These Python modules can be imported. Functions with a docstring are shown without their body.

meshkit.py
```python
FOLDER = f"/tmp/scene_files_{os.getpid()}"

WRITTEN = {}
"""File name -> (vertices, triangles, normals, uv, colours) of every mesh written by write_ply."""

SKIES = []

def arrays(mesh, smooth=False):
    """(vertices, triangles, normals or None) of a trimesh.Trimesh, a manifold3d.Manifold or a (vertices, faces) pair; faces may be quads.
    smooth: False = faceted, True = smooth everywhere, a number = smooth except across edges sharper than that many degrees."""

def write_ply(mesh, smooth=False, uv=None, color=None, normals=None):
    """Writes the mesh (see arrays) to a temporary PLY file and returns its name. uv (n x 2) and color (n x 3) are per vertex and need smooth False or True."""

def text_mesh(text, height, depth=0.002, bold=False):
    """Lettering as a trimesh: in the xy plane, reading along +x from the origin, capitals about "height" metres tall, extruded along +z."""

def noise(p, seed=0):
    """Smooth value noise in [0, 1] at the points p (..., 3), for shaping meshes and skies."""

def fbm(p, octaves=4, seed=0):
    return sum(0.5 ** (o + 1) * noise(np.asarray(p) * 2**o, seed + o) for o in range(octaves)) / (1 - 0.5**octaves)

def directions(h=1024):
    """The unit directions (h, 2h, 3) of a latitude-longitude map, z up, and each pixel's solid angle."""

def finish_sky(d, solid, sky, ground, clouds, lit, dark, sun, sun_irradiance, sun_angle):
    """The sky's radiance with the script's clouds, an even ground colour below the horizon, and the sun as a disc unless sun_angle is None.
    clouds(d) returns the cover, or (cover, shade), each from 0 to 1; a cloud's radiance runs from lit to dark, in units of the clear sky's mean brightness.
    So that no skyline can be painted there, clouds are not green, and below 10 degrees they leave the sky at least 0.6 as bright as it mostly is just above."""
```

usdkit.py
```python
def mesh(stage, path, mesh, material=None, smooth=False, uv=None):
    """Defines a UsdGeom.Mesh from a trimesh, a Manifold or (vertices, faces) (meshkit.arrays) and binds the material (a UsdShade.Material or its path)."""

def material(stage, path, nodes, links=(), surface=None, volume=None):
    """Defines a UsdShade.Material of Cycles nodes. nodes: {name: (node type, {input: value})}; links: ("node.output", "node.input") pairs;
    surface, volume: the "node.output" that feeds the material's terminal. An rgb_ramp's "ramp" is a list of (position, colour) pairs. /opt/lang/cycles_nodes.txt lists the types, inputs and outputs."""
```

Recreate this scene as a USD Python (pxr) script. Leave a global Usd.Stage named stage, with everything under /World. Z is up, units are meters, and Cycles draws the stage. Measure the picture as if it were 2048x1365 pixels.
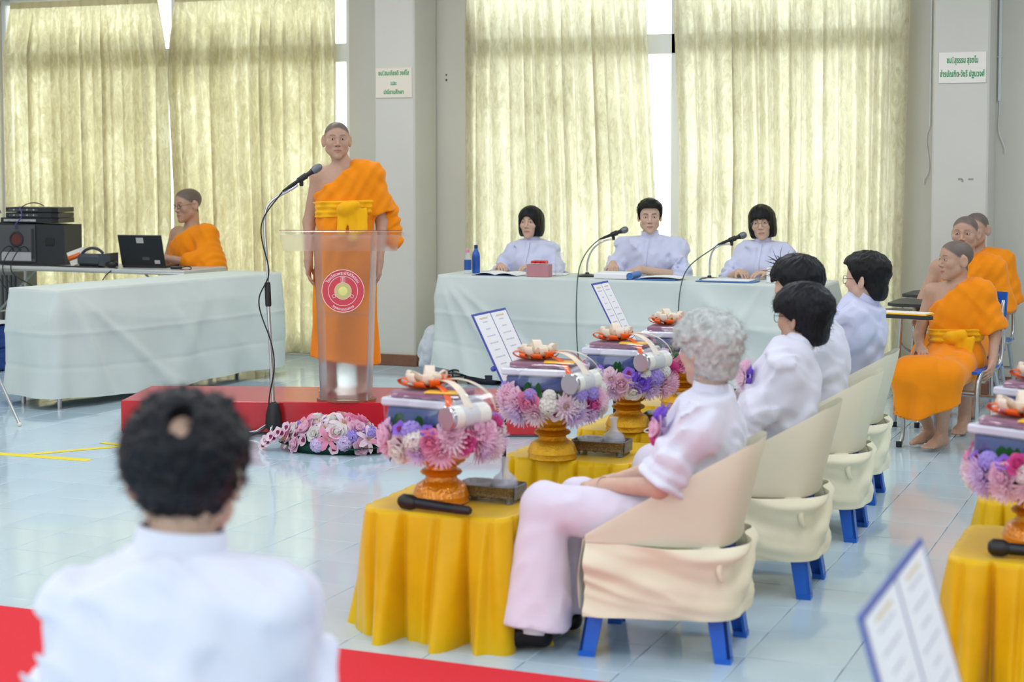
import math, numpy as np, trimesh, usdkit, meshkit
from scipy.spatial import ConvexHull
from shapely.geometry import Polygon, Point
from pxr import Usd, UsdGeom, UsdLux, UsdShade, Gf, Sdf, Vt

stage = Usd.Stage.CreateInMemory()
UsdGeom.SetStageUpAxis(stage, 'Z'); UsdGeom.SetStageMetersPerUnit(stage, 1.0)
UsdGeom.Xform.Define(stage, '/World'); UsdGeom.Scope.Define(stage, '/World/Looks')
PI = math.pi; sin, cos, rad = math.sin, math.cos, math.radians

# ------------------------------------------------------------------ camera
F_PX, YAW, PITCH = 3380.4, 0.39485, rad(3.5)       # focal length in pixels of a 2048 wide frame
cam = UsdGeom.Camera.Define(stage, '/World/camera')
cam.CreateHorizontalApertureAttr(36.0); cam.CreateVerticalApertureAttr(36.0 * 1365 / 2048)
cam.CreateFocalLengthAttr(F_PX * 36 / 2048)
cam.CreateVerticalApertureOffsetAttr(-157.2 * 36 / 2048)
cam.CreateClippingRangeAttr(Gf.Vec2f(0.05, 200))
cam.CreateFStopAttr(3.2); cam.CreateFocusDistanceAttr(9.0)
cam.CreateExposureAttr(0.0)
c_x = cam.AddTransformOp()
_f = np.array([-sin(YAW) * cos(PITCH), cos(YAW) * cos(PITCH), -sin(PITCH)]); _r = np.array([cos(YAW), sin(YAW), 0]); _u = np.cross(_r, _f)
_m = np.eye(4); _m[0, :3] = _r; _m[1, :3] = _u; _m[2, :3] = -_f; _m[3, :3] = (0, 0, 1.6)
c_x.Set(Gf.Matrix4d(_m.tolist()))

# ------------------------------------------------------------------ light: bright hazy daylight outside, unseen ceiling lamps placed to light the room
dome = UsdLux.DomeLight.Define(stage, '/World/sky_light')
dome.CreateIntensityAttr(1.42); dome.CreateColorAttr(Gf.Vec3f(0.97, 1.0, 0.98))
CEIL = 3.45
UNSEEN_LAMPS = [(x, y) for y in (-2.2, 0.3, 2.8, 5.3, 7.8, 10.1) for x in (-8.6, -5.8, -3.0, -0.2, 2.6)]
LAMP_POWER, LAMP_COLOR = 9.6, (0.93, 0.965, 1.0)
UNSEEN_FRONT_POWER = 1.7  # strength of the unseen light behind the camera

# ------------------------------------------------------------------ helpers
_used = {}
def numbered(parent, name):
    k = (parent, name); n = _used.get(k, 0); _used[k] = n + 1
    return f'{parent}/{name}' if n == 0 else f'{parent}/{name}_{n:03d}'
def path(o): return str(o.GetPath()) if not isinstance(o, str) else o
def tag(o, label=None, cat=None, group=None, kind=None):
    p = o.GetPrim() if hasattr(o, 'GetPrim') else o
    for k, v in (('label', label), ('category', cat), ('group', group), ('kind', kind)):
        if v: p.SetCustomDataByKey(k, v)
    return o
def place(x, loc=(0, 0, 0), rz=0, rot=None, scale=None):
    x.AddTranslateOp().Set(Gf.Vec3d(*map(float, loc)))
    if rot is not None: x.AddRotateXYZOp().Set(Gf.Vec3f(*[math.degrees(a) for a in rot]))
    elif rz: x.AddRotateZOp().Set(math.degrees(rz))
    if scale is not None: x.AddScaleOp().Set(Gf.Vec3f(*np.broadcast_to(scale, 3).astype(float).tolist()))
def thing(name, label=None, cat=None, loc=(0, 0, 0), rz=0, group=None, kind=None, parent='/World', rot=None, scale=None):
    x = UsdGeom.Xform.Define(stage, numbered(path(parent), name)); place(x, loc, rz, rot, scale)
    tag(x, label, cat, group, kind); return x
def part(parent, name, mesh, mat, smooth=40, label=None, kind=None, col=None, cat=None, group=None):
    m = usdkit.mesh(stage, numbered(path(parent), name), mesh, M(mat), smooth=True if col is not None else smooth)
    if col is not None:
        UsdGeom.PrimvarsAPI(m).CreatePrimvar('tint', Sdf.ValueTypeNames.Color3fArray, 'vertex').Set(Vt.Vec3fArray.FromNumpy(np.asarray(col, np.float32)))
    tag(m, label, cat, group, kind); return m
def solo(name, mesh, mat, label, cat, group=None, smooth=40, kind=None, loc=None, rz=0, rot=None):
    m = part('/World', name, mesh, mat, smooth, label, kind, None, cat, group)
    if loc is not None: place(m, loc, rz, rot)
    return m
def struct(name, mesh, mat, smooth=30, label=None): return part('/World', name, mesh, mat, smooth, label, 'structure')
def copy(src, name, loc=(0, 0, 0), rz=0, label=None, cat=None, group=None, parent='/World', rot=None, scale=None):
    r = thing(name, None, None, loc, rz, parent=parent, rot=rot, scale=scale)
    r.GetPrim().GetReferences().AddInternalReference(src if isinstance(src, Sdf.Path) else src.GetPath()); r.GetPrim().SetInstanceable(True)
    # the place of the copy stays its own
    tag(r, label, cat, group); return r
def proto(name):     # an abstract class prim: never drawn itself
    p = stage.CreateClassPrim(numbered('/World/Looks', 'kind_' + name)); return p

# ------------------------------------------------------------------ materials
_mats = {}
_defs = {}
def M(name):
    if not isinstance(name, str): return name
    if name not in _mats: _mats[name] = _defs[name]('/World/Looks/' + name)
    return _mats[name]
def lin(c):          # sRGB 0..255 -> linear
    c = np.asarray(c, float) / 255
    return tuple(np.where(c < 0.04045, c / 12.92, ((c + 0.055) / 1.055) ** 2.4).tolist())
def simple(name, color, rough=0.5, metal=0.0, noise=None, bump=None, srgb=True, extra=None, trans=None):
    """noise = (scale, amount) varies the colour; bump = (scale, distance); trans = weight of light passing through"""
    c = lin(color) if srgb else tuple(color)
    def make(p):
        n = {'p': ('principled_bsdf', {'base_color': c, 'roughness': rough, 'metallic': metal, **(extra or {})})}; l = []; s = 'p.BSDF'
        if noise or bump: n['g'] = ('geometry', {})
        if noise:
            n['n'] = ('noise_texture', {'scale': noise[0], 'detail': 4.0}); l.append(('g.position', 'n.vector'))
            k = noise[1]
            n['r'] = ('rgb_ramp', {'ramp': [(0.25, tuple(max(0, x * (1 - k)) for x in c)), (0.75, tuple(min(1, x * (1 + k)) for x in c))]})
            l += [('n.fac', 'r.fac'), ('r.color', 'p.base_color')]
        if bump:
            n['bn'] = ('noise_texture', {'scale': bump[0], 'detail': 3.0}); n['b'] = ('bump', {'distance': bump[1], 'strength': 1.0})
            l += [('g.position', 'bn.vector'), ('bn.fac', 'b.height'), ('b.normal', 'p.normal')]
        if trans:
            n['t'] = ('translucent_bsdf', {'color': c}); n['m'] = ('mix_closure', {'fac': trans}); s = 'm.closure'
            l += [('p.BSDF', 'm.closure1'), ('t.BSDF', 'm.closure2')]
            if noise: l.append(('r.color', 't.color'))
        return usdkit.material(stage, p, n, l, surface=s)
    _defs[name] = make
def tinted(name, rough=0.55, sss=0.0, noise=0.08, sheen=0.0):
    def make(p):
        n = {'a': ('attribute', {'attribute': 'tint'}), 'g': ('geometry', {}), 'n': ('noise_texture', {'scale': 60.0, 'detail': 3.0}),
             'r': ('rgb_ramp', {'ramp': [(0.3, (1 - noise,) * 3), (0.7, (1.0,) * 3)]}),
             'x': ('mix_color', {'blend_type': 'multiply', 'fac': 1.0}),
             'p': ('principled_bsdf', {'roughness': rough, 'subsurface_weight': sss, 'subsurface_scale': 0.006, 'sheen_weight': sheen})}
        return usdkit.material(stage, p, n, [('g.position', 'n.vector'), ('n.fac', 'r.fac'), ('a.color', 'x.a'), ('r.color', 'x.b'), ('x.result', 'p.base_color')], surface='p.BSDF')
    _defs[name] = make
def glassy(name, color=(1, 1, 1), rough=0.0, ior=1.45):
    _defs[name] = lambda p: usdkit.material(stage, p, {'p': ('principled_bsdf', {'base_color': tuple(color), 'roughness': rough, 'ior': ior, 'transmission_weight': 1.0})}, [], surface='p.BSDF')
def film(name, color=(1, 1, 1), gloss=0.04, ior=1.45, fac=None, grough=0.02):
    """thin clear sheet: light passes straight, the surface shines"""
    def make(p):
        n = {'t': ('transparent_bsdf', {'color': tuple(color)}), 'g': ('glossy_bsdf', {'roughness': grough, 'color': (1, 1, 1)}), 'm': ('mix_closure', {'fac': fac or 0.1})}
        l = [('t.BSDF', 'm.closure1'), ('g.BSDF', 'm.closure2')]
        if fac is None: n['f'] = ('fresnel', {'IOR': ior}); l.append(('f.fac', 'm.fac'))
        return usdkit.material(stage, p, n, l, surface='m.closure')
    _defs[name] = make

# ------------------------------------------------------------------ shapes (trimesh or (v, f))
def cat(ms):
    vs, fs, n = [], [], 0
    for m in ms:
        v, f, _ = meshkit.arrays(m); vs.append(v); fs.append(f + n); n += len(v)
    return np.vstack(vs), np.vstack(fs)
def move(m, loc=(0, 0, 0), rz=0, rot=None, scale=None):
    v, f, _ = meshkit.arrays(m); v = v.copy()
    if scale is not None: v = v * scale
    if rot is not None: v = v @ euler(*rot).T
    if rz: v = v @ euler(0, 0, rz).T
    return v + np.asarray(loc, float), f
def euler(rx, ry, rz):
    cx, sx, cy, sy, cz, sz = cos(rx), sin(rx), cos(ry), sin(ry), cos(rz), sin(rz)
    return np.array([[cz, -sz, 0], [sz, cz, 0], [0, 0, 1]]) @ np.array([[cy, 0, sy], [0, 1, 0], [-sy, 0, cy]]) @ np.array([[1, 0, 0], [0, cx, -sx], [0, sx, cx]])
def hull(pts):
    pts = np.asarray(pts, float); h = ConvexHull(pts); f = h.simplices.copy()
    n = np.cross(pts[f[:, 1]] - pts[f[:, 0]], pts[f[:, 2]] - pts[f[:, 0]])
    bad = (n * h.equations[:, :3]).sum(1) < 0; f[bad] = f[bad][:, ::-1]
    keep = np.unique(f); re = np.zeros(len(pts), int); re[keep] = np.arange(len(keep))
    return pts[keep], re[f]
def box(lo, hi, b=0.0):
    lo, hi = np.asarray(lo, float), np.asarray(hi, float); b = min(b, 0.45 * (hi - lo).min()); P = []
    for s in np.ndindex(2, 2, 2):
        s = np.array(s); c = np.where(s, hi, lo); d = np.where(s, -1, 1) * b
        if b == 0: P.append(c)
        else:
            for k in range(3):
                q = c + d; q[k] = c[k]; P.append(q)
    return hull(P)
def cbox(c, size, b=0.0): c, s = np.asarray(c, float), np.asarray(size, float) / 2; return box(c - s, c + s, b)
def prism(poly, z0, z1):
    g = poly if hasattr(poly, 'exterior') else Polygon(poly)
    m = trimesh.creation.extrude_polygon(g, z1 - z0, engine='earcut'); m.apply_translation((0, 0, z0)); return np.array(m.vertices), np.array(m.faces)
def frame_of(t):
    t = np.asarray(t, float) / np.linalg.norm(t); a = np.array([0, 0, 1.0]) if abs(t[2]) < 0.9 else np.array([1.0, 0, 0])
    u = np.cross(a, t); u /= np.linalg.norm(u); return u, np.cross(t, u), t
def tube(P, r, n=8, caps=True, flat=None):
    P = np.asarray(P, float); k = len(P); r = np.broadcast_to(r, k)
    T = np.gradient(P, axis=0); T /= np.maximum(np.linalg.norm(T, axis=1, keepdims=True), 1e-12)
    u, w, _ = frame_of(T[0]); a = np.arange(n) * 2 * PI / n; V = []
    for i in range(k):
        u = u - T[i] * (u @ T[i]); u /= np.linalg.norm(u); w = np.cross(T[i], u)
        V.append(P[i] + r[i] * (np.cos(a)[:, None] * u + np.sin(a)[:, None] * w * (flat or 1)))
    V = np.vstack(V); i = np.arange(n); j = (i + 1) % n; F = []
    for q in range(k - 1):
        A, B = q * n, (q + 1) * n
        F.append(np.stack([A + i, A + j, B + j], 1)); F.append(np.stack([A + i, B + j, B + i], 1))
    if caps:
        V = np.vstack([V, P[0], P[-1]]); c0, c1 = len(V) - 2, len(V) - 1
        F.append(np.stack([np.full(n, c0), j, i], 1)); F.append(np.stack([np.full(n, c1), (k - 1) * n + i, (k - 1) * n + j], 1))
    return V, np.vstack(F)
def spline(P, n=24):
    from scipy.interpolate import CubicSpline
    P = np.asarray(P, float); d = np.r_[0, np.cumsum(np.linalg.norm(np.diff(P, axis=0), axis=1))]
    return CubicSpline(d, P)(np.linspace(0, d[-1], n))
def lathe(prof, n=32, loc=(0, 0, 0), sq=(1, 1), ripple=None):
    p = np.asarray(prof, float); a = np.arange(n) * 2 * PI / n; k = len(p)
    R = p[:, 0][:, None] * (1 + (ripple(a, p[:, 1][:, None]) if ripple else 0 * a))
    V = np.stack([R * np.cos(a) * sq[0], R * np.sin(a) * sq[1], np.broadcast_to(p[:, 1][:, None], R.shape)], -1).reshape(-1, 3) + np.asarray(loc, float)
    i = np.arange(n); j = (i + 1) % n; F = []
    for q in range(k - 1):
        A, B = q * n, (q + 1) * n; F.append(np.stack([A + i, A + j, B + j], 1)); F.append(np.stack([A + i, B + j, B + i], 1))
    F = np.vstack(F)
    a0 = V[F[:, 0]] - V[F[:, 1]]; a1 = V[F[:, 2]] - V[F[:, 1]]
    F = F[np.linalg.norm(np.cross(a1, a0), axis=1) > 1e-14]
    return V, F
def grid(P, close=False):      # P (n, m, 3) -> sheet
    n, m = P.shape[:2]; i, j = np.meshgrid(np.arange(n - 1), np.arange(m if close else m - 1), indexing='ij'); a = i * m + j; b = i * m + (j + 1) % m
    return P.reshape(-1, 3), np.vstack([np.stack([a, b, b + m], -1).reshape(-1, 3), np.stack([a, b + m, a + m], -1).reshape(-1, 3)])
def thick(P, t, close=False):  # a sheet with a back side, t metres behind it
    du = np.gradient(P, axis=0); dv = np.gradient(P, axis=1)
    if close: dv = (np.roll(P, -1, 1) - np.roll(P, 1, 1)) / 2
    n = np.cross(du, dv); n /= np.maximum(np.linalg.norm(n, axis=-1, keepdims=True), 1e-12)
    v0, f0 = grid(P, close); v1, f1 = grid(P - n * t, close)
    m = P.shape[1]; k = P.shape[0]; o = len(v0); F = [f0, f1[:, ::-1] + o]
    def strip(a): F.append(np.stack([a[:-1], a[:-1] + o, a[1:] + o], 1)); F.append(np.stack([a[:-1], a[1:] + o, a[1:]], 1))
    top = np.arange(m); bot = (k - 1) * m + np.arange(m)
    if close: top = np.r_[top, 0]; bot = np.r_[bot, (k - 1) * m]
    strip(top); strip(bot[::-1])
    if not close: strip(np.arange(k)[::-1] * m); strip(np.arange(k) * m + m - 1)
    return np.vstack([v0, v1]), np.vstack(F)
def ball(c, r, sub=2):
    m = trimesh.creation.icosphere(sub); return np.array(m.vertices) * np.asarray(r, float) + np.asarray(c, float), np.array(m.faces)
def noise(p, seed=0): return meshkit.noise(p, seed)
def fbm(p, o=4, seed=0): return meshkit.fbm(p, o, seed)
def rot2(x, y, a): return x * cos(a) - y * sin(a), x * sin(a) + y * cos(a)
# ================================================================== the setting
simple('grout', (128, 142, 150), 0.6)
def _tile(name, c):
    def make(p):
        n = {'g': ('geometry', {}), 'n': ('noise_texture', {'scale': 3.0, 'detail': 5.0}), 'r': ('rgb_ramp', {'ramp': [(0.3, tuple(x * 0.96 for x in lin(c))), (0.7, lin(c))]}),
             'p': ('principled_bsdf', {'roughness': 0.09, 'ior': 1.5, 'specular_ior_level': 0.62}),
             'b': ('bump', {'distance': 0.0005, 'strength': 0.25}), 'n2': ('noise_texture', {'scale': 7.0, 'detail': 1.0})}
        return usdkit.material(stage, p, n, [('g.position', 'n.vector'), ('n.fac', 'r.fac'), ('r.color', 'p.base_color'), ('g.position', 'n2.vector'), ('n2.fac', 'b.height'), ('b.normal', 'p.normal')], surface='p.BSDF')
    _defs[name] = make
for i, c in enumerate(((192, 216, 229), (189, 214, 228), (195, 218, 230))): _tile(f'tile_{i}', c)
simple('wall_paint', (206, 203, 192), 0.75, noise=(1.3, 0.03), bump=(90, 0.0006))
simple('column_paint', (208, 205, 196), 0.7, noise=(1.7, 0.03), bump=(90, 0.0006))
simple('ceiling_paint', (238, 238, 234), 0.9)
simple('brown_skirting', (128, 86, 62), 0.45, noise=(14, 0.12))
simple('white_frame', (236, 240, 244), 0.35)
film('pane_glass', (0.95, 0.98, 0.97))
simple('dark_hole', (70, 64, 58), 0.8)

T = 0.3178; TOX, TOY = -0.6547 * 1.6, -0.30666 * 1.6   # tile grid measured on the floor
fl = thing('floor', 'glossy pale blue white floor tiles with thin grey joints', None, kind='structure')
X0, X1, Y0, Y1 = -10.4, 4.2, -4.0, 12.1
part(fl, 'joint', box((X0, Y0, -0.06), (X1, Y1, -0.004)), 'grout', 0)
ij = [(i, j) for i in range(-36, 18) for j in range(-12, 42)]
def tile_box(i, j):
    a = np.array([TOX + i * T, TOY + j * T]); g = 0.0016
    lo = np.maximum(a + g, (X0 + .001, Y0 + .001)); hi = np.minimum(a + T - g, (X1 - .001, Y1 - .001))
    if (hi - lo).min() < 0.01: return None
    b = 0.0012; z0, z1 = -0.005, 0.0
    v = [(lo[0], lo[1], z0), (hi[0], lo[1], z0), (hi[0], hi[1], z0), (lo[0], hi[1], z0), (lo[0], lo[1], z1 - b), (hi[0], lo[1], z1 - b), (hi[0], hi[1], z1 - b), (lo[0], hi[1], z1 - b),
         (lo[0] + b, lo[1] + b, z1), (hi[0] - b, lo[1] + b, z1), (hi[0] - b, hi[1] - b, z1), (lo[0] + b, hi[1] - b, z1)]
    f = [(8, 9, 10), (8, 10, 11)]
    for o in (0, 4):
        for k in range(4): a_, b_ = o + k, o + (k + 1) % 4; f += [(a_, b_, b_ + 4), (a_, b_ + 4, a_ + 4)]
    return np.array(v, float), np.array(f)
def in_view(i, j):
    x, y = TOX + (i + .5) * T, TOY + (j + .5) * T
    X = x * cos(YAW) + y * sin(YAW); Y = -x * sin(YAW) + y * cos(YAW)
    return Y if Y > 4.6 and abs(X) < Y * 0.318 and y < 11.9 else None
seen = sorted([(in_view(i, j), i, j) for i, j in ij if in_view(i, j) is not None])[:300]
mine = {(i, j) for _, i, j in seen}; rest = []
trng = np.random.default_rng(5)
for _, i, j in seen: part(fl, 'tile', tile_box(i, j), f'tile_{trng.integers(3)}', 0)
for i, j in ij:
    if (i, j) not in mine:
        b_ = tile_box(i, j)
        if b_ is not None: rest.append(b_)
part(fl, 'tile_field', cat(rest), 'tile_0', 0, kind='stuff')

WV = 12.1                       # inner face of the window wall
OPEN = [(-9.95, -6.46, 0.06, 3.0), (-5.44, -2.08, 0.06, 3.0)]       # x0, x1, z0, z1 of the two glazed openings
def wall_piece(x0, x1, z0, z1): return box((x0, WV, z0), (x1, WV + 0.18, z1))
wp = [wall_piece(X0, -9.95, 0, CEIL), wall_piece(-6.46, -5.44, 0, CEIL), wall_piece(-2.08, X1, 0, CEIL)]
for x0, x1, z0, z1 in OPEN: wp += [wall_piece(x0, x1, z1, CEIL), wall_piece(x0, x1, 0, z0)]
struct('wall_back', cat(wp), 'wall_paint')
struct('wall_left', box((X0 - .15, Y0, 0), (X0, WV + .18, CEIL)), 'wall_paint')
struct('wall_right', box((X1, Y0, 0), (X1 + .15, WV + .18, CEIL)), 'wall_paint')
struct('wall_rear', box((X0, Y0 - .15, 0), (X1, Y0, CEIL)), 'wall_paint')
struct('ceiling', box((X0, Y0, CEIL), (X1, WV + .18, CEIL + .15)), 'ceiling_paint')
for i, (x, y) in enumerate(UNSEEN_LAMPS):  # lamps out of view, their rows and strength chosen to light the room
    l = UsdLux.RectLight.Define(stage, f'/World/unseen_ceiling_lamp_{i:03d}'); l.CreateWidthAttr(0.56); l.CreateHeightAttr(1.16)
    l.CreateIntensityAttr(LAMP_POWER); l.CreateColorAttr(Gf.Vec3f(*LAMP_COLOR)); l.AddTranslateOp().Set(Gf.Vec3d(x, y, CEIL - .062))
    g = .02; w_, h_ = .3, .6; z0, z1 = CEIL - .06, CEIL - .001
    struct(f'trim_{i + 11}', cat([box((x - w_, y - h_, z0), (x - w_ + g, y + h_, z1)), box((x + w_ - g, y - h_, z0), (x + w_, y + h_, z1)), box((x - w_ + g, y - h_, z0), (x + w_ - g, y - h_ + g, z1)), box((x - w_ + g, y + h_ - g, z0), (x + w_ - g, y + h_, z1)), box((x - w_ + g, y - h_ + g, z1 - .02), (x + w_ - g, y + h_ - g, z1 - .012))]), 'white_frame')

def column(n, x0, x1, holes=()):
    c = thing('trim_%d' % n, 'square plastered column standing before the window wall', None, kind='structure')
    part(c, 'shaft', box((x0, 11.70, 0), (x1, WV - .0005, CEIL - .001), 0.012), 'column_paint', 30)
    part(c, 'skirting_board', cat([box((x0 - .02, 11.68, 0), (x1 + .02, 11.70, 0.088), .004), box((x1, 11.70, 0), (x1 + .02, WV - .001, .088), .004), box((x0 - .02, 11.70, 0), (x0, WV - .001, .088), .004)]), 'brown_skirting', label='brown skirting board')
    return c
column(1, -6.03, -5.685); column(2, -1.79, -1.42); column(3, -10.39, -9.93)
struct('baseboard_back', cat([box((X0, WV - .02, 0), (-9.96, WV - .001, .09), .003), box((-6.44, WV - .02, 0), (-6.06, WV - .001, .09), .003), box((-5.66, WV - .02, 0), (-5.45, WV - .001, .09), .003), box((-2.07, WV - .02, 0), (-1.82, WV - .001, .09), .003), box((-1.39, WV - .02, 0), (X1, WV - .001, .09), .003)]), 'brown_skirting')
# small fixing holes and scars in the plaster
def scar(x, y, z, w, h): return box((x - w / 2, y - .0015, z - h / 2), (x + w / 2, y + .01, z + h / 2), .001)
struct('trim_5', cat([scar(-5.60, WV, 2.26, .012, .016), scar(-5.60, WV, 2.22, .014, .018)]), 'dark_hole')
simple('faded_mark', (150, 150, 148), 0.8)
struct('trim_6', cat([scar(-1.60, 11.70, 1.465, .028, .014), scar(-1.53, 11.70, 1.465, .034, .012), scar(-1.585, 11.70, 1.455, .012, .02)]), 'faded_mark')

# glazing: aluminium frames with panes, a transom near the top
def window(n, x0, x1, z0, z1, mullions):
    w = thing(f'window_{n}', 'white aluminium window frame with glass panes and a transom', None, kind='structure')
    y0, y1 = WV + .04, WV + .12; t = .05; zt = 2.46
    part(w, 'outer_frame', cat([box((x0, y0, z0), (x0 + t, y1, z1), .004), box((x1 - t, y0, z0), (x1, y1, z1), .004), box((x0 + t, y0, z1 - t), (x1 - t, y1, z1), .004), box((x0 + t, y0, z0), (x1 - t, y1, z0 + .08), .004)]), 'white_frame')
    part(w, 'transom', box((x0 + t, y0, zt - .075), (x1 - t, y1, zt + .075), .004), 'white_frame')
    xs = [x0 + t] + list(mullions) + [x1 - t]
    for m in mullions: part(w, 'mullion', box((m - .045, y0, z0 + .08), (m + .045, y1, z1 - t), .004), 'white_frame')
    for a, b in zip(xs[:-1], xs[1:]):
        part(w, 'pane', box((a - .02, WV + .075, zt + .04), (b + .02, WV + .083, z1 - t + .01)), 'pane_glass', 0)
        part(w, 'pane', box((a - .02, WV + .075, z0 + .07), (b + .02, WV + .083, zt - .04)), 'pane_glass', 0)
window(1, *OPEN[0], (-8.13,)); window(2, *OPEN[1], (-3.73,))

# unseen window bars and panel light behind the camera, placed to light the faces
struct('window_3', cat([box((X0 + 1.0, Y0 + .001, .88), (X1 - 1.0, Y0 + .03, .92), .003), box((X0 + 1.0, Y0 + .001, 2.98), (X1 - 1.0, Y0 + .03, 3.02), .003)] + [box((x - .03, Y0 + .001, .92), (x + .03, Y0 + .03, 2.98), .003) for x in np.linspace(X0 + 1.03, X1 - 1.03, 7)]), 'white_frame')
wl = UsdLux.RectLight.Define(stage, '/World/unseen_front_light'); wl.CreateWidthAttr(X1 - X0 - 2.06); wl.CreateHeightAttr(2.06); wl.CreateIntensityAttr(UNSEEN_FRONT_POWER); wl.CreateColorAttr(Gf.Vec3f(.92, .97, 1.0)); wl.AddTranslateOp().Set(Gf.Vec3d((X0 + X1) / 2, Y0 + .012, 1.95)); wl.AddRotateXYZOp().Set(Gf.Vec3f(90, 0, 0))

# outside: unseen ground, kept pale to brighten the lower curtains
simple('yard_paving', (240, 236, 222), 0.9, noise=(2, 0.1))
struct('trim_8', box((-22, WV + .18, -0.3), (12, 30, -0.05)), 'yard_paving', label='unseen pale ground outside the windows')
# ------------------------------------------------------------------ curtains
def _curtain(name, warm):
    def make(p):
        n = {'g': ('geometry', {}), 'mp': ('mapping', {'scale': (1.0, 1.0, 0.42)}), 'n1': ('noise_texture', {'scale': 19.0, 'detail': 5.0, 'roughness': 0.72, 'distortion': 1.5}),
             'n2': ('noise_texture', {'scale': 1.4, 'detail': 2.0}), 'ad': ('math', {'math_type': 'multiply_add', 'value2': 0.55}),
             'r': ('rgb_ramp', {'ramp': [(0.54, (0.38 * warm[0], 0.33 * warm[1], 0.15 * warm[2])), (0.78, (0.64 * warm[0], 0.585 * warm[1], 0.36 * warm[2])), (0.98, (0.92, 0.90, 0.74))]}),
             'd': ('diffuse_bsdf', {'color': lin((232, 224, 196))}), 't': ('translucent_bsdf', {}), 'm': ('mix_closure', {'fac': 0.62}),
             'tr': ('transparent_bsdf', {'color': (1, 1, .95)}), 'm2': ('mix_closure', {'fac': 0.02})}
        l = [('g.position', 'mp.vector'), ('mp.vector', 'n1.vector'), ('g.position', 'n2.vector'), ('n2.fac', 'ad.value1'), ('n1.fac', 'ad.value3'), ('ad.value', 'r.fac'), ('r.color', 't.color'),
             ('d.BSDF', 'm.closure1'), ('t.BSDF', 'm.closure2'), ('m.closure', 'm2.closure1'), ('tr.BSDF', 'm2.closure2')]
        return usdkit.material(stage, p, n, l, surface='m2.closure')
    _defs[name] = make
_curtain('curtain_cream', (1, 1, 1)); _curtain('curtain_pale', (1.10, 1.17, 1.5))
simple('curtain_tape', (214, 204, 168), 0.8, trans=0.3)
simple('rail_metal', (190, 190, 186), 0.35, 0.6)
def curtain(label, x0, x1, ztop, zbot, pleats, seed, mat, edge0=lambda z: 0 * z, edge1=lambda z: 0 * z, deep=.050, y=11.975):
    r = np.random.default_rng(seed); nz, nx = 60, pleats * 14
    z = np.linspace(ztop, zbot, nz)[:, None]; s = np.linspace(0, 1, nx)[None]
    ph = np.cumsum(r.uniform(.6, 1.5, pleats)); ph = np.r_[0, ph / ph[-1]]; w = np.interp(s, ph, np.arange(pleats + 1))
    k = np.clip((ztop - z) / .45, 0, 1)                      # pinch pleats at the head loosen into broad folds
    amp = deep * (.55 + .45 * k) * (.75 + .5 * noise(np.stack([w + 0 * z, 0 * w + z * .35, 0 * w + 0 * z], -1) * 1.0, seed))
    head = np.abs(np.sin(PI * w)) ** .35 * 2 - 1.3; body = np.sin(2 * PI * w + .9 * np.sin(z * .8 + w))
    mix = np.clip(k * 1.3, 0, 1); yy = y - amp * ((1 - mix) * head * .6 + mix * body) + .012 * np.sin(2 * PI * w * 2.3 + z) * mix
    xa, xb = x0 + edge0(z), x1 + edge1(z)
    xx = xa + (xb - xa) * (s + .006 * np.cos(2 * PI * w) * mix) 
    P = np.stack([xx, yy, z + 0 * xx], -1)
    c = thing('curtain', label, 'curtain', (0, 0, 0))
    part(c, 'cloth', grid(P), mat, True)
    hd = P[:2] + np.array([0, -.004, 0]); hd = np.stack([hd[0] + (0, 0, .004), hd[0] - (0, 0, .05)])
    part(c, 'heading_tape', grid(hd), 'curtain_tape', True)
    return c
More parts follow.
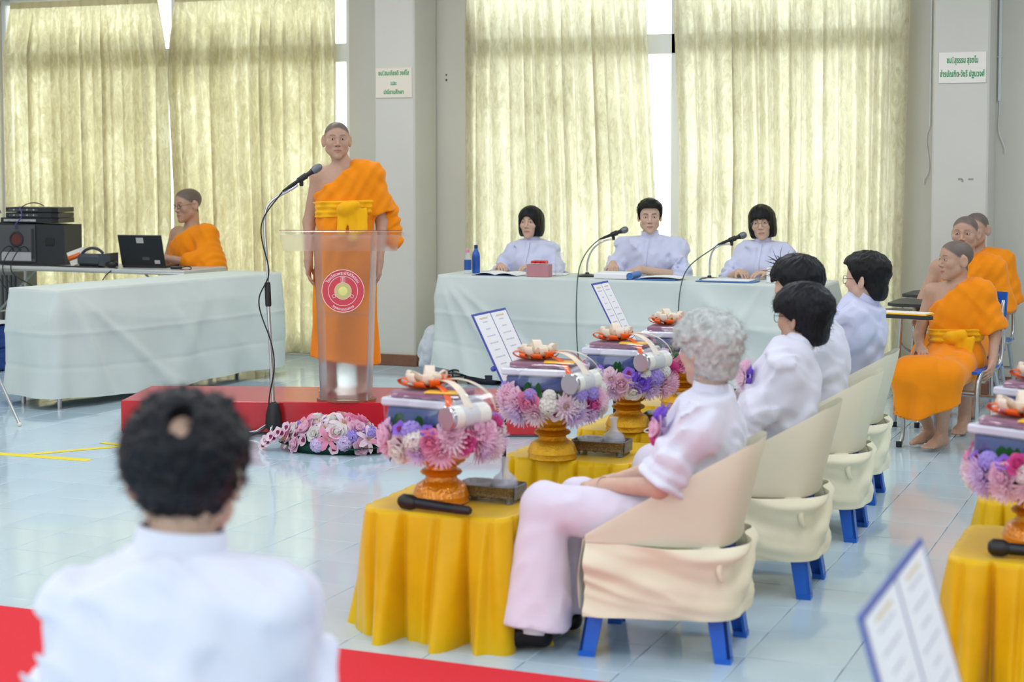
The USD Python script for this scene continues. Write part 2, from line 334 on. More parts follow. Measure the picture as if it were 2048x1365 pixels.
ed = lambda pts: (lambda z: np.interp(-z, [-p[0] for p in pts], [p[1] for p in pts]))
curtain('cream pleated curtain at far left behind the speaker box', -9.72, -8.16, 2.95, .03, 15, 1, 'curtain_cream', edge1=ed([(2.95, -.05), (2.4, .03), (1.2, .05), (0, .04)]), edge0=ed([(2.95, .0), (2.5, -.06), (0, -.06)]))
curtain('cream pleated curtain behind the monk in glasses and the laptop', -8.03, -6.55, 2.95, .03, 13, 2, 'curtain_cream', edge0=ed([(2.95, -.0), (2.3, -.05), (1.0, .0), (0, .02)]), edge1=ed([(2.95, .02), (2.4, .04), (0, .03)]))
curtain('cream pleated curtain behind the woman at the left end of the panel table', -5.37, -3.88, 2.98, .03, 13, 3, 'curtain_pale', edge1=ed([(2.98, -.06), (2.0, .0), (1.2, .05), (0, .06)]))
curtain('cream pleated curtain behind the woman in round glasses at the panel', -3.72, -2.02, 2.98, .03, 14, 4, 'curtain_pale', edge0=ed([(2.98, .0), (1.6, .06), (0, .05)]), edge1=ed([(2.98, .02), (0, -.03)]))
for i, (a, b) in enumerate(((-9.93, -6.48), (-5.42, -2.0))):
    struct(f'trim_{i + 3}' if i == 0 else 'trim_7', cat([tube([(a, 11.985, 2.99), (b, 11.985, 2.99)], .014, 8)] + [box((x - .012, 11.97, 2.98), (x + .012, WV - .001, 3.02)) for x in np.linspace(a + .1, b - .1, 4)]), 'rail_metal')
# ================================================================== people: signed distance bodies meshed by surface nets
f4 = np.float32
def A3(*v): return np.array(v, f4)
def rc(p, a, b, ra, rb=None):                    # round cone
    a, b = np.asarray(a, f4), np.asarray(b, f4); rb = ra if rb is None else rb
    ba = b - a; q = p - a; h = np.clip(q @ ba / f4(max(ba @ ba, 1e-12)), 0, 1)
    q = q - h[:, None] * ba
    return np.sqrt(np.einsum('ij,ij->i', q, q)) - (f4(ra) + f4(rb - ra) * h)
def el(p, c, r, R=None):                         # ellipsoid, R columns = its axes
    q = p - np.asarray(c, f4)
    if R is not None: q = q @ np.asarray(R, f4)
    r = np.asarray(r, f4); a = q / r; k0 = np.sqrt(np.einsum('ij,ij->i', a, a)) + f4(1e-9); a /= r
    return k0 * (k0 - 1) / (np.sqrt(np.einsum('ij,ij->i', a, a)) + f4(1e-9))
def smin(a, b, k):
    h = np.maximum(f4(k) - np.abs(a - b), 0) / f4(k); return np.minimum(a, b) - h * h * f4(k / 4)
def smax(a, b, k): return -smin(-a, -b, k)
def plane(p, n, o): n = np.asarray(n, f4) / f4(np.linalg.norm(n)); return (p - np.asarray(o, f4)) @ n      # positive on the side of n
def vn(p, sx, sy=None, sz=None, seed=0):          # cheap value noise, -1..1
    sy = sx if sy is None else sy; sz = sx if sz is None else sz
    return (meshkit.noise(p * np.array([sx, sy, sz]) + 50.3, seed) * 2 - 1).astype(f4)
def nets(fn, lo, hi, h, B=6, margin=.03):
    lo, hi = np.asarray(lo, float), np.asarray(hi, float); nb = np.maximum(np.ceil((hi - lo) / (h * B)).astype(int), 1); n = nb * B + 1
    cen = np.stack(np.meshgrid(*[lo[k] + (np.arange(nb[k]) + .5) * B * h for k in range(3)], indexing='ij'), -1).reshape(-1, 3).astype(f4)
    dc = fn(cen).reshape(nb); keep = np.abs(dc) < h * B * .87 + margin
    D = np.ones(n, f4); D[:-1, :-1, :-1] = np.repeat(np.repeat(np.repeat(np.sign(dc), B, 0), B, 1), B, 2)
    D[-1], D[:, -1], D[:, :, -1] = 1, 1, 1
    mk = np.zeros(n, bool); kk = np.repeat(np.repeat(np.repeat(keep, B, 0), B, 1), B, 2)
    for a in (0, 1):
        for b in (0, 1):
            for c in (0, 1): mk[a:a + kk.shape[0], b:b + kk.shape[1], c:c + kk.shape[2]] |= kk
    ix = np.argwhere(mk); pts = (lo + ix * h).astype(f4)
    D[mk] = fn(pts)
    S = D < 0
    c8 = [S[a:n[0] - 1 + a, b:n[1] - 1 + b, c:n[2] - 1 + c] for a in (0, 1) for b in (0, 1) for c in (0, 1)]
    cnt = sum(x.astype(np.int8) for x in c8); act = (cnt > 0) & (cnt < 8)
    ci = np.argwhere(act)
    if not len(ci): return np.zeros((0, 3)), np.zeros((0, 3), int)
    idx = np.full(act.shape, -1, int); idx[act] = np.arange(len(ci))
    off = np.array([(a, b, c) for a in (0, 1) for b in (0, 1) for c in (0, 1)])
    vals = np.stack([D[tuple((ci + o).T)] for o in off], 1)
    acc = np.zeros((len(ci), 3)); num = np.zeros(len(ci))
    for i in range(8):
        for j in range(i + 1, 8):
            if abs(off[i] - off[j]).sum() == 1:
                a, b = vals[:, i], vals[:, j]; x = (a < 0) != (b < 0); t = np.where(x, a / np.where(x, a - b, 1), 0)
                acc += np.where(x[:, None], off[i] + t[:, None] * (off[j] - off[i]), 0); num += x
    V = lo + (ci + acc / num[:, None]) * h; Fs = []
    for ax in range(3):
        b_, c_ = (ax + 1) % 3, (ax + 2) % 3
        sl0 = [slice(None)] * 3; sl1 = [slice(None)] * 3; sl0[ax] = slice(0, n[ax] - 1); sl1[ax] = slice(1, n[ax])
        for k in (b_, c_): sl0[k] = sl1[k] = slice(1, n[k] - 1)
        s0, s1 = S[tuple(sl0)], S[tuple(sl1)]; e = np.argwhere(s0 != s1); inside = s0[tuple(e.T)]
        e = e.copy(); e[:, b_] += 1; e[:, c_] += 1
        def cell(db, dc_):
            q = e.copy(); q[:, b_] += db; q[:, c_] += dc_; return idx[tuple(q.T)]
        q = np.stack([cell(-1, -1), cell(0, -1), cell(0, 0), cell(-1, 0)], 1); q[~inside] = q[~inside][:, ::-1]; Fs.append(q)
    Q = np.vstack(Fs); Q = Q[(Q >= 0).all(1)]
    # one round of fairing
    e = np.vstack([Q[:, [k, (k + 1) % 4]] for k in range(4)]); s = np.zeros_like(V); c = np.zeros(len(V))
    for k in range(3): s[:, k] = np.bincount(e[:, 0], V[e[:, 1], k], len(V)) + np.bincount(e[:, 1], V[e[:, 0], k], len(V))
    c = np.bincount(e[:, 0], minlength=len(V)) + np.bincount(e[:, 1], minlength=len(V))
    V = np.where(c[:, None] > 0, .5 * V + .5 * s / np.maximum(c, 1)[:, None], V)
    return V, np.vstack([Q[:, [0, 1, 2]], Q[:, [0, 2, 3]]])
def trim(m, keep):            # keep(centroids) -> bool
    v, f = m
    if not len(f): return m
    f = f[keep(v[f].mean(1))]; u = np.unique(f); r = np.zeros(len(v), int); r[u] = np.arange(len(u)); return v[u], r[f]
def bounds(P, r): P = np.asarray(P, float); return P.min(0) - r, P.max(0) + r

SKIN = {'tan': (0.53, 0.32, 0.225), 'fair': (0.66, 0.44, 0.335), 'brown': (0.42, 0.23, 0.14), 'mid': (0.58, 0.36, 0.25)}
HAIRLINE = ([-.12, -.06, -.03, .0, .025, .05, .07, .1], [-.075, -.062, -.03, .02, .028, .05, .068, .075])

class Figure:
    """A person. Local frame: faces +y, its right hand on +x, z up. All lengths in metres."""
    def __init__(s, size=1.0, head=1.0, pel=(0, 0, .5), lean=0, tilt=0, twist=0, chest_len=.30, neck_len=.17, sw=.170, build=1.0, headc=None, hyaw=0, hpitch=0, hroll=0,
                 armR=None, armL=None, legR=None, legL=None, ears=1.0, skin='mid', shaved=False, chin=1.0, female=False, shz=.105):
        s.__dict__.update(locals()); k = s.k = size; s.pel = A3(*pel); s.hk = head
        R = euler(0, 0, 0) @ euler(lean, 0, 0) @ euler(0, tilt, 0); s.up = (R @ [0, 0, 1]).astype(f4)
        Rt = R @ euler(0, 0, twist); s.rx = (Rt @ [1, 0, 0]).astype(f4); s.fy = (Rt @ [0, 1, 0]).astype(f4); s.Rt = Rt
        s.chest = s.pel + s.up * chest_len * k; s.neck = s.chest + s.up * neck_len * k
        s.sh = {1: s.chest + s.rx * sw * k + s.up * shz * k, -1: s.chest - s.rx * sw * k + s.up * shz * k}
        s.hip = {1: s.pel + A3(.085 * k, 0, -.02), -1: s.pel + A3(-.085 * k, 0, -.02)}
        s.hc = s.neck + A3(0, .03, .155) * k * head if headc is None else A3(*headc)
        s.Rh = euler(0, 0, hyaw) @ euler(-hpitch, 0, 0) @ euler(0, hroll, 0)       # yaw to its left, pitch down
        s.nb = s.hc + (s.Rh @ [0, -.022, -.055]).astype(f4) * f4(head); s.n0 = s.neck - s.up * f4(.03)
        s.arm = {1: armR, -1: armL}; s.leg = {1: legR, -1: legL}
    # ---- head in its own frame
    def headl(s, p): return ((p - s.hc) @ s.Rh.astype(f4)) / f4(s.hk)
    def cranium(s, q):
        d = el(q, (0, -.012, .032), (.074, .095, .079)); d = smin(d, el(q, (0, .03, .035), (.062, .055, .060)), .03)
        return smin(d, el(q, (0, .026, -.03), (.061, .058, .074)), .03)
    def head_sdf(s, q):
        d = s.cranium(q); x = np.abs(q[:, 0]); m = np.stack([x, q[:, 1], q[:, 2]], 1)
        d = smin(d, rc(m, (.046, .015, -.058), (0, .060, -.098), .022, .021 * s.chin), .03)
        d = smin(d, el(m, (0, .071, -.101), (.019, .014, .014)), .02)
        d = smin(d, el(m, (.040, .058, -.022), (.025, .022, .024)), .022)
        d = smin(d, rc(m, (.040, .068, .022), (.004, .083, .017), .010, .009), .014)
        d = smin(d, el(m, (0, .062, -.064), (.030, .028, .026)), .02)
        d = smax(d, -el(m, (.031, .097, .004), (.019, .017, .0115)), .012)
        d = smin(d, el(m, (.031, .0755, .003), (.0155, .0105, .010)), .006)
        d = smin(d, rc(m, (0, .083, .012), (0, .101, -.028), .0068, .0105), .010)
        d = smin(d, el(m, (.0125, .091, -.0345), (.0085, .010, .0075)), .006)
        d = smin(d, rc(m, (0, .0915, -.061), (.021, .081, -.0645), .0052, .0030), .004)
        d = smin(d, rc(m, (0, .0900, -.0725), (.018, .081, -.0690), .0062, .0035), .004)
        d = smax(d, -rc(m, (0, .0975, -.0668), (.024, .085, -.0668), .0026, .0018), .003)
        a = .45 * s.ears; Re = euler(0, 0, a)
        e = el(m, (.079 + .006 * (s.ears - 1), -.010, -.006), (.0085, .022 * s.ears, .034 * s.ears), Re)
        e = smax(e, -el(m, (.090, -.004, -.002), (.009, .012, .019), Re), .005)
        return smin(d, e, .008) * f4(s.hk)
    def trunk(s, p, g=0.0):
        k, up, rx, fy = s.k, s.up, s.rx, s.fy; b = s.build
        d = rc(p, s.hip[1] * .75 + s.hip[-1] * .25, s.hip[1] * .25 + s.hip[-1] * .75, .105 * k * b + g)
        w = s.pel * .5 + s.chest * .5; R = s.Rt
        d = smin(d, el(p, w, A3(.142 * b, .105 * b, .17) * k + g, R), .05)
        d = smin(d, el(p, s.chest + up * .01, A3(.165 * (.5 + .5 * b), .112 * b, .16) * k + g, R), .06)
        if s.female: d = smin(d, el(p, s.chest + fy * .07 * k - up * .01 * k, A3(.125, .065, .065) * k + g, R), .05)
        for i in (1, -1): d = smin(d, rc(p, s.neck - up * .035 * k, s.sh[i], .055 * k + g, .052 * k + g), .04)
        return d
    def body_sdf(s, p, head=True):
        k, up, rx, fy = s.k, s.up, s.rx, s.fy; b = s.build
        d = s.trunk(p)
        nb = s.hc + (s.Rh @ [0, -.022, -.055]).astype(f4) * s.hk
        d = smin(d, rc(p, s.neck - up * .03, nb, .056 * k, .050 * s.hk), .03)
        for i in (1, -1):
            if s.arm[i]:
                e, wr = A3(*s.arm[i][0]), A3(*s.arm[i][1])
                d = smin(d, smin(rc(p, s.sh[i], e, .050 * k * b, .038 * k), rc(p, e, wr, .039 * k, .026 * k), .02), .03)
                d = smin(d, s.hand_sdf(p, i), .012)
            if s.leg[i]:
                kn, an = A3(*s.leg[i][0]), A3(*s.leg[i][1])
                l = smin(rc(p, s.hip[i], kn, .082 * k, .056 * k), rc(p, kn, an, .052 * k, .034 * k), .02)
                l = smin(l, el(p, kn * .68 + an * .32 - A3(*s.leg[i][2]) * .018, A3(.05, .05, .10) * k), .03)
                d = smin(d, l, .03); d = smin(d, s.foot_sdf(p, i), .015)
        return d
    def foot_sdf(s, p, i):
        an, fd = A3(*s.leg[i][1]), A3(*s.leg[i][2]); fd = fd / f4(np.linalg.norm(fd)); k = s.k * .95; sd = np.cross(fd, A3(0, 0, 1)); sd /= f4(np.linalg.norm(sd))
        z = an[2] - .075 * k; g = A3(an[0], an[1], z)          # sole height
        def at(f_, r_, h_): return g + fd * f4(f_ * k) + sd * f4(r_ * k * i) + A3(0, 0, h_ * k)
        d = rc(p, an, at(-.025, 0, .032), .036 * k, .032 * k); d = smin(d, rc(p, an + fd * f4(.015), at(.11, -.004, .026), .034 * k, .026 * k), .02)
        d = smin(d, rc(p, at(.10, -.026, .022), at(.115, .022, .02), .023 * k, .020 * k), .02)
        d = smin(d, rc(p, at(-.02, .0, .026), at(.1, .018, .018), .028 * k, .018 * k), .02)
        for j in range(5):
            r_ = -.033 + j * .0165; L = (.185, .182, .174, .164, .150)[j]; t = (.0125, .0098, .0092, .0086, .0084)[j]
            d = smin(d, rc(p, at(.125, r_ * .9, .02), at(L, r_, t * .9 / .95), t * k, t * k), .006)
        return smax(d, -(p[:, 2] - f4(z)), .004)
    def hand_frame(s, i):
        wr, hd, pn = A3(*s.arm[i][1]), A3(*s.arm[i][2]), A3(*s.arm[i][3]); hd = hd / f4(np.linalg.norm(hd)); pn = pn - hd * (pn @ hd); pn /= f4(np.linalg.norm(pn))
        return wr, hd, pn, np.cross(hd, pn) * f4(s.thumb_sign(i))      # thumb side
    def thumb_sign(s, i): return -1 if i == 1 else 1
    def hand_sdf(s, p, i, fine=False):
        wr, hd, pn, th = s.hand_frame(i); k = s.k * .98; curl = s.arm[i][4] if len(s.arm[i]) > 4 else .5
        def at(f_, t_, n_): return wr + hd * f4(f_ * k) + th * f4(t_ * k) + pn * f4(n_ * k)
        d = rc(p, at(.0, 0, 0), at(.03, 0, 0), .025 * k, .024 * k)
        d = smin(d, rc(p, at(.03, .016, 0), at(.085, .027, 0), .0165 * k, .0125 * k), .014); d = smin(d, rc(p, at(.03, -.014, 0), at(.080, -.027, 0), .0165 * k, .0120 * k), .014)
        d = smin(d, rc(p, at(.035, 0, 0), at(.088, .002, 0), .017 * k, .0130 * k), .014)
        d = smin(d, rc(p, at(.02, .02, .008), at(.05, .034, .010), .016 * k, .013 * k), .012)
        for j, (t0, L, r0) in enumerate(((.029, .072, .0090), (.0095, .080, .0093), (-.0095, .074, .0089), (-.027, .060, .0080))):
            b = at(.084 - .004 * abs(j - 1), t0, .0); a = .0; c = curl * (1 + .08 * j)
            for m, fr in enumerate((.45, .31, .24)):
                a += c * (.75, .9, .6)[m]; v = hd * f4(cos(a)) + pn * f4(sin(a)) + th * f4(.05 * (1.2 - j))
                e = b + v * f4(L * fr * k); d = smin(d, rc(p, b, e, r0 * k * (1 - .08 * m), r0 * k * (.92 - .1 * m)), .003 if m else .006); b = e
        b = at(.045, .036, .010)
        for m, L in enumerate((.036, .028)):
            a = .65 - .35 * m; v = hd * f4(cos(a)) + th * f4(sin(a)) + pn * f4(.35 + .25 * curl * m); v /= f4(np.linalg.norm(v)); e = b + v * f4(L * k)
            d = smin(d, rc(p, b, e, .0108 * k - .001 * m, .0095 * k - .001 * m), .005); b = e
        return d
    def all_sdf(s, p):
        d = s.body_sdf(p); return smin(d, s.head_sdf(s.headl(p)), .018)
    def joints(s):
        J = [s.pel, s.chest, s.neck, s.sh[1], s.sh[-1]]
        for i in (1, -1):
            if s.arm[i]: J += [A3(*s.arm[i][0]), A3(*s.arm[i][1])]
            if s.leg[i]: J += [A3(*s.leg[i][0]), A3(*s.leg[i][1])]
        return J
    def colors(s, v):
        q = s.headl(v.astype(f4)); c = np.tile(np.array(SKIN[s.skin], float), (len(v), 1)); x = np.abs(q[:, 0]); y, z = q[:, 1], q[:, 2]
        inh = (np.abs(q[:, 2]) < .13) & (x < .1) & (np.abs(y) < .13)
        def blend(mask, col): c[:] = c * (1 - mask[:, None]) + np.array(col) * mask[:, None]
        ss = lambda e0, e1, t: np.clip((t - e0) / (e1 - e0), 0, 1) ** 2 * (3 - 2 * np.clip((t - e0) / (e1 - e0), 0, 1))
        sk = np.array(SKIN[s.skin])
        lips = ss(.0260, .0215, x) * ss(1.0, .62, np.abs(z + .0672) / (.0112 * np.clip(1 - .75 * (x / .026) ** 2, .05, 1))) * (y > .07) * inh
        blend(lips * .8, sk * (.86, .50, .50))
        line = ss(.023, .018, x) * ss(.0022, .001, np.abs(z + .0668)) * (y > .07) * inh; blend(line * .8, sk * (.35, .2, .2))
        brow = ss(.010, .015, x) * ss(.052, .043, x) * ss(.0052, .0028, np.abs(z - (.0275 - 9 * (x - .034) ** 2))) * (y > .04) * inh
        blend(brow * (.5 if s.shaved else .85), (.03, .022, .018))
        eye = ss(.0185, .0145, np.abs(x - .031)) * ss(.0095, .0065, np.abs(z - .003)) * (y > .06) * inh; blend(eye * .35, sk * .45)
        nos = ss(.0075, .004, np.abs(x - .0085)) * ss(.004, .002, np.abs(z + .0405)) * (y > .085) * inh; blend(nos * .7, sk * .25)
        if s.shaved:
            hl = np.interp(y, *HAIRLINE) - .006 + .006 * np.cos(q[:, 0] * 60); m = ss(-.008, .010, z - hl) * inh * (x < .0755); blend(m * .84, (.075, .068, .066))
        return np.clip(c, 0, 1)
    # ---- the meshes
    def body(s, res=.010, hres=.003, hand_res=.0035):
        lo, hi = bounds(s.joints(), .16); lo[2] = max(lo[2], min(j[2] for j in s.joints()) - .11)
        hx = (s.Rh @ [0, 0, 1]); cut = s.hc - hx * .118 * s.hk
        hd_up = lambda c: (c - cut) @ hx
        hands = [i for i in (1, -1) if s.arm[i]]
        fr = {i: s.hand_frame(i) for i in hands}; 
        def near(c, i):
            q = c - fr[i][0]; t = q @ fr[i][1]; m = q - np.clip(t, 0, .12)[:, None] * fr[i][1]; return (np.linalg.norm(m, axis=1) < .115 * s.k), t
        def inhand(c, i): n_, t = near(c, i); return n_ & (t > 0)
        def keep(c):
            k = hd_up(c) < .004
            for i in hands:
                n_, t = near(c, i); own = rc(c.astype(f4), A3(*s.arm[i][0]), A3(*s.arm[i][1]), .04, .03); oth = np.full(len(c), 9.0)
                if s.arm[-i]: oth = rc(c.astype(f4), A3(*s.arm[-i][0]), A3(*s.arm[-i][1]), .04, .03)
                k &= ~(n_ & (t > res * .5) & (s.hand_sdf(c.astype(f4), i) < .012))
            return k
        big = lambda p: s.body_sdf(p)
        lo[2] -= .01
        ms = [trim(nets(big, lo, np.maximum(hi, cut + .08), res), keep)]
        hb = s.hc
        ms.append(trim(nets(s.all_sdf, hb - .16 * s.hk, hb + .16 * s.hk, hres, margin=.012), lambda c: hd_up(c) > -.002))
        for i in hands:
            w = fr[i][0] + fr[i][1] * .085
            ms.append(trim(nets(lambda p: s.body_sdf_hand(p, i), w - .145, w + .145, hand_res, margin=.012), lambda c: inhand(c, i)))
        return cat(ms)
    def body_sdf_hand(s, p, i):
        k = s.k; e, wr = A3(*s.arm[i][0]), A3(*s.arm[i][1])
        return smin(rc(p, e, wr, .039 * k, .026 * k), s.hand_sdf(p, i), .012)
    def cranium_w(s, p): return s.cranium(s.headl(p)) * f4(s.hk)
    def to_world(s, q): return s.hc + (np.asarray(q) * s.hk) @ s.Rh.T

simple('eye_white', (226, 220, 214), 0.15); simple('iris', (28, 18, 14), 0.08)
tinted('skin', 0.5, 0.08, 0.06); tinted('skin_warm', 0.5, 0.08, 0.06)
HS = {'specular_ior_level': .28}
simple('black_hair', (15, 14, 17), 0.5, noise=(40, .4), extra=HS); simple('blue_black_hair', (9, 11, 20), 0.5, noise=(30, .4), extra=HS); simple('grey_hair', (186, 192, 190), 0.6, noise=(34, .32)); simple('dark_brown_hair', (34, 26, 24), 0.42, noise=(40, .3))
def eyes(fig, o):
    for i in (1, -1):
        e = part(o, 'eye', (fig.to_world(ball((i * .031, .0772, .0028), (.0132, .0103, .0043), 2)[0]), ball((0, 0, 0), 1, 2)[1]), 'eye_white', True)
        part(e, 'iris', (fig.to_world(ball((i * .031, .0838, .0030), (.0062, .0046, .0048), 2)[0]), ball((0, 0, 0), 1, 2)[1]), 'iris', True)
def glasses(fig, o, mat='glasses_wire', r=.0225, w=.0012, round_=True, name='glasses'):
    P = []
    for i in (1, -1):
        a = np.linspace(0, 2 * PI, 29); P.append(tube(fig.to_world(np.stack([i * .033 + r * np.cos(a), .0975 + 0 * a - .15 * np.abs(r * np.cos(a)), -.002 + r * (.95 if round_ else .72) * np.sin(a)], 1)), w * fig.hk, 6))
        P.append(tube(fig.to_world(np.array([(i * .056, .094, .004), (i * .072, .06, .006), (i * .081, .0, .006), (i * .080, -.02, -.008)])), w * fig.hk, 5))
    P.append(tube(fig.to_world(np.array([(-.011, .098, .0), (0, .1015, .004), (.011, .098, .0)])), w * fig.hk, 5))
    g = part(o, name, cat(P), mat, True, label='wire rimmed spectacles')
    for i in (1, -1):
        a = np.linspace(0, 2 * PI, 25)[:-1]; V = np.stack([i * .033 + r * np.cos(a), .0975 + 0 * a - .15 * np.abs(r * np.cos(a)), -.002 + r * (.95 if round_ else .72) * np.sin(a)], 1); V = np.vstack([V, [(i * .033, .0975, -.002)]])
        part(g, 'lens', (fig.to_world(V), np.array([(k, (k + 1) % 24, 24) for k in range(24)])), 'lens_glass', True)
simple('glasses_wire', (60, 52, 46), 0.3, 0.7); simple('glasses_gold', (176, 140, 90), 0.25, 0.9); film('lens_glass', (.97, .98, 1), fac=.05)

def hair(fig, o, style, mat='black_hair', seed=1, res=.0045):
    H = {}
    def region(q, hl): return np.interp(q[:, 1], hl[0], hl[1]).astype(f4) - q[:, 2]            # negative where hair grows
    def strand(q, fa=26, fl=5, sd=seed):
        c = q - A3(0, -.045, .05); az = np.arctan2(c[:, 0], c[:, 1]); r_ = np.sqrt((c * c).sum(1)); e = np.arcsin(np.clip(c[:, 2] / np.maximum(r_, 1e-4), -1, 1))
        return (meshkit.noise(np.stack([np.cos(az) * fa * .42, np.sin(az) * fa * .42, e * fl], 1) + 20, sd) * 2 - 1).astype(f4)
    def fn(p):
        q = fig.headl(p); x = np.abs(q[:, 0]); y, z = q[:, 1], q[:, 2]; base = fig.cranium(q)
        if style in ('short', 'swept'):          # short back and sides, fuller on top, swept
            t = .010 + .016 * np.clip((z - .0) / .09, 0, 1) + .004 * np.clip((y + .02) / .08, 0, 1)
            d = base - t.astype(f4) - .0035 * strand(q, 30, 6) - .004 * vn(q, 38, 38, 38, seed)
            nape = -.036 if style == 'swept' else 0
            if nape: d = smin(d, el(q, (0, -.056, -.052), (.064, .046, .058)) - .003 * strand(q, 30, 6), .03)
            return smax(d, region(q, ([-.12, -.06, -.035, -.012, .012, .05, .066, .11], [-.072 + nape, -.060 + nape, -.045 + nape * .4, -.02, -.022, .046, .066, .074])), .008) * fig.hk
        if style == 'crop':           # round bushy crop seen from behind
            t = .016 + .012 * np.clip((z + .02) / .1, 0, 1); d = base - t.astype(f4) - .006 * strand(q, 24, 8) - .009 * vn(q, 30, 30, 30, seed)
            d = smax(d, -el(q, (.010, -.082, .094), (.019, .030, .036)), .012)
            return smax(d, region(q, ([-.12, -.06, -.035, -.012, .012, .05, .066, .11], [-.104, -.092, -.070, -.03, -.022, .046, .062, .07])), .010) * fig.hk
        if style in ('bob', 'fringe'):            # chin length bob with a fringe
            cap = smin(base - .014, el(q, (0, -.022, .012), (.091, .104, .098)), .02); side = el(np.stack([x, y, z], 1), (.064, -.012, -.052), (.031, .060, .064)); back = el(q, (0, -.062, -.052), (.072, .048, .066))
            d = smin(smin(cap, side, .03), back, .03) - .0030 * strand(q, 34, 3) - .002 * vn(q, 40, 40, 8, seed)
            face = smax(-(y - .018 - .10 * np.clip(x - .045, 0, 1)), -(fig_front(z)), .01)
            ff = el(q, (0, .090, -.045), (.0585, .075, .092)) if style == 'bob' else smax(el(q, (0, .090, -.062), (.0600, .075, .125)), z - .030 - .006 * strand(q, 40, 1), .006); d = smax(d, -ff, .006)
            return smax(d, -(z + .108), .008) * fig.hk
        if style == 'layered':        # ear length layered cut, full nape
            t = .017 + .010 * np.clip((z + .05) / .12, 0, 1); d = base - t.astype(f4); d = smin(d, el(q, (0, -.058, -.05), (.066, .046, .062)), .03)
            d = d - .0042 * strand(q, 30, 4) - .003 * vn(q, 30, 30, 14, seed)
            d = smax(d, -el(q, (0, .098, -.045), (.075, .080, .108)), .008); d = smax(d, -el(np.stack([x, y, z], 1), (.085, .012, -.040), (.03, .030, .036)), .008); d = smax(d, -el(np.stack([x, y, z], 1), (.078, .050, -.050), (.046, .052, .078)), .008)
            return smax(d, -(z + .105), .012) * fig.hk
        if style == 'perm':           # grey wavy crop
            t = .022 + .010 * np.clip((z + .05) / .12, 0, 1); d = base - t.astype(f4); d = smin(d, el(q, (0, -.055, -.045), (.072, .052, .066)), .03)
            w = np.sin(z * 150 + 3 * strand(q, 16, 3) * 1.5 + 2 * vn(q, 22, 22, 22, seed)); d = d - .0030 * w.astype(f4) - .006 * strand(q, 24, 5) - .005 * vn(q, 26, 26, 26, seed)
            d = smax(d, -el(q, (0, .094, -.050), (.075, .078, .104)), .008); d = smax(d, -el(np.stack([x, y, z], 1), (.086, .012, -.050), (.028, .026, .036)), .008); d = smax(d, -el(np.stack([x, y, z], 1), (.080, .050, -.052), (.050, .050, .080)), .008)
            return smax(d, -(z + .098), .016) * fig.hk
    def fig_front(z): return z * 0 + .02
    c = fig.hc
    m = nets(fn, c - .18 * fig.hk, c + .18 * fig.hk, res, margin=.018)
    return part(o, 'hair', m, mat, True)
def strands(fig, o, hairmesh_fn_pts, mat, n, length, width, seed, curl=.0, fall=.5, name='loose_hair'):
    """loose hairs standing off a hair mesh; one curve set"""
    r = np.random.default_rng(seed); v, nrm = hairmesh_fn_pts; i = r.integers(0, len(v), n); P0, N = v[i], nrm[i]
    T = np.cross(N, r.normal(size=(n, 3))); D = N * (1 - fall) + T * .7 + np.array([0, 0, -fall]); D /= np.linalg.norm(D, axis=1, keepdims=True)
    t = np.linspace(0, 1, 5)[None, :, None]; L = (length * r.uniform(.4, 1.2, n))[:, None, None]
    C = (P0 - N * .004)[:, None] + (N[:, None] * t * (1 - .5 * t) * .8 + D[:, None] * t * t) * L + curl * np.sin(t * 9 + r.uniform(0, 6, (n, 1, 1))) * T[:, None] * t
    b = UsdGeom.BasisCurves.Define(stage, numbered(path(o), name)); b.CreateTypeAttr('linear'); b.CreateCurveVertexCountsAttr([5] * n)
    b.CreatePointsAttr(Vt.Vec3fArray.FromNumpy(C.reshape(-1, 3).astype(np.float32))); b.CreateWidthsAttr(Vt.FloatArray.FromNumpy(np.tile(np.array([1, .9, .75, .5, .2]) * width, n).astype(np.float32))); b.SetWidthsInterpolation('vertex')
    UsdShade.MaterialBindingAPI.Apply(b.GetPrim()).Bind(M(mat)); tag(b, kind='stuff'); return b
def mesh_pts(m):
    v = np.array(m.GetPointsAttr().Get()); n = np.array(m.GetNormalsAttr().Get()); return v, n
# ================================================================== clothes
def fabric(name, color, rough=.8, sheen=.2, weave=900, trans=0.0, vary=.05):
    c = lin(color)
    def make(p):
        n = {'g': ('geometry', {}), 'n': ('noise_texture', {'scale': 9.0, 'detail': 3.0}), 'r': ('rgb_ramp', {'ramp': [(0.3, tuple(x * (1 - vary) for x in c)), (0.7, c)]}),
             'n2': ('noise_texture', {'scale': weave * .25, 'detail': 2.0}), 'b': ('bump', {'distance': 0.0007, 'strength': 0.4}), 'p': ('principled_bsdf', {'roughness': rough, 'sheen_weight': sheen, 'sheen_roughness': .4, 'specular_ior_level': .25})}
        l = [('g.position', 'n.vector'), ('n.fac', 'r.fac'), ('r.color', 'p.base_color'), ('g.position', 'n2.vector'), ('n2.fac', 'b.height'), ('b.normal', 'p.normal')]; s = 'p.BSDF'
        if trans: n['t'] = ('translucent_bsdf', {}); n['m'] = ('mix_closure', {'fac': trans}); l += [('r.color', 't.color'), ('p.BSDF', 'm.closure1'), ('t.BSDF', 'm.closure2')]; s = 'm.closure'
        return usdkit.material(stage, p, n, l, surface=s)
    _defs[name] = make
fabric('white_cotton', (226, 228, 244)); fabric('lilac_white_cotton', (210, 214, 242)); fabric('warm_white_cotton', (228, 222, 240))
fabric('saffron_cloth', (250, 146, 8), vary=.08); fabric('yellow_sash', (252, 184, 14), vary=.08); fabric('black_shoe', (22, 20, 24), .4, 0); fabric('white_sock', (236, 236, 238)); fabric('dark_trousers', (46, 46, 58)); fabric('green_ribbon', (16, 128, 84), .4)
simple('shirt_button', (206, 206, 222), .3)

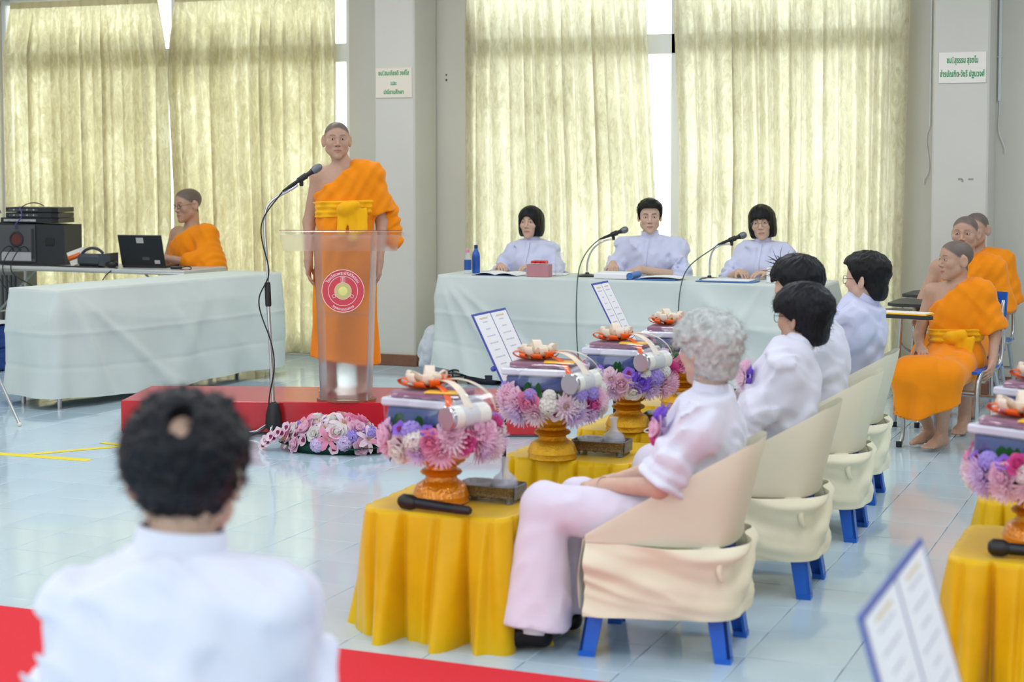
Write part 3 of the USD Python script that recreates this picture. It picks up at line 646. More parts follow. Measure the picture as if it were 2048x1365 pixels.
def creases(fig, p, amp, seed, i_arms=True):
    k = vn(p, 7, 7, 11, seed) * .5 + vn(p @ euler(.5, .6, .4).astype(f4), 5, 22, 8, seed + 1) * .75
    w = vn(p @ euler(-.4, -.7, .3).astype(f4), 4, 13, 5, seed + 2); k = k + .8 * (1 - 2 * np.abs(w)) + .55 * (1 - 2 * np.abs(vn(p @ euler(.6, .35, -.5).astype(f4), 8, 30, 11, seed + 6)))
    d = f4(amp) * k
    for i in (1, -1):
        if fig.arm[i] and i_arms:
            e = A3(*fig.arm[i][0]); m = fig.sh[i] - fig.up * f4(.05) - fig.rx * f4(.03 * i); q = p - m; r = np.sqrt((q * q).sum(1))
            d = d + f4(amp * .9) * np.sin(r * 95 + 2 * vn(p, 9, 9, 9, seed + 3)) * np.exp(-(r / .13) ** 2)
            q = p - e; t = q @ ((fig.sh[i] - e) / f4(np.linalg.norm(fig.sh[i] - e))); d = d + f4(amp * .7) * np.sin(t * 150 + 3 * vn(p, 10, 10, 10, seed + 4)) * np.exp(-((q * q).sum(1) / .09 ** 2))
    return np.maximum(d, -.007)
def shirt(fig, o, mat='white_cotton', sleeve=(.95, .95), loose=.018, hem=-.10, wr=.006, seed=1, res=.008, collar=True, tight=.0, name='shirt', label=None, srad=.062, cw=0.0):
    k = fig.k; up = fig.up; top = fig.nb - fig.n0; na = top / f4(np.linalg.norm(top)); nq = fig.n0 + na * f4(.036); hemz = float(fig.pel[2] + hem)
    def fn(p):
        g = f4(loose); d = fig.trunk(p, loose)
        cutn = (p - (nq + na * f4(.018 * k))) @ na
        for i in (1, -1):
            if not fig.arm[i]: continue
            sh, e, w = fig.sh[i], A3(*fig.arm[i][0]), A3(*fig.arm[i][1]); t = sleeve[0 if i == 1 else 1]
            r0, r1 = srad * k + .004, srad * k * .98
            if t <= 1: end = sh + (e - sh) * f4(t); a = rc(p, sh, end + (e - sh) * f4(.06), r0, r1 + .006)
            else: end = e + (w - e) * f4(t - 1); a = smin(rc(p, sh, e, r0, r1 * .92), rc(p, e, end + (w - e) * f4(.06), r1 * .92, srad * k * .82), .03)
            v = (end - (sh if t <= 1 else e)); v /= f4(np.linalg.norm(v)); cut = (p - end) @ v
            a = a - creases(fig, p, wr, seed)
            a = smax(a, cut, .010)
            d = smin(d, a, .035)
        d = d - creases(fig, p, wr, seed)
        d = smax(d, cutn, .006)
        return smax(d, f4(hemz) - p[:, 2], .006)
    lo, hi = bounds([fig.pel, fig.chest, fig.neck, fig.sh[1], fig.sh[-1]] + [A3(*fig.arm[i][0]) for i in (1, -1) if fig.arm[i]] + [A3(*fig.arm[i][1]) for i in (1, -1) if fig.arm[i] and sleeve[0 if i == 1 else 1] > 1], .17)
    lo[2] = max(lo[2], hemz - .02)
    s = part(o, name, nets(fn, lo, hi, res), mat, True, label=label)
    if collar:
        z = na.astype(float); u, w_, _ = frame_of(z); prof = [(.0605 + cw, .0), (.064 + cw, .002), (.0635 + cw, .018), (.061 + cw, .040), (.0585 + cw, .0415), (.058 + cw, .02), (.057 + cw, 0)]
        v, f = lathe([(r * k, h * k) for r, h in prof], 40, sq=(1.0, 1.0)); base = nq + na * f4(.008 * k)
        part(s, 'collar', (v @ np.stack([u, w_, z]) + base, f), mat, 60)
    s.fn = fn; return s, fn
def cast(fn, P, d, far=.4):               # from points P walk along d until the surface fn
    P = np.asarray(P, f4).copy(); d = np.asarray(d, f4); d = d / f4(np.linalg.norm(d))
    for _ in range(40): P += d * np.clip(fn(P), -.02, .03)[:, None] * f4(.8)
    return P
def strip_on(fn, A, B, n, width, across, inward, out=.003):
    t = np.linspace(0, 1, n)[:, None]; C = np.asarray(A) * (1 - t) + np.asarray(B) * t; ac = np.asarray(across, float); G = np.stack([cast(fn, C + ac * x, inward) for x in np.linspace(-width / 2, width / 2, 4)], 1)
    return thick(G - np.asarray(inward) / np.linalg.norm(inward) * out, .004)
def placket(fig, s, fn, mat, n=5, pocket=None):
    A = fig.neck + fig.fy * f4(.25) - fig.up * f4(.0); B = fig.chest + fig.fy * f4(.30) - fig.up * f4(.20)
    part(s, 'placket', strip_on(fn, A, B, 14, .028, fig.rx, -fig.fy), mat, 50)
    for t in np.linspace(.05, .9, n):
        q = cast(fn, [A * (1 - t) + B * t], -fig.fy)[0]; part(s, 'button', ball(q + fig.fy * f4(.004), (.0065, .004, .0065), 1), 'shirt_button', True)
def trousers(fig, o, mat, seed=2, res=.009, flare=(.0, .0), hem=.06, loose=.022, wr=.006, waist=.12, name='trousers'):
    k = fig.k
    def fn(p):
        d = fig.trunk(p, loose * .8); d = smax(d, (p - (fig.pel + fig.up * f4(waist))) @ fig.up, .01)
        for i in (1, -1):
            if not fig.leg[i]: continue
            kn, an = A3(*fig.leg[i][0]), A3(*fig.leg[i][1]); fl = flare[0 if i == 1 else 1]
            v = (an - kn) / f4(np.linalg.norm(an - kn)); end = an - v * f4(hem)
            l = rc(p, kn, an + v * f4(.04), .058 * k + loose, .052 * k + loose + fl)
            l = smax(l, (p - end) @ v, .008)
            d = smin(d, smin(rc(p, fig.hip[i], kn, .088 * k + loose, .060 * k + loose), l, .02), .025)
        return d - f4(wr) * (vn(p, 8, 8, 8, seed) * .6 + vn(p @ euler(.3, .5, .7).astype(f4), 5, 22, 9, seed + 1) * .8 + .9 * (1 - 2 * np.abs(vn(p @ euler(.2, -.6, .3).astype(f4), 16, 16, 4, seed + 2))))
    lo, hi = bounds([fig.pel, fig.hip[1], fig.hip[-1]] + [A3(*fig.leg[i][j]) for i in (1, -1) if fig.leg[i] for j in (0, 1)], .17)
    return part(o, name, nets(fn, lo, hi, res), mat, True), fn
def shoes(fig, o, mat='black_shoe', sock=True):
    for i in (1, -1):
        def fn(p):
            d = fig.foot_sdf(p, i) - f4(.007); an = A3(*fig.leg[i][1]); return smax(d, p[:, 2] - an[2] + f4(.012), .006)
        an = A3(*fig.leg[i][1]); fd = A3(*fig.leg[i][2]); fd = fd / f4(np.linalg.norm(fd)); c = an + fd * f4(.07)
        part(o, 'shoe', nets(fn, c - .17, c + .17, .006), mat, True)
        if sock:
            kn = A3(*fig.leg[i][0]); v = (kn - an) / f4(np.linalg.norm(kn - an)); part(o, 'sock', tube([an - v * f4(.03), an + v * f4(.05), an + v * f4(.09)], [.046, .044, .044], 16), 'white_sock', True)
def robe(fig, o, seed=1, res=.008, lap=None, skirt=None, sleeveL=.95, neckL=-.055, pit=-.02, hang=None, g=.022, label=None):
    """one shouldered robe over the left shoulder. skirt=(hem z, rx, ry) standing; lap=[(knee R),(knee L),[hem points]] seated"""
    k = fig.k; a_ = fig.neck + fig.rx * f4(neckL) + fig.up * f4(-.005); b_ = fig.chest + fig.rx * f4(.185 * k) + fig.up * f4(pit)
    line = (b_ - a_) / f4(np.linalg.norm(b_ - a_)); nrm = np.cross(fig.fy, line); nrm = nrm * f4(np.sign(nrm @ fig.up)); nrm /= f4(np.linalg.norm(nrm))
    def folds(p):
        s_ = (p - a_) @ (line * f4(.35) + nrm * f4(.94)); w = vn(p, 4, 4, 4, seed); q = p @ euler(.2, -.75, .1).astype(f4)
        az = np.arctan2(p[:, 0] - fig.pel[0], p[:, 1] - fig.pel[1])
        low = np.clip((fig.chest[2] - .12 - p[:, 2]) / .15, 0, 1)
        up_ = .0055 * np.sin(s_ * 105 + w * 3.2) * (.6 + .6 * vn(p, 5, 5, 5, seed + 5)) + .007 * vn(q, 5, 5, 24, seed + 7) + .006 * (1 - 2 * np.abs(vn(q, 4, 4, 14, seed + 6)))
        dn = .011 * np.sin(az * 9 + 2.2 * w + p[:, 2] * 2) * (.5 + .5 * vn(p, 3, 3, 2, seed + 8)) + .009 * (1 - 2 * np.abs(vn(p, 11, 11, 3, seed + 9)))
        return (up_ * (1 - low) + dn * low).astype(f4)
    def fn(p):
        d = fig.trunk(p, g); d = smax(d, (p - a_) @ nrm, .008)
        if fig.arm[-1]:
            sh, e = fig.sh[-1], A3(*fig.arm[-1][0]); end = sh + (e - sh) * f4(sleeveL); v = (e - sh) / f4(np.linalg.norm(e - sh))
            s_ = rc(p, sh + fig.rx * f4(.01), end + v * f4(.03), .078 * k, .098 * k); s_ = smin(s_, rc(p, fig.neck + fig.rx * f4(-.07 * k) - fig.up * f4(.03), sh, .060 * k, .076 * k), .03)
            if hang is not None: s_ = smin(s_, rc(p, end - v * f4(.04), end + A3(*hang), .075 * k, .055 * k), .05)
            s_ = smax(s_, (p - a_) @ nrm - f4(.05), .01)
            s_ = smax(s_, (p - end) @ v - (0 if hang is None else 9), .010)
            d = smin(d, s_, .035)
        if skirt:
            hz, rx_, ry_ = skirt[:3]; t = np.clip((fig.pel[2] + .05 - p[:, 2]) / (fig.pel[2] + .05 - hz), 0, 1.1); ax, ay = (.165 * k + (rx_ - .165 * k) * t), (.135 * k + (ry_ - .135 * k) * t)
            q = np.sqrt(((p[:, 0] - fig.pel[0]) / ax) ** 2 + ((p[:, 1] - fig.pel[1]) / ay) ** 2); c = (q - 1) * np.minimum(ax, ay)
            c = smax(c.astype(f4), p[:, 2] - fig.pel[2] - f4(.16), .03); d = smin(d, c, .04)
            hzz = hz + (skirt[3] if len(skirt) > 3 else 0) * np.clip(p[:, 0] * 8, -1, 1); d = d - folds(p); d = smax(d, hzz.astype(f4) - p[:, 2], .006)
            q2 = (q - 1) * np.minimum(ax, ay) + .014; return smax(d, -smax(q2.astype(f4) + .008, p[:, 2] - f4(hz + .07), .01), .004)
        if lap:
            kr, kl, hems, cutn, cuto = lap; kr, kl = A3(*kr), A3(*kl)
            l = smin(rc(p, fig.hip[1], kr, .105 * k, .088 * k), rc(p, fig.hip[-1], kl, .105 * k, .088 * k), .09); m0 = (fig.hip[1] + fig.hip[-1]) / 2; m1 = (kr + kl) / 2
            l = smin(l, rc(p, m0, m1, .095 * k, .080 * k), .06); h_ = [A3(*q) for q in hems]
            kk = [kr, m1, kl]
            for q0, q1 in zip(kk, h_): l = smin(l, rc(p, q0, q1, .078 * k, .060 * k), .07)
            d = smin(d, l, .05); d = d - folds(p); d = smax(d, plane(p, cutn, cuto), .006)
            c = None
            for q0, q1 in zip(kk, h_):
                e_ = rc(p, q0 + (q1 - q0) * f4(.35), q1 + (q1 - q0) * f4(.6), .045 * k, .045 * k); c = e_ if c is None else smin(c, e_, .07)
            return smax(d, -c, .006)
        return d - folds(p)
    pts = [fig.pel, fig.chest, fig.neck, fig.sh[-1], fig.sh[1]] + ([A3(*fig.arm[-1][0])] if fig.arm[-1] else [])
    if hang is not None: pts.append(A3(*fig.arm[-1][0]) + A3(*hang))
    if skirt: pts += [A3(fig.pel[0] + skirt[1], fig.pel[1] + skirt[2], skirt[0] + .1), A3(fig.pel[0] - skirt[1], fig.pel[1] - skirt[2], skirt[0] + .1)]
    if lap: pts += [A3(*lap[0]), A3(*lap[1])] + [A3(*q) for q in lap[2]]
    lo, hi = bounds(pts, .15)
    return part(o, 'robe', nets(fn, lo, hi, res), 'saffron_cloth', True, label=label), fn
def sash(fig, o, z, fn, w=.045, knot=(-.03, 0), seed=3, g=.012, tails=True):
    k = fig.k; c = fig.pel + (fig.chest - fig.pel) * f4(z)
    def f2(p):
        h = (p - c) @ fig.up + f4(.05) * ((p - c) @ fig.rx) ; d = smax(fn(p) - f4(g), fig.trunk(p, .052), .01); d = smax(d, np.abs(h) - f4(w), .015)
        d = d - f4(.004) * np.sin(h * 210 + 2 * vn(p, 6, 6, 6, seed))
        return smax(d, ((p - c) @ fig.rx - f4(.28)), .01)
    lo, hi = bounds([c], .26); lo[2] = c[2] - w - .05; hi[2] = c[2] + w + .05
    b = part(o, 'sash', nets(f2, lo, hi, .007), 'yellow_sash', True, label='yellow knotted sash')
    q = cast(fn, [c + fig.fy * f4(.4) + fig.rx * f4(knot[0]) + fig.up * f4(knot[1])], -fig.fy)[0]
    def f3(p):
        d = el(p, q + fig.fy * f4(.012), A3(.050, .034, .042) * k); d = smin(d, el(p, q + fig.fy * f4(.016) - fig.rx * f4(.055) + fig.up * f4(.02), A3(.034, .024, .026)), .02)
        if tails:
            for dx, L, s_ in ((.02, .16, 1), (-.035, .20, 2), (-.075, .14, 3)):
                a = q + fig.rx * f4(dx); e = q + fig.rx * f4(dx * 1.6) - fig.up * f4(L) + fig.fy * f4(.02); t_ = np.clip((p - a) @ ((e - a) / f4(np.linalg.norm(e - a))) / f4(L), 0, 1)
                m = p - (a + t_[:, None] * (e - a)); mid = (a + e) / 2; q3 = p - mid; h3 = (e - a) / f4(np.linalg.norm(e - a)); wv = np.sqrt(np.maximum(np.abs(q3 @ fig.rx) - f4(.018), 0) ** 2 + np.maximum(np.abs(q3 @ np.cross(h3, fig.rx)) - f4(.002), 0) ** 2 + np.maximum(np.abs(q3 @ h3) - f4(L / 2 - .01), 0) ** 2) - f4(.011)
                d = smin(d, wv.astype(f4), .02)
        return d - f4(.006) * vn(p, 20, 20, 14, seed) - f4(.004) * vn(p, 40, 40, 20, seed)
    part(b, 'knot', nets(f3, q - .26, q + .2, .006), 'yellow_sash', True)
# ================================================================== the people
def person(label, loc, rz, fig, skin='skin', style=None, hmat='black_hair', group=None, res=.0115, hres=.003, hseed=1, hand_res=.0035):
    o = thing('person', label, 'person', loc, rz, group); m = fig.body(res, hres, hand_res)
    part(o, 'body', m, skin, True, col=fig.colors(m[0])); eyes(fig, o)
    h = hair(fig, o, style, hmat, hseed) if style else None
    return o, h
DN = (0, 0, -1)
# the novice who speaks at the lectern
f = Figure(size=1.0, head=.98, pel=(0, 0, .905), sw=.158, build=.94, skin='tan', shaved=True, ears=1.12, hyaw=.22, hpitch=-.02, neck_len=.165, headc=(.042, .03, 1.522),
           armR=((.222, -.03, 1.03), (.215, .05, .80), (0, .12, -1), (-1, 0, 0), .35), armL=((-.222, -.03, 1.03), (-.215, .06, .80), (0, .12, -1), (1, 0, 0), .35),
           legR=((.088, .02, .48), (.092, -.03, .075), (.16, 1, 0)), legL=((-.088, .02, .48), (-.092, -.03, .075), (-.16, 1, 0)))
o, _ = person('young novice in orange robe standing and speaking behind the lectern', (-4.845, 9.010, .192), PI + .336, f, res=.009)
_, fn = robe(f, o, 1, .0075, skirt=(.19, .205, .165, .02), sleeveL=.80, hang=None)
sash(f, o, .70, fn, .048, knot=(-.03, .0), seed=2)
def drape(p):
    d = rc(p, (-.262, -.055, 1.12), (-.285, -.065, .92), .050, .060); return d - f4(.007) * np.sin(p[:, 2] * 80 + p[:, 0] * 60 + 2 * vn(p, 8, 8, 8, 4)) - f4(.004) * vn(p, 30, 30, 10, 5)
part(o, 'robe_fold', nets(drape, (-.40, -.2, .78), (-.15, .08, 1.22), .007), 'saffron_cloth', True)

# the monk at the laptop
f = Figure(size=1.14, head=1.16, pel=(0, 0, .52), sw=.185, build=1.2, skin='tan', shaved=True, hyaw=.0, hpitch=.12, neck_len=.145, chin=1.15,
           armR=((.29, .06, .74), (.12, .30, .81), (-.3, 1, 0), DN, .35), armL=((-.35, .04, .74), (-.08, .30, .81), (.3, 1, 0), DN, .35),
           legR=((.12, .42, .50), (.12, .44, .075), (0, 1, 0)), legL=((-.12, .42, .50), (-.12, .44, .075), (0, 1, 0)))
o, _ = person('monk in glasses and orange robe sitting behind the laptop', (-7.69, 11.69, 0), PI - .42, f)
robe(f, o, 4, .009, sleeveL=1.0, hang=(.10, .16, .06), lap=((.12, .42, .50), (-.12, .42, .50), [(.12, .45, .2), (0, .45, .2), (-.12, .45, .2)], (0, 0, -1), (0, 0, .24)))
glasses(f, o, 'glasses_wire', r=.020, round_=False)

def panel(label, x, k, hyaw, hpitch, hroll, hands, style, seed, mat, female, glass=None, skin='fair', pz=.53, sw=.168, hm='black_hair', hk=1.0):
    (eR, wR, dR, cR), (eL, wL, dL, cL) = hands
    f = Figure(size=k, head=hk, pel=(0, -.02, pz), shz=.094, sw=sw, build=.95, skin=skin, female=female, hyaw=hyaw, hpitch=hpitch, hroll=hroll,
               armR=(eR, wR, dR, DN, cR), armL=(eL, wL, dL, DN, cL), legR=((.10, .40, .48), (.10, .42, .075), (0, 1, 0)), legL=((-.10, .40, .48), (-.10, .42, .075), (0, 1, 0)))
    o, h = person(label, (x, 11.70, 0), PI, f, style=style, hmat=hm, hseed=seed)
    s, fn = shirt(f, o, mat, (1.45, 1.45) if female else (1.25, 1.25), .018, -.12, .011, seed, srad=.054 if female else .062); placket(f, s, fn, mat)
    t, _ = trousers(f, o, 'dark_trousers', seed); shoes(f, o, sock=False)
    if glass: glasses(f, o, glass, r=.0245 if glass == 'glasses_gold' else .02, round_=glass == 'glasses_gold')
    return o, f, s, fn
pw1, *w1 = panel('woman with a straight black bob in white shirt, leftmost at the panel table', -4.72, .96, .03, .0, 0, (((.24, .06, .74), (.14, .26, .815), (-.5, .8, 0), .4), ((-.24, .06, .74), (-.12, .26, .815), (.5, .8, 0), .4)), 'bob', 3, 'lilac_white_cotton', True, sw=.152)
pm, *m1 = panel('short haired man in white shirt sitting at the middle of the panel table', -3.79, 1.02, .34, .04, 0, (((.26, .05, .76), (.19, .27, .85), (-.35, .9, -.25), .7), ((-.26, .07, .76), (-.02, .27, .815), (.75, .6, -.1), .35)), 'short', 4, 'lilac_white_cotton', False, pz=.545, sw=.185)
pw2, *w2 = panel('smiling woman with fringe and round glasses in white shirt at the panel table', -2.96, .96, .12, .06, .10, (((.24, .06, .74), (.10, .26, .815), (-.6, .7, 0), .4), ((-.24, .06, .74), (-.10, .26, .815), (.6, .7, 0), .4)), 'fringe', 5, 'lilac_white_cotton', True, glass='glasses_gold', pz=.55, hk=1.03, sw=.152)

# the row of guests in covered chairs
LAP = dict(armR=((.21, .02, .58), (.09, .23, .53), (-.55, .8, 0), DN, .5), armL=((-.21, .02, .58), (-.07, .22, .54), (.55, .8, 0), DN, .5),
           legR=((.10, .37, .44), (.10, .42, .075), (.1, 1, 0)), legL=((-.10, .37, .44), (-.10, .42, .075), (-.1, 1, 0)))
def guest(label, loc, rz, style, seed, mat, hm='black_hair', k=.92, hyaw=0, hpitch=0, hroll=0, lean=.14, glass=None, tilt=0, skin='fair', pose=LAP, flare=(0, 0), tm='warm_white_cotton', sleeve=(.95, .95), headc=None, sw=.166, hk=1.0, pel=(0, -.07, .46), twist=0, them=.05, chest_len=.30):
    f = Figure(size=k, head=hk, pel=pel, shz=.094, chest_len=chest_len, lean=lean, tilt=tilt, twist=twist, sw=sw, build=1.0, skin=skin, female=False, hyaw=hyaw, hpitch=hpitch, hroll=hroll, headc=headc, **pose)
    o, h = person(label, loc, rz, f, style=style, hmat=hm, hseed=seed)
    s, fn = shirt(f, o, mat, sleeve, .020, -.10, .0115, seed); trousers(f, o, tm, seed, flare=flare, hem=them); shoes(f, o)
    if glass: glasses(f, o, glass, r=.022)
    return o, f, h, fn
P1 = dict(armR=((.20, .02, .57), (.07, .20, .52), (-.45, .85, -.1), DN, .5), armL=((-.205, -.01, .56), (-.09, .20, .535), (.6, .75, -.12), DN, .55),
          legR=((.10, .33, .44), (.03, .36, .085), (.1, 1, 0)), legL=((-.135, .385, .46), (-.20, .40, .085), (-.15, 1, 0)))
C1, C2, C3, C4 = (-1.64, 5.28, 0), (-1.575, 6.17, 0), (-1.60, 7.155, 0), (-1.67, 7.95, 0); CR = (PI / 2 + .10, PI / 2 + .06, PI / 2 + .05, PI / 2 + .05)
g1 = guest('old woman with wavy grey hair in white, sitting in the nearest covered chair', C1, CR[0], 'perm', 7, 'white_cotton', 'grey_hair', k=.92, hyaw=-.60, pel=(0, -.07, .435), pose=P1, flare=(.03, .052), headc=(.0, -.125, .978), lean=.16, hk=.96, them=-.005, chest_len=.265)
g2 = guest('guest with thick black hair and spectacles in white, in the second covered chair', C2, CR[1], 'layered', 8, 'white_cotton', 'blue_black_hair', hyaw=-.48, headc=(.09, -.155, 1.005), lean=.12, glass='glasses_wire', skin='tan')
g3 = guest('guest leaning forward with spiky black fringe, mostly hidden behind the spectacled guest', C3, CR[2], 'layered', 9, 'white_cotton', 'blue_black_hair', hyaw=-.4, headc=(-.03, .05, 1.06), lean=-.10, pel=(0, -.06, .48))
g4 = guest('man with swept black hair and glasses in pale lilac shirt, farthest covered chair', C4, CR[3], 'swept', 10, 'lilac_white_cotton', hyaw=-.32, headc=(.0, -.16, 1.035), lean=.16, glass='glasses_wire', skin='fair', pel=(0, -.07, .48), sw=.18, k=.96)

# three novices waiting on the tablet arm chairs
def novice(label, loc, rz, k, pose, hyaw, hpitch=0, seed=1, hem=.30, lap=True, hk=.96, pz=.50, hroll=0, skin='tan'):
    f = Figure(size=k, head=hk, pel=(0, 0, pz), lean=.02, sw=.165, build=.92, skin=skin, shaved=True, ears=1.08, hyaw=hyaw, hpitch=hpitch, hroll=hroll, **pose)
    o, _ = person(label, loc, rz, f, res=.009)
    kr, kl = pose['legR'][0], pose['legL'][0]; hx = [np.array(kr) + (0.02, .03, -.22), (np.array(kr) + kl) / 2 + (0, .05, -.25), np.array(kl) + (-.02, .02, -.22)]
    _, fn = robe(f, o, seed, .008, lap=(kr, kl, hx, (-.35, -.25, -1), (0, .42, hem)), sleeveL=.92, hang=None)
    sash(f, o, .42, fn, .04, knot=(-.02, 0), seed=seed, g=.010)
    return o, f
N1 = dict(armR=((.205, .03, .60), (.115, .24, .565), (-.55, .8, -.25), DN, .35), armL=((-.215, -.03, .63), (-.235, .06, .49), (-.05, .6, -.7), (1, 0, 0), .5),
          legR=((.12, .40, .43), (.07, .17, .08), (.5, .9, 0)), legL=((-.10, .38, .43), (-.02, .24, .08), (.2, 1, 0)))
N2 = dict(armR=((.26, .06, .70), (.20, .30, .66), (-.4, .8, 0), DN, .4), armL=((-.22, .0, .66), (-.12, .22, .58), (.5, .8, 0), DN, .4),
          legR=((.12, .40, .45), (.10, .30, .08), (.1, 1, 0)), legL=((-.10, .40, .45), (-.08, .34, .08), (0, 1, 0)))
n1 = novice('novice in orange robe sitting barefoot with head turned, nearest tablet arm chair', (-1.335, 9.68, 0), PI - .22, .87, N1, -.72, seed=11, hem=.21)
n2 = novice('novice looking towards the camera, half hidden behind the nearest seated novice', (-1.385, 10.42, 0), PI - .08, .99, N2, -.02, seed=12, hem=.28, pz=.54)
n3 = novice('novice with face almost hidden, rearmost of the three sitting in a row', (-1.41, 11.10, 0), PI - .1, .99, N2, -.15, seed=13, hem=.28, pz=.54)

# the man in the foreground, seen from behind
f = f_fore = Figure(size=1.0, head=1.03, pel=(0, 0, .485), sw=.145, shz=.078, tilt=.0, build=1.0, skin='fair', hyaw=-.04, lean=.0, headc=(.012, .03, 1.088),
           armR=((.170, .05, .63), (.12, .24, .58), (-.6, .8, 0), DN, .4), armL=((-.200, .03, .63), (-.12, .24, .58), (.6, .8, 0), DN, .4), legR=((.11, .42, .46), (.11, .44, .08), (.1, 1, 0)), legL=((-.11, .42, .46), (-.11, .44, .08), (-.1, 1, 0)))
fo, fh = person('man with short black hair and a bald spot seen from behind in the foreground', (-1.527, 2.265, 0), .42, f, style='crop', hmat='blue_black_hair', hseed=21)
fs, ffn = shirt(f, fo, 'white_cotton', (.98, .98), .020, -.12, .012, 21, .007, cw=.010, srad=.062); trousers(f, fo, 'warm_white_cotton', 21); shoes(f, fo)

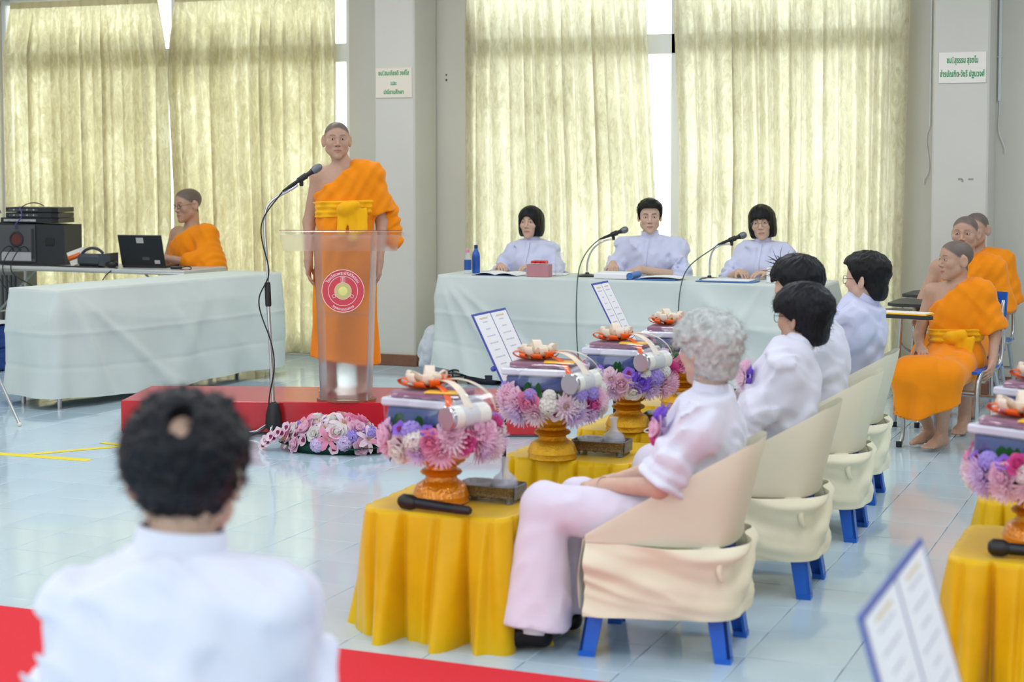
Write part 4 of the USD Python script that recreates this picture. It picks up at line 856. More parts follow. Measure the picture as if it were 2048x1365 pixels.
strands(g1[1], g1[2], mesh_pts(g1[2]), 'grey_hair', 1500, .024, .0011, 1, .004, .5)
strands(g2[1], g2[2], mesh_pts(g2[2]), 'blue_black_hair', 900, .022, .0010, 2, .0, .7)
v_, n_ = mesh_pts(g3[2]); q_ = g3[1].headl(v_.astype(f4)); k_ = (q_[:, 1] > .055) & (q_[:, 2] > .045); strands(g3[1], g3[2], (v_[k_], n_[k_]), 'blue_black_hair', 34, .042, .0034, 3, .0, .1)
strands(f_fore, fh, mesh_pts(fh), 'blue_black_hair', 900, .020, .0012, 4, .004, .3)
GLYPH = {'s1a':[[[795,9,795,18,800,27,807,31,827,34,826,40,818,42,800,37,800,51,813,55,831,53,833,57,848,57,847,49,842,44,844,39,844,-1,828,-1,827,21,816,20,811,15,814,10,822,11,823,-1,804,-1,798,3]],[[759,69,759,76,769,81,795,81,795,69,782,68,784,63,784,12,791,10,792,0,790,-1,777,-2,772,0,768,6,768,60,765,68]],[[701,37,705,47,715,54,733,55,739,53,741,57,756,57,756,52,750,44,752,37,752,-1,736,-1,736,32,733,40,727,41,719,39,717,28,731,30,731,17,725,17,719,14,717,-1,701,-1]],[[745,60,732,57,731,59,730,70,732,74,738,77,757,77,757,65,745,65]],[[655,0,641,54,657,53,669,13,674,17,676,32,672,40,664,41,661,53,677,54,687,48,692,37,692,20,688,10,682,3,671,-1]],[[595,2,599,15,605,12,614,12,621,22,620,34,615,41,609,42,596,39,596,52,605,55,618,55,628,51,633,46,637,36,637,17,633,7,625,0,618,-2,599,0]],[[515,67,524,71,561,71,561,59,515,59]],[[508,36,512,48,517,53,531,54,535,51,541,54,555,53,561,44,561,-1,545,-1,544,41,540,41,538,36,532,36,529,41,525,37,525,17,529,12,538,11,539,-1,536,-2,521,-1,512,6,508,19]],[[457,3,461,16,479,11,485,14,484,18,467,24,460,30,458,35,460,48,472,55,497,53,498,39,478,42,475,38,499,26,502,20,500,6,495,1,486,-2,472,-2]],[[398,11,399,23,404,28,398,36,398,44,403,52,410,55,427,53,425,42,418,42,414,38,418,33,425,33,425,22,418,22,415,18,417,12,423,11,430,13,432,18,432,54,448,54,448,13,446,7,440,1,430,-2,410,-1,404,2]],[[338,33,340,45,351,53,372,54,381,50,388,38,388,-1,372,-1,372,33,369,40,360,41,355,37,363,33,363,26,356,21,355,-1,340,-2,339,21,345,30]],[[341,66,351,71,373,71,373,78,387,78,387,59,342,59]],[[308,7,308,54,324,54,324,13,331,11,332,0,318,-2,313,0]],[[245,54,261,54,262,21,266,14,273,13,278,16,279,21,279,54,295,54,295,13,292,5,287,0,271,-2,260,5,258,-1,245,-1]],[[183,9,183,18,188,27,195,31,215,34,214,40,206,42,188,37,188,51,201,55,219,53,221,57,236,57,235,49,230,44,232,39,232,-1,216,-1,215,21,204,20,199,15,202,10,210,11,211,-1,192,-1,186,3]],[[130,70,172,70,172,-1,130,-1],[137,7,165,6,165,63,137,63]],[[66,54,82,54,83,21,87,14,94,13,99,16,100,21,100,54,116,54,116,13,113,5,108,0,92,-2,81,5,79,-1,66,-1]],[[7,42,5,52,12,55,21,55,28,50,29,39,24,28,23,19,26,12,34,12,37,16,37,30,31,33,31,43,37,45,38,54,54,54,54,45,49,38,53,33,53,11,47,2,37,-2,24,-2,15,1,9,7,7,27,14,41]]],'s1b':[[[124,11,126,22,138,21,138,15,152,15,152,3,132,3]],[[124,38,126,49,138,48,138,42,152,42,152,30,132,30]],[[66,9,66,18,71,27,78,31,98,34,97,40,89,42,71,37,71,51,84,55,98,55,107,52,112,47,115,39,115,-1,99,-1,98,21,87,20,82,15,85,10,93,11,94,-1,75,-1,69,3]],[[37,54,53,54,53,13,60,11,60,-1,47,-2,38,4]],[[8,54,24,54,24,13,31,11,31,-1,18,-2,9,4]]],'s1c':[[[498,41,499,53,505,55,522,55,531,49,533,45,532,-1,517,0,517,39,513,42,501,39]],[[439,16,439,54,455,54,455,20,459,12,464,12,470,12,473,19,463,21,459,25,458,35,460,39,470,37,470,32,474,31,474,54,490,54,490,32,496,30,496,21,490,20,488,9,482,2,471,-2,453,-1,442,7]],[[377,33,379,45,390,53,411,54,420,50,427,38,427,-1,411,-1,411,33,408,40,399,41,394,37,402,33,402,26,395,21,394,-1,379,-2,378,21,384,30]],[[316,37,320,47,330,54,348,55,354,53,356,57,371,57,371,52,365,44,367,37,367,-1,351,-1,351,32,348,40,342,41,334,39,332,28,346,30,346,17,340,17,334,14,332,-1,316,-1]],[[321,67,330,71,348,71,354,79,362,79,369,72,368,63,362,59,321,59],[356,67,360,66,361,71,356,72]],[[253,13,253,54,269,54,269,21,270,16,275,13,282,14,286,21,287,54,303,54,303,-1,290,-1,288,4,281,-1,267,-2,256,5]],[[206,41,207,53,213,55,230,55,239,49,241,45,240,-1,225,0,225,39,221,42,209,39]],[[156,35,157,46,164,53,187,55,198,52,199,39,184,42,175,42,173,39,190,34,201,26,203,21,201,6,196,1,187,-2,159,1,158,24,169,25,159,30],[172,12,183,10,187,13,187,19,183,22,172,24]],[[100,67,109,71,146,71,146,59,100,59]],[[66,33,67,44,75,52,84,55,104,53,114,43,115,18,118,13,122,13,127,16,129,24,129,54,145,54,145,-1,132,-1,130,5,120,-2,105,0,99,9,98,37,91,41,83,38,91,33,91,27,84,24,83,12,90,11,92,1,86,-2,74,-1,67,6,67,23,73,30]],[[7,16,7,54,23,54,24,15,28,12,38,13,40,18,40,73,56,73,56,14,52,5,43,-1,25,-2,16,1,10,7]]],'s2a':[[[691,13,691,54,707,54,707,21,708,16,713,13,720,14,724,21,725,54,741,54,741,-1,728,-1,726,4,719,-1,705,-2,694,5]],[[652,69,652,76,662,81,688,81,688,69,675,68,677,63,677,12,684,10,685,0,683,-1,670,-2,665,0,661,6,661,60,658,68]],[[592,19,593,41,601,53,615,54,620,51,625,54,637,54,643,49,645,44,645,-1,629,-1,628,41,624,41,622,36,616,36,615,40,611,41,608,30,609,17,613,12,622,11,623,-1,609,-2,601,1,596,6]],[[541,3,545,16,563,11,569,14,568,18,551,24,544,30,542,35,544,48,556,55,581,53,582,39,562,42,559,38,583,26,586,20,584,6,579,1,570,-2,556,-2]],[[483,9,483,18,488,27,495,31,515,34,514,40,506,42,488,37,488,51,501,55,519,53,521,57,536,57,535,49,530,44,532,39,532,-1,516,-1,515,21,504,20,499,15,502,10,510,11,511,-1,492,-1,486,3]],[[512,-7,517,-5,528,-6,531,-10,531,-26,517,-26,517,-16,513,-15]],[[399,-1,399,54,415,54,415,26,417,17,423,13,430,14,433,21,433,54,449,54,449,13,446,5,435,-2,421,-1,414,5,412,-1]],[[345,3,349,16,367,11,373,14,372,18,355,24,348,30,346,35,348,48,360,55,385,53,386,39,366,42,363,38,387,26,390,20,388,6,383,1,374,-2,360,-2]],[[295,3,299,16,317,11,323,14,322,18,305,24,298,30,296,35,298,48,310,55,335,53,336,39,316,42,313,38,337,26,340,20,338,6,333,1,324,-2,310,-2]],[[242,35,243,46,250,53,273,55,284,52,285,39,270,42,261,42,259,39,276,34,287,26,289,21,287,6,282,1,273,-2,245,1,244,24,255,25,245,30],[258,12,269,10,273,13,273,19,269,22,258,24]],[[183,9,183,18,188,27,195,31,215,34,214,40,206,42,188,37,188,51,201,55,219,53,221,57,236,57,235,49,230,44,232,39,232,-1,216,-1,215,21,204,20,199,15,202,10,210,11,211,-1,192,-1,186,3]],[[213,-15,213,-6,217,-5,228,-6,231,-10,231,-26,217,-26,217,-16]],[[130,70,172,70,172,-1,130,-1],[137,7,165,6,165,63,137,63]],[[66,54,82,54,83,21,87,14,94,13,99,16,100,21,100,54,116,54,116,13,113,5,108,0,92,-2,81,5,79,-1,66,-1]],[[7,42,5,52,12,55,21,55,28,50,29,39,24,28,23,19,26,12,34,12,37,16,37,30,31,33,31,43,37,45,38,54,54,54,54,45,49,38,53,33,53,11,47,2,37,-2,24,-2,15,1,9,7,7,27,14,41]]],'s2b':[[[923,37,927,47,937,54,955,55,961,53,963,57,978,57,978,52,972,44,974,37,974,-1,958,-1,958,32,955,40,949,41,941,39,939,28,953,30,953,17,947,17,941,14,939,-1,923,-1]],[[967,60,954,57,953,59,952,70,954,74,960,77,979,77,979,65,967,65]],[[877,0,863,54,879,53,891,13,896,17,898,32,894,40,886,41,883,53,899,54,909,48,914,37,914,20,910,10,904,3,893,-1]],[[817,2,821,15,827,12,836,12,843,22,842,34,837,41,831,42,818,39,818,52,827,55,840,55,850,51,855,46,859,36,859,17,855,7,847,0,840,-2,828,-2]],[[758,54,774,54,775,21,779,14,786,13,791,16,792,21,792,54,808,54,808,13,805,5,800,0,784,-2,773,5,771,-1,758,-1]],[[699,37,699,51,702,53,709,55,733,53,736,58,750,57,748,48,742,43,746,35,746,17,742,8,733,1,706,-1,706,20,701,21,701,32,721,32,721,14,725,13,730,22,728,38,720,42,712,42]],[[699,-12,702,-6,708,-3,715,-3,722,-8,726,-4,732,-7,732,-2,746,-2,746,-21,732,-21,727,-17,724,-21,719,-21,715,-16,712,-17,712,-21,699,-21]],[[641,54,657,54,658,16,662,12,670,12,674,18,674,73,690,73,690,14,683,2,672,-2,659,-2,650,1,644,7,641,16]],[[563,3,567,16,585,11,591,14,590,18,573,24,566,30,564,35,566,48,578,55,603,53,604,39,584,42,581,38,605,26,608,20,606,6,601,1,592,-2,578,-2]],[[557,60,557,66,564,70,588,71,589,78,603,78,603,59]],[[508,42,506,52,513,55,522,55,529,50,530,39,525,28,524,19,527,12,535,12,538,16,538,30,532,33,532,43,538,45,539,54,555,54,555,45,550,38,554,33,554,11,548,2,538,-2,525,-2,516,1,510,7,508,27,515,41]],[[468,66,470,77,481,76,483,70,506,70,506,59,476,59]],[[456,2,460,15,466,12,475,12,482,22,481,34,476,41,470,42,457,39,457,52,466,55,479,55,489,51,494,46,498,36,498,17,494,7,486,0,479,-2,467,-2]],[[424,32,450,33,451,19,424,19]],[[363,19,364,41,372,53,386,54,391,51,396,54,408,54,414,49,416,44,416,-1,400,-1,399,41,395,41,393,36,387,36,386,40,382,41,379,30,380,17,384,12,393,11,394,-1,380,-2,372,1,367,6]],[[307,59,307,67,316,71,353,71,353,59]],[[299,46,299,54,311,54,313,49,317,54,325,54,327,50,333,54,349,52,353,45,353,-1,337,-1,337,36,334,41,329,40,321,28,320,-1,304,-1,304,29,310,38,303,40]],[[210,33,211,44,219,52,228,55,248,53,258,43,259,18,262,13,266,13,271,16,273,24,273,54,289,54,289,-1,276,-1,274,5,264,-2,249,0,243,9,242,37,235,41,227,38,235,33,235,27,228,24,227,12,234,11,236,1,230,-2,218,-1,211,6,211,23,217,30]],[[172,66,174,77,185,76,187,70,210,70,210,59,180,59]],[[151,54,167,54,167,20,171,12,176,12,182,13,184,18,184,54,200,54,200,14,193,2,182,-2,169,-2,160,1,154,7,151,16]],[[98,3,102,16,120,11,126,14,125,18,108,24,101,30,99,35,101,48,113,55,138,53,139,39,119,42,116,38,140,26,143,20,141,6,136,1,127,-2,113,-2]],[[54,41,55,53,61,55,78,55,87,49,89,45,88,-1,73,0,73,39,69,42,57,39]],[[3,38,4,51,11,54,30,55,43,50,48,44,51,34,51,20,47,8,35,0,11,-1,11,20,5,22,5,31,26,32,26,14,29,13,34,20,34,33,30,40,21,42,6,37]],[[32,83,47,83,47,59,32,59]]],'e1':[[[894,-1,894,54,910,54,910,26,912,17,918,13,925,14,928,21,928,54,944,54,944,13,941,5,930,-2,916,-1,909,5,907,-1]],[[840,3,844,16,862,11,868,14,867,18,850,24,843,30,841,35,843,48,855,55,880,53,881,39,861,42,858,38,882,26,885,20,883,6,878,1,869,-2,855,-2]],[[790,3,794,16,812,11,818,14,817,18,800,24,793,30,791,35,793,48,805,55,830,53,831,39,811,42,808,38,832,26,835,20,833,6,828,1,819,-2,805,-2]],[[737,35,738,46,745,53,768,55,779,52,780,39,765,42,756,42,754,39,771,34,782,26,784,21,782,6,777,1,768,-2,740,1,739,24,750,25,740,30],[753,12,764,10,768,13,768,19,764,22,753,24]],[[681,59,681,67,690,71,727,71,727,59]],[[674,19,675,41,683,53,697,54,702,51,707,54,719,54,725,49,727,44,727,-1,711,-1,710,41,706,41,704,36,698,36,697,40,693,41,690,30,691,17,695,12,704,11,705,-1,691,-2,683,1,678,6]],[[636,66,638,77,649,76,651,70,674,70,674,59,644,59]],[[614,11,615,23,620,28,614,36,614,44,619,52,626,55,643,53,641,42,634,42,630,38,634,33,641,33,641,22,634,22,631,18,633,12,639,11,646,13,648,18,648,54,664,54,664,13,662,7,656,1,646,-2,626,-1,620,2]],[[563,3,567,16,585,11,591,14,590,18,573,24,566,30,564,35,566,48,578,55,603,53,604,39,584,42,581,38,605,26,608,20,606,6,601,1,592,-2,578,-2]],[[558,67,567,71,604,71,604,59,558,59]],[[505,16,505,54,521,54,522,15,526,12,536,13,538,18,538,73,554,73,554,14,550,5,541,-1,523,-2,514,1,509,6]],[[468,38,470,49,482,48,482,42,496,42,496,30,476,30]],[[468,11,470,22,482,21,482,15,496,15,496,3,476,3]],[[418,3,422,16,440,11,446,14,445,18,428,24,421,30,419,35,421,48,433,55,458,53,459,39,439,42,436,38,460,26,463,20,461,6,456,1,447,-2,433,-2]],[[356,-1,347,54,363,54,367,28,374,53,385,54,393,28,397,54,413,54,404,-1,387,0,380,27,372,-1]],[[288,13,288,54,304,54,304,21,305,16,310,13,317,14,321,21,322,54,338,54,338,-1,325,-1,323,4,316,-1,302,-2,291,5]],[[226,11,227,23,232,28,226,36,226,44,231,52,238,55,255,53,253,42,246,42,242,38,246,33,253,33,253,22,246,22,243,18,245,12,251,11,258,13,260,18,260,54,276,54,276,13,274,7,268,1,258,-2,238,-1,232,2]],[[175,3,179,16,197,11,203,14,202,18,185,24,178,30,176,35,178,48,190,55,215,53,216,39,196,42,193,38,217,26,220,20,218,6,213,1,204,-2,190,-2]],[[169,66,179,71,201,71,201,78,215,78,215,59,170,59]],[[146,7,146,54,162,54,162,13,169,11,170,0,156,-2,151,0]],[[99,0,85,54,101,53,113,13,118,17,120,32,116,40,108,41,105,53,121,54,131,48,136,37,136,20,132,10,126,3,115,-1]],[[38,3,42,16,60,11,66,14,65,18,48,24,41,30,39,35,41,48,53,55,78,53,79,39,59,42,56,38,80,26,83,20,81,6,76,1,67,-2,53,-2]],[[2,69,2,76,12,81,38,81,38,69,25,68,27,63,27,12,34,10,35,0,33,-1,20,-2,15,0,11,6,11,60,8,68]]],'e2':[[[587,20,593,28,587,36,587,44,592,52,599,55,616,53,614,42,607,42,603,38,607,33,614,33,614,22,607,22,604,18,606,12,612,11,619,13,621,18,621,54,637,54,637,13,635,7,629,1,619,-2,599,-1,589,6]],[[542,41,543,53,549,55,566,55,575,49,577,45,576,-1,561,0,561,39,557,42,545,39]],[[486,33,488,45,499,53,520,54,529,50,536,38,536,-1,520,-1,520,33,517,40,508,41,503,37,511,33,511,26,504,21,503,-1,488,-2,487,21,493,30]],[[426,-1,426,54,442,54,442,26,444,17,450,13,457,14,460,21,460,54,476,54,476,13,473,5,462,-2,448,-1,441,5,439,-1]],[[372,3,376,16,394,11,400,14,399,18,382,24,375,30,373,35,375,48,387,55,412,53,413,39,393,42,390,38,414,26,417,20,415,6,410,1,401,-2,387,-2]],[[322,3,326,16,344,11,350,14,349,18,332,24,325,30,323,35,325,48,337,55,362,53,363,39,343,42,340,38,364,26,367,20,365,6,360,1,351,-2,337,-2]],[[269,35,270,46,277,53,300,55,311,52,312,39,297,42,288,42,286,39,303,34,314,26,316,21,314,6,309,1,300,-2,272,1,271,24,282,25,272,30],[285,12,296,10,300,13,300,19,296,22,285,24]],[[234,11,236,22,248,21,248,15,262,15,262,3,242,3]],[[234,38,236,49,248,48,248,42,262,42,262,30,242,30]],[[184,3,188,16,206,11,212,14,211,18,194,24,187,30,185,35,187,48,199,55,224,53,225,39,205,42,202,38,226,26,229,20,227,6,222,1,213,-2,199,-2]],[[122,-1,113,54,129,54,133,28,140,53,151,54,159,28,163,54,179,54,170,-1,153,0,146,27,138,-1]],[[54,34,59,47,67,53,88,55,100,50,105,41,105,-1,89,-1,89,36,86,41,74,40,70,28,73,13,83,12,85,0,81,-2,67,-1,58,6,54,18]],[[16,66,18,77,29,76,31,70,54,70,54,59,24,59]],[[4,2,8,15,14,12,23,12,30,22,29,34,24,41,18,42,5,39,5,52,14,55,27,55,37,51,42,46,46,36,46,17,42,7,34,0,27,-2,15,-2]]]}
# ================================================================== lettering: outlines in units of 1/70 capital height
def letters(key, height, depth=.001):
    s = height / 70.0; out = []
    for rings in GLYPH[key]:
        pts = [np.array(r, float).reshape(-1, 2) * s for r in rings]
        try:
            g = Polygon(pts[0], pts[1:]).buffer(0)
            for q in getattr(g, 'geoms', [g]):
                if q.area > 0: out.append(prism(q, 0, depth))
        except Exception: pass
    v, f = cat(out); v[:, 0] -= (v[:, 0].min() + v[:, 0].max()) / 2; return v, f
def upright(m, loc, rz=0):      # lettering laid in xy stands up in xz, read from -y
    v, f = m; return np.stack([v[:, 0], -v[:, 2], v[:, 1]], 1) @ euler(0, 0, rz).T + np.asarray(loc, float), f
simple('sign_card', (228, 220, 204), .6); simple('sign_card_white', (236, 230, 222), .6); simple('green_print', (58, 150, 92), .6)
def sign(label, x0, x1, z0, z1, lines, card):
    o = thing('paper_sign', label, 'sign', ((x0 + x1) / 2, 11.6955, (z0 + z1) / 2)); w, h = (x1 - x0) / 2, (z1 - z0) / 2
    part(o, 'card', box((-w, -.004, -h), (w, .0045, h), .001), card, 0)
    for k, hh, z, wid in lines:
        v, f = letters(k, hh); sc = wid / (v[:, 0].max() - v[:, 0].min()); v[:, 0] *= sc; part(o, 'lettering', upright((v, f), (0, -.0040, z)), 'green_print', 0, label='green printed lettering')
sign('cream paper sign with three lines of green Thai lettering on the left column', -6.012, -5.703, 2.072, 2.300, (('s1a', .036, .058, .262), ('s1b', .034, -.018, .05), ('s1c', .034, -.086, .17)), 'sign_card')
sign('white paper sign with two lines of green Thai lettering on the right column', -1.752, -1.442, 2.112, 2.318, (('s2a', .042, .030, .205), ('s2b', .042, -.062, .292)), 'sign_card_white')
# conduits and loose wires on the walls
simple('white_conduit', (214, 218, 220), .5)
solo('wall_conduit', cat([box((-1.408, WV - .022, 2.0), (-1.390, WV - .002, CEIL - .01), .002), box((-1.418, WV - .024, 2.30), (-1.380, WV - .0015, 2.306), .001)]), 'white_conduit', 'thin white cable conduit running down beside the right column', 'conduit')
c_ = spline([(-1.399, WV - .012, 2.0), (-1.401, WV - .012, 1.86), (-1.391, WV - .012, 1.76), (-1.365, WV - .014, 1.70), (-1.355, WV - .016, 1.64)], 20); solo('wall_wire', tube(c_, .004, 6), 'white_conduit', 'loose white wire hanging below the conduit at the right column', 'wire')
solo('thin_conduit', box((-1.872, WV - .012, 1.83), (-1.862, WV - .002, CEIL - .01), .001), 'white_conduit', 'very thin conduit in the corner left of the right column', 'conduit')
c_ = spline([(-1.867, WV - .008, 1.82), (-1.870, WV - .008, 1.6), (-1.875, WV - .01, 1.50), (-1.90, WV - .014, 1.46)], 16); solo('hanging_wire', cat([tube(c_, .003, 6), box((-1.905, WV - .018, 1.425), (-1.897, WV - .01, 1.46), .002)]), 'white_conduit', 'short loose wire with a dark tip left of the right column', 'wire')

# ================================================================== platform, carpet, floor tape
simple('red_laminate', (196, 30, 44), .22, noise=(3, .06)); simple('grey_edge', (150, 150, 152), .4); simple('red_carpet', (226, 42, 56), .95, noise=(300, .12), bump=(420, .002)); simple('yellow_tape', (240, 220, 30), .5)
PR = math.atan2(.328, .944)
pl = thing('stage_platform', 'low red glossy platform under the lectern', 'platform', (-5.88, 8.17, 0), PR)
part(pl, 'deck', box((0, 0, .012), (2.5, .66, .192), .004), 'red_laminate', 30); part(pl, 'base_strip', box((.006, .006, 0), (2.494, .654, .012)), 'grey_edge', 0)
cp_, cf_ = grid(np.stack(list(np.meshgrid(np.linspace(-9.5, 1.2, 160), np.linspace(3.15, 4.80, 24), indexing='ij')) + [np.zeros((160, 24))], -1)); cp_[:, 2] = .004 + .0012 * noise(cp_ * 3, 3); cp_[:, 1] += (noise(cp_ * 1.5, 5) - .5) * .012
P_ = cp_.reshape(160, 24, 3); solo('red_carpet', thick(P_, .0038), 'red_carpet', 'long red carpet runner crossing the tiled floor in the foreground', 'carpet', smooth=50)
def tape(a, b, w=.05, z=.0008): a, b = np.array(a), np.array(b); d = (b - a) / np.linalg.norm(b - a); n = np.array([-d[1], d[0]]) * w / 2; return prism([tuple(a + n), tuple(a - n), tuple(b - n), tuple(b + n)], 0, z)
solo('floor_tape', cat([tape((-7.0, 7.30), (-5.50, 7.36), .07), move(tape((-5.92, 7.38), (-5.35, 8.13), .055), (0, 0, .0006)), move(tape((-5.78, 7.85), (-5.2, 7.75), .045), (0, 0, .001))]), 'yellow_tape', 'yellow tape lines crossing on the floor tiles left of the platform', 'tape', smooth=0)

# ================================================================== lectern
def _frost(p):
    return usdkit.material(stage, p, {'p': ('principled_bsdf', {'base_color': (.93, .93, .96), 'roughness': .24, 'ior': 1.2, 'transmission_weight': 1.0}), 'd': ('principled_bsdf', {'base_color': (.85, .86, .92), 'roughness': .35}), 'm': ('mix_closure', {'fac': .03})}, [('p.BSDF', 'm.closure1'), ('d.BSDF', 'm.closure2')], surface='m.closure')
_defs['frosted_acrylic'] = _frost
film('clear_acrylic', (.93, .94, .97), fac=.14, grough=.08); simple('wood_brown', (150, 92, 66), .4, noise=(30, .2)); simple('logo_red', (214, 66, 80), .4); simple('logo_line', (250, 206, 206), .4); simple('logo_olive', (214, 196, 130), .4); simple('logo_yellow', (236, 232, 140), .4)
le = thing('lectern', 'frosted clear acrylic lectern with a round red emblem, standing on the platform', 'lectern', (-4.675, 8.70, .192), PR)
def panel_quad(w0, w1, z0, z1, y, t): return hull([(s * w / 2, yy, z) for s in (-1, 1) for (w, z) in ((w0, z0), (w1, z1)) for yy in (y, y + t)])
part(le, 'front_panel', panel_quad(.275, .345, .012, .985, -.10, .010), 'frosted_acrylic', 20)
for s in (-1, 1):
    part(le, 'side_panel', hull([(s * (w - t), y, z) for (w, z) in ((.138, .012), (.173, .985)) for t in (0, .010) for y in (-.088, .10)]), 'frosted_acrylic', 20)
part(le, 'rear_shelf', box((-.145, -.085, .50), (.145, .095, .508), .002), 'clear_acrylic', 20)
sl = euler(-.12, 0, 0)
v, f = box((-.352, -.20, -.005), (.352, .16, .005), .002); v[:, 0] *= 1 - .10 * np.clip(-v[:, 1] / .2, 0, 1) * 0; part(le, 'reading_shelf', (v @ sl.T + (0, .0, .972), f), 'clear_acrylic', 20)
part(le, 'shelf_edge', (np.array(box((-.352, -.203, .0052), (.352, -.198, .0085), .001)[0]) @ sl.T + (0, 0, .972), box((-.352, -.203, .0052), (.352, -.198, .0085), .001)[1]), 'wood_brown', 0)
part(le, 'fascia', panel_quad(.655, .69, .885, .978, -.206, .006), 'frosted_acrylic', 20)
part(le, 'foot_plate', prism(Point(0, 0).buffer(.19, 24), 0, .0118) if 0 else move(prism(Polygon([(.175 * cos(a), .12 * sin(a)) for a in np.linspace(0, 2 * PI, 40)[:-1]]), 0, .0118), (0, 0, 0)), 'wood_brown', 30)
em = part(le, 'emblem', move(lathe([(0, -.001), (.125, -.001), (.125, .0015), (0, .0015)], 56), (0, -.1035, .648), rot=(PI / 2, 0, 0)), 'logo_red', 0, label='round red emblem with a pale lamp and Thai lettering')
def ring(r0, r1, z=.0022): return lathe([(r0, 0), (r1, 0), (r1, z), (r0, z), (r0, 0)], 56)
def face(m, dz=0): return move(m, (0, -.1050 - dz, .648), rot=(PI / 2, 0, 0))
part(em, 'emblem_ring', face(cat([ring(.1205, .125), ring(.0835, .0872), ring(.048, .0505)])), 'logo_line', 0)
part(em, 'emblem_disc', face(lathe([(0, 0), (.048, 0), (.048, .0016), (0, .0016)], 40)), 'logo_olive', 0); part(em, 'emblem_core', face(lathe([(0, 0), (.026, 0), (.026, .0024), (0, .0024)], 32)), 'logo_yellow', 0)
def frame_rect(x0, y0, x1, y1, t=.0016): return cat([box((x0, y0, 0), (x0 + t, y1, .002)), box((x1 - t, y0, 0), (x1, y1, .002)), box((x0, y0, 0), (x1, y0 + t, .002)), box((x0, y1 - t, 0), (x1, y1, .002))])
arms = []
for a in (0, 2 * PI / 3, -2 * PI / 3):
    arms.append(move(frame_rect(-.013, .0505, .013, .081, .003) if a == 0 else frame_rect(-.010, .0505, .010, .070, .003), rz=a))
arms[0] = cat([arms[0], box((-.0035, .0505, 0), (.0035, .079, .002))])
for a_ in arms: part(em, 'emblem_arm', face(a_), 'logo_line', 0)
def arc_text(key, h, r, a_span, top=True):
    v, f = letters(key, h, .0022); w = v[:, 0].max() - v[:, 0].min(); a = v[:, 0] / w * a_span
    R = r + v[:, 1] if top else r - v[:, 1]
    return np.stack([R * np.sin(a), R * np.cos(a) if top else -R * np.cos(a), v[:, 2]], 1), f
part(em, 'emblem_lettering', face(arc_text('e1', .0185, .0950, 2.15)), 'logo_line', 0); part(em, 'emblem_lettering', face(arc_text('e2', .0165, .1130, 1.25, False)), 'logo_line', 0)

# ================================================================== microphones and stands
simple('chrome', (206, 208, 212), .18, .95); simple('black_plastic', (24, 25, 28), .45); simple('dark_metal', (52, 56, 62), .35, .8); simple('mic_grille', (120, 124, 130), .4, .8, bump=(900, .0006)); simple('black_cable', (26, 28, 30), .5); simple('green_cable', (70, 96, 88), .5)
def mic_parts(o, A, B, cable=None, clip=True):
    A, B = np.asarray(A, float), np.asarray(B, float); L = np.linalg.norm(B - A); d = (B - A) / L
    at = lambda t: A + (B - A) * t
    part(o, 'mic_handle', tube([at(.0), at(.02), at(.55), at(.70), at(.72)], [.008, .0095, .0125, .0150, .0150], 14), 'black_plastic')
    part(o, 'mic_grille', tube([at(.72), at(.74), at(.80), at(.90), at(.97), at(1.0)], [.018, .0195, .0240, .0238, .0170, .005], 18), 'mic_grille', 60)
    part(o, 'mic_collar', tube([at(.70), at(.75)], [.0185, .0185], 16), 'dark_metal')
    part(o, 'plug', tube([at(-.16), at(-.02), at(.0)], [.0055, .0075, .008], 10), 'dark_metal')
    if clip: part(o, 'mic_clip', cat([tube([at(.30), at(.55)], [.0165, .0185], 14), cbox(at(.40) + (0, 0, -.028), (.02, .02, .03), .004)]), 'black_plastic')
ms = thing('microphone_stand', 'tall chrome microphone stand with a bent neck beside the lectern', 'microphone stand', (-5.0, 8.42, 0))
part(ms, 'base_hub', lathe([(.012, .20), (.03, .19), (.046, .13), (.05, .06), (.035, .035), (0, .03)], 20), 'black_plastic')
for a in (PR, PR + PI, PR - PI / 2): part(ms, 'leg', tube([(.03 * cos(a), .03 * sin(a), .075), (.10 * cos(a), .10 * sin(a), .03), (.20 * cos(a), .20 * sin(a), .012)], [.008, .008, .007], 8), 'chrome')
part(ms, 'lower_tube', tube([(0, 0, .15), (-.045, .02, .80)], .0115, 12), 'chrome'); part(ms, 'clutch', tube([(-.040, .018, .75), (-.041, .0185, .76), (-.050, .025, .88), (-.051, .025, .89)], [.015, .018, .018, .014], 14), 'black_plastic')
up_ = spline([(-.05, .024, .86), (-.062, .03, 1.10), (-.068, .032, 1.24), (-.055, .04, 1.325), (.0, .068, 1.385), (.105, .11, 1.452)], 30); part(ms, 'upper_tube', tube(up_, .0085, 10), 'chrome')
mo = thing('microphone', 'black corded microphone with silver grille, in front of the standing novice', 'microphone', (0, 0, 0)); mic_parts(mo, (-4.945, 8.505, 1.435), (-4.785, 8.62, 1.565))
cb = spline([(-4.972, 8.487, 1.412), (-5.02, 8.46, 1.34), (-5.075, 8.435, 1.24), (-5.055, 8.43, 1.06), (-5.03, 8.42, .92), (-5.085, 8.42, .82), (-5.02, 8.41, .58), (-4.985, 8.40, .38), (-5.02, 8.40, .20), (-5.04, 8.39, .05), (-5.12, 8.34, .006), (-5.3, 8.2, .006)], 70)
part(mo, 'cable', tube(cb, .0042, 6), 'black_cable')

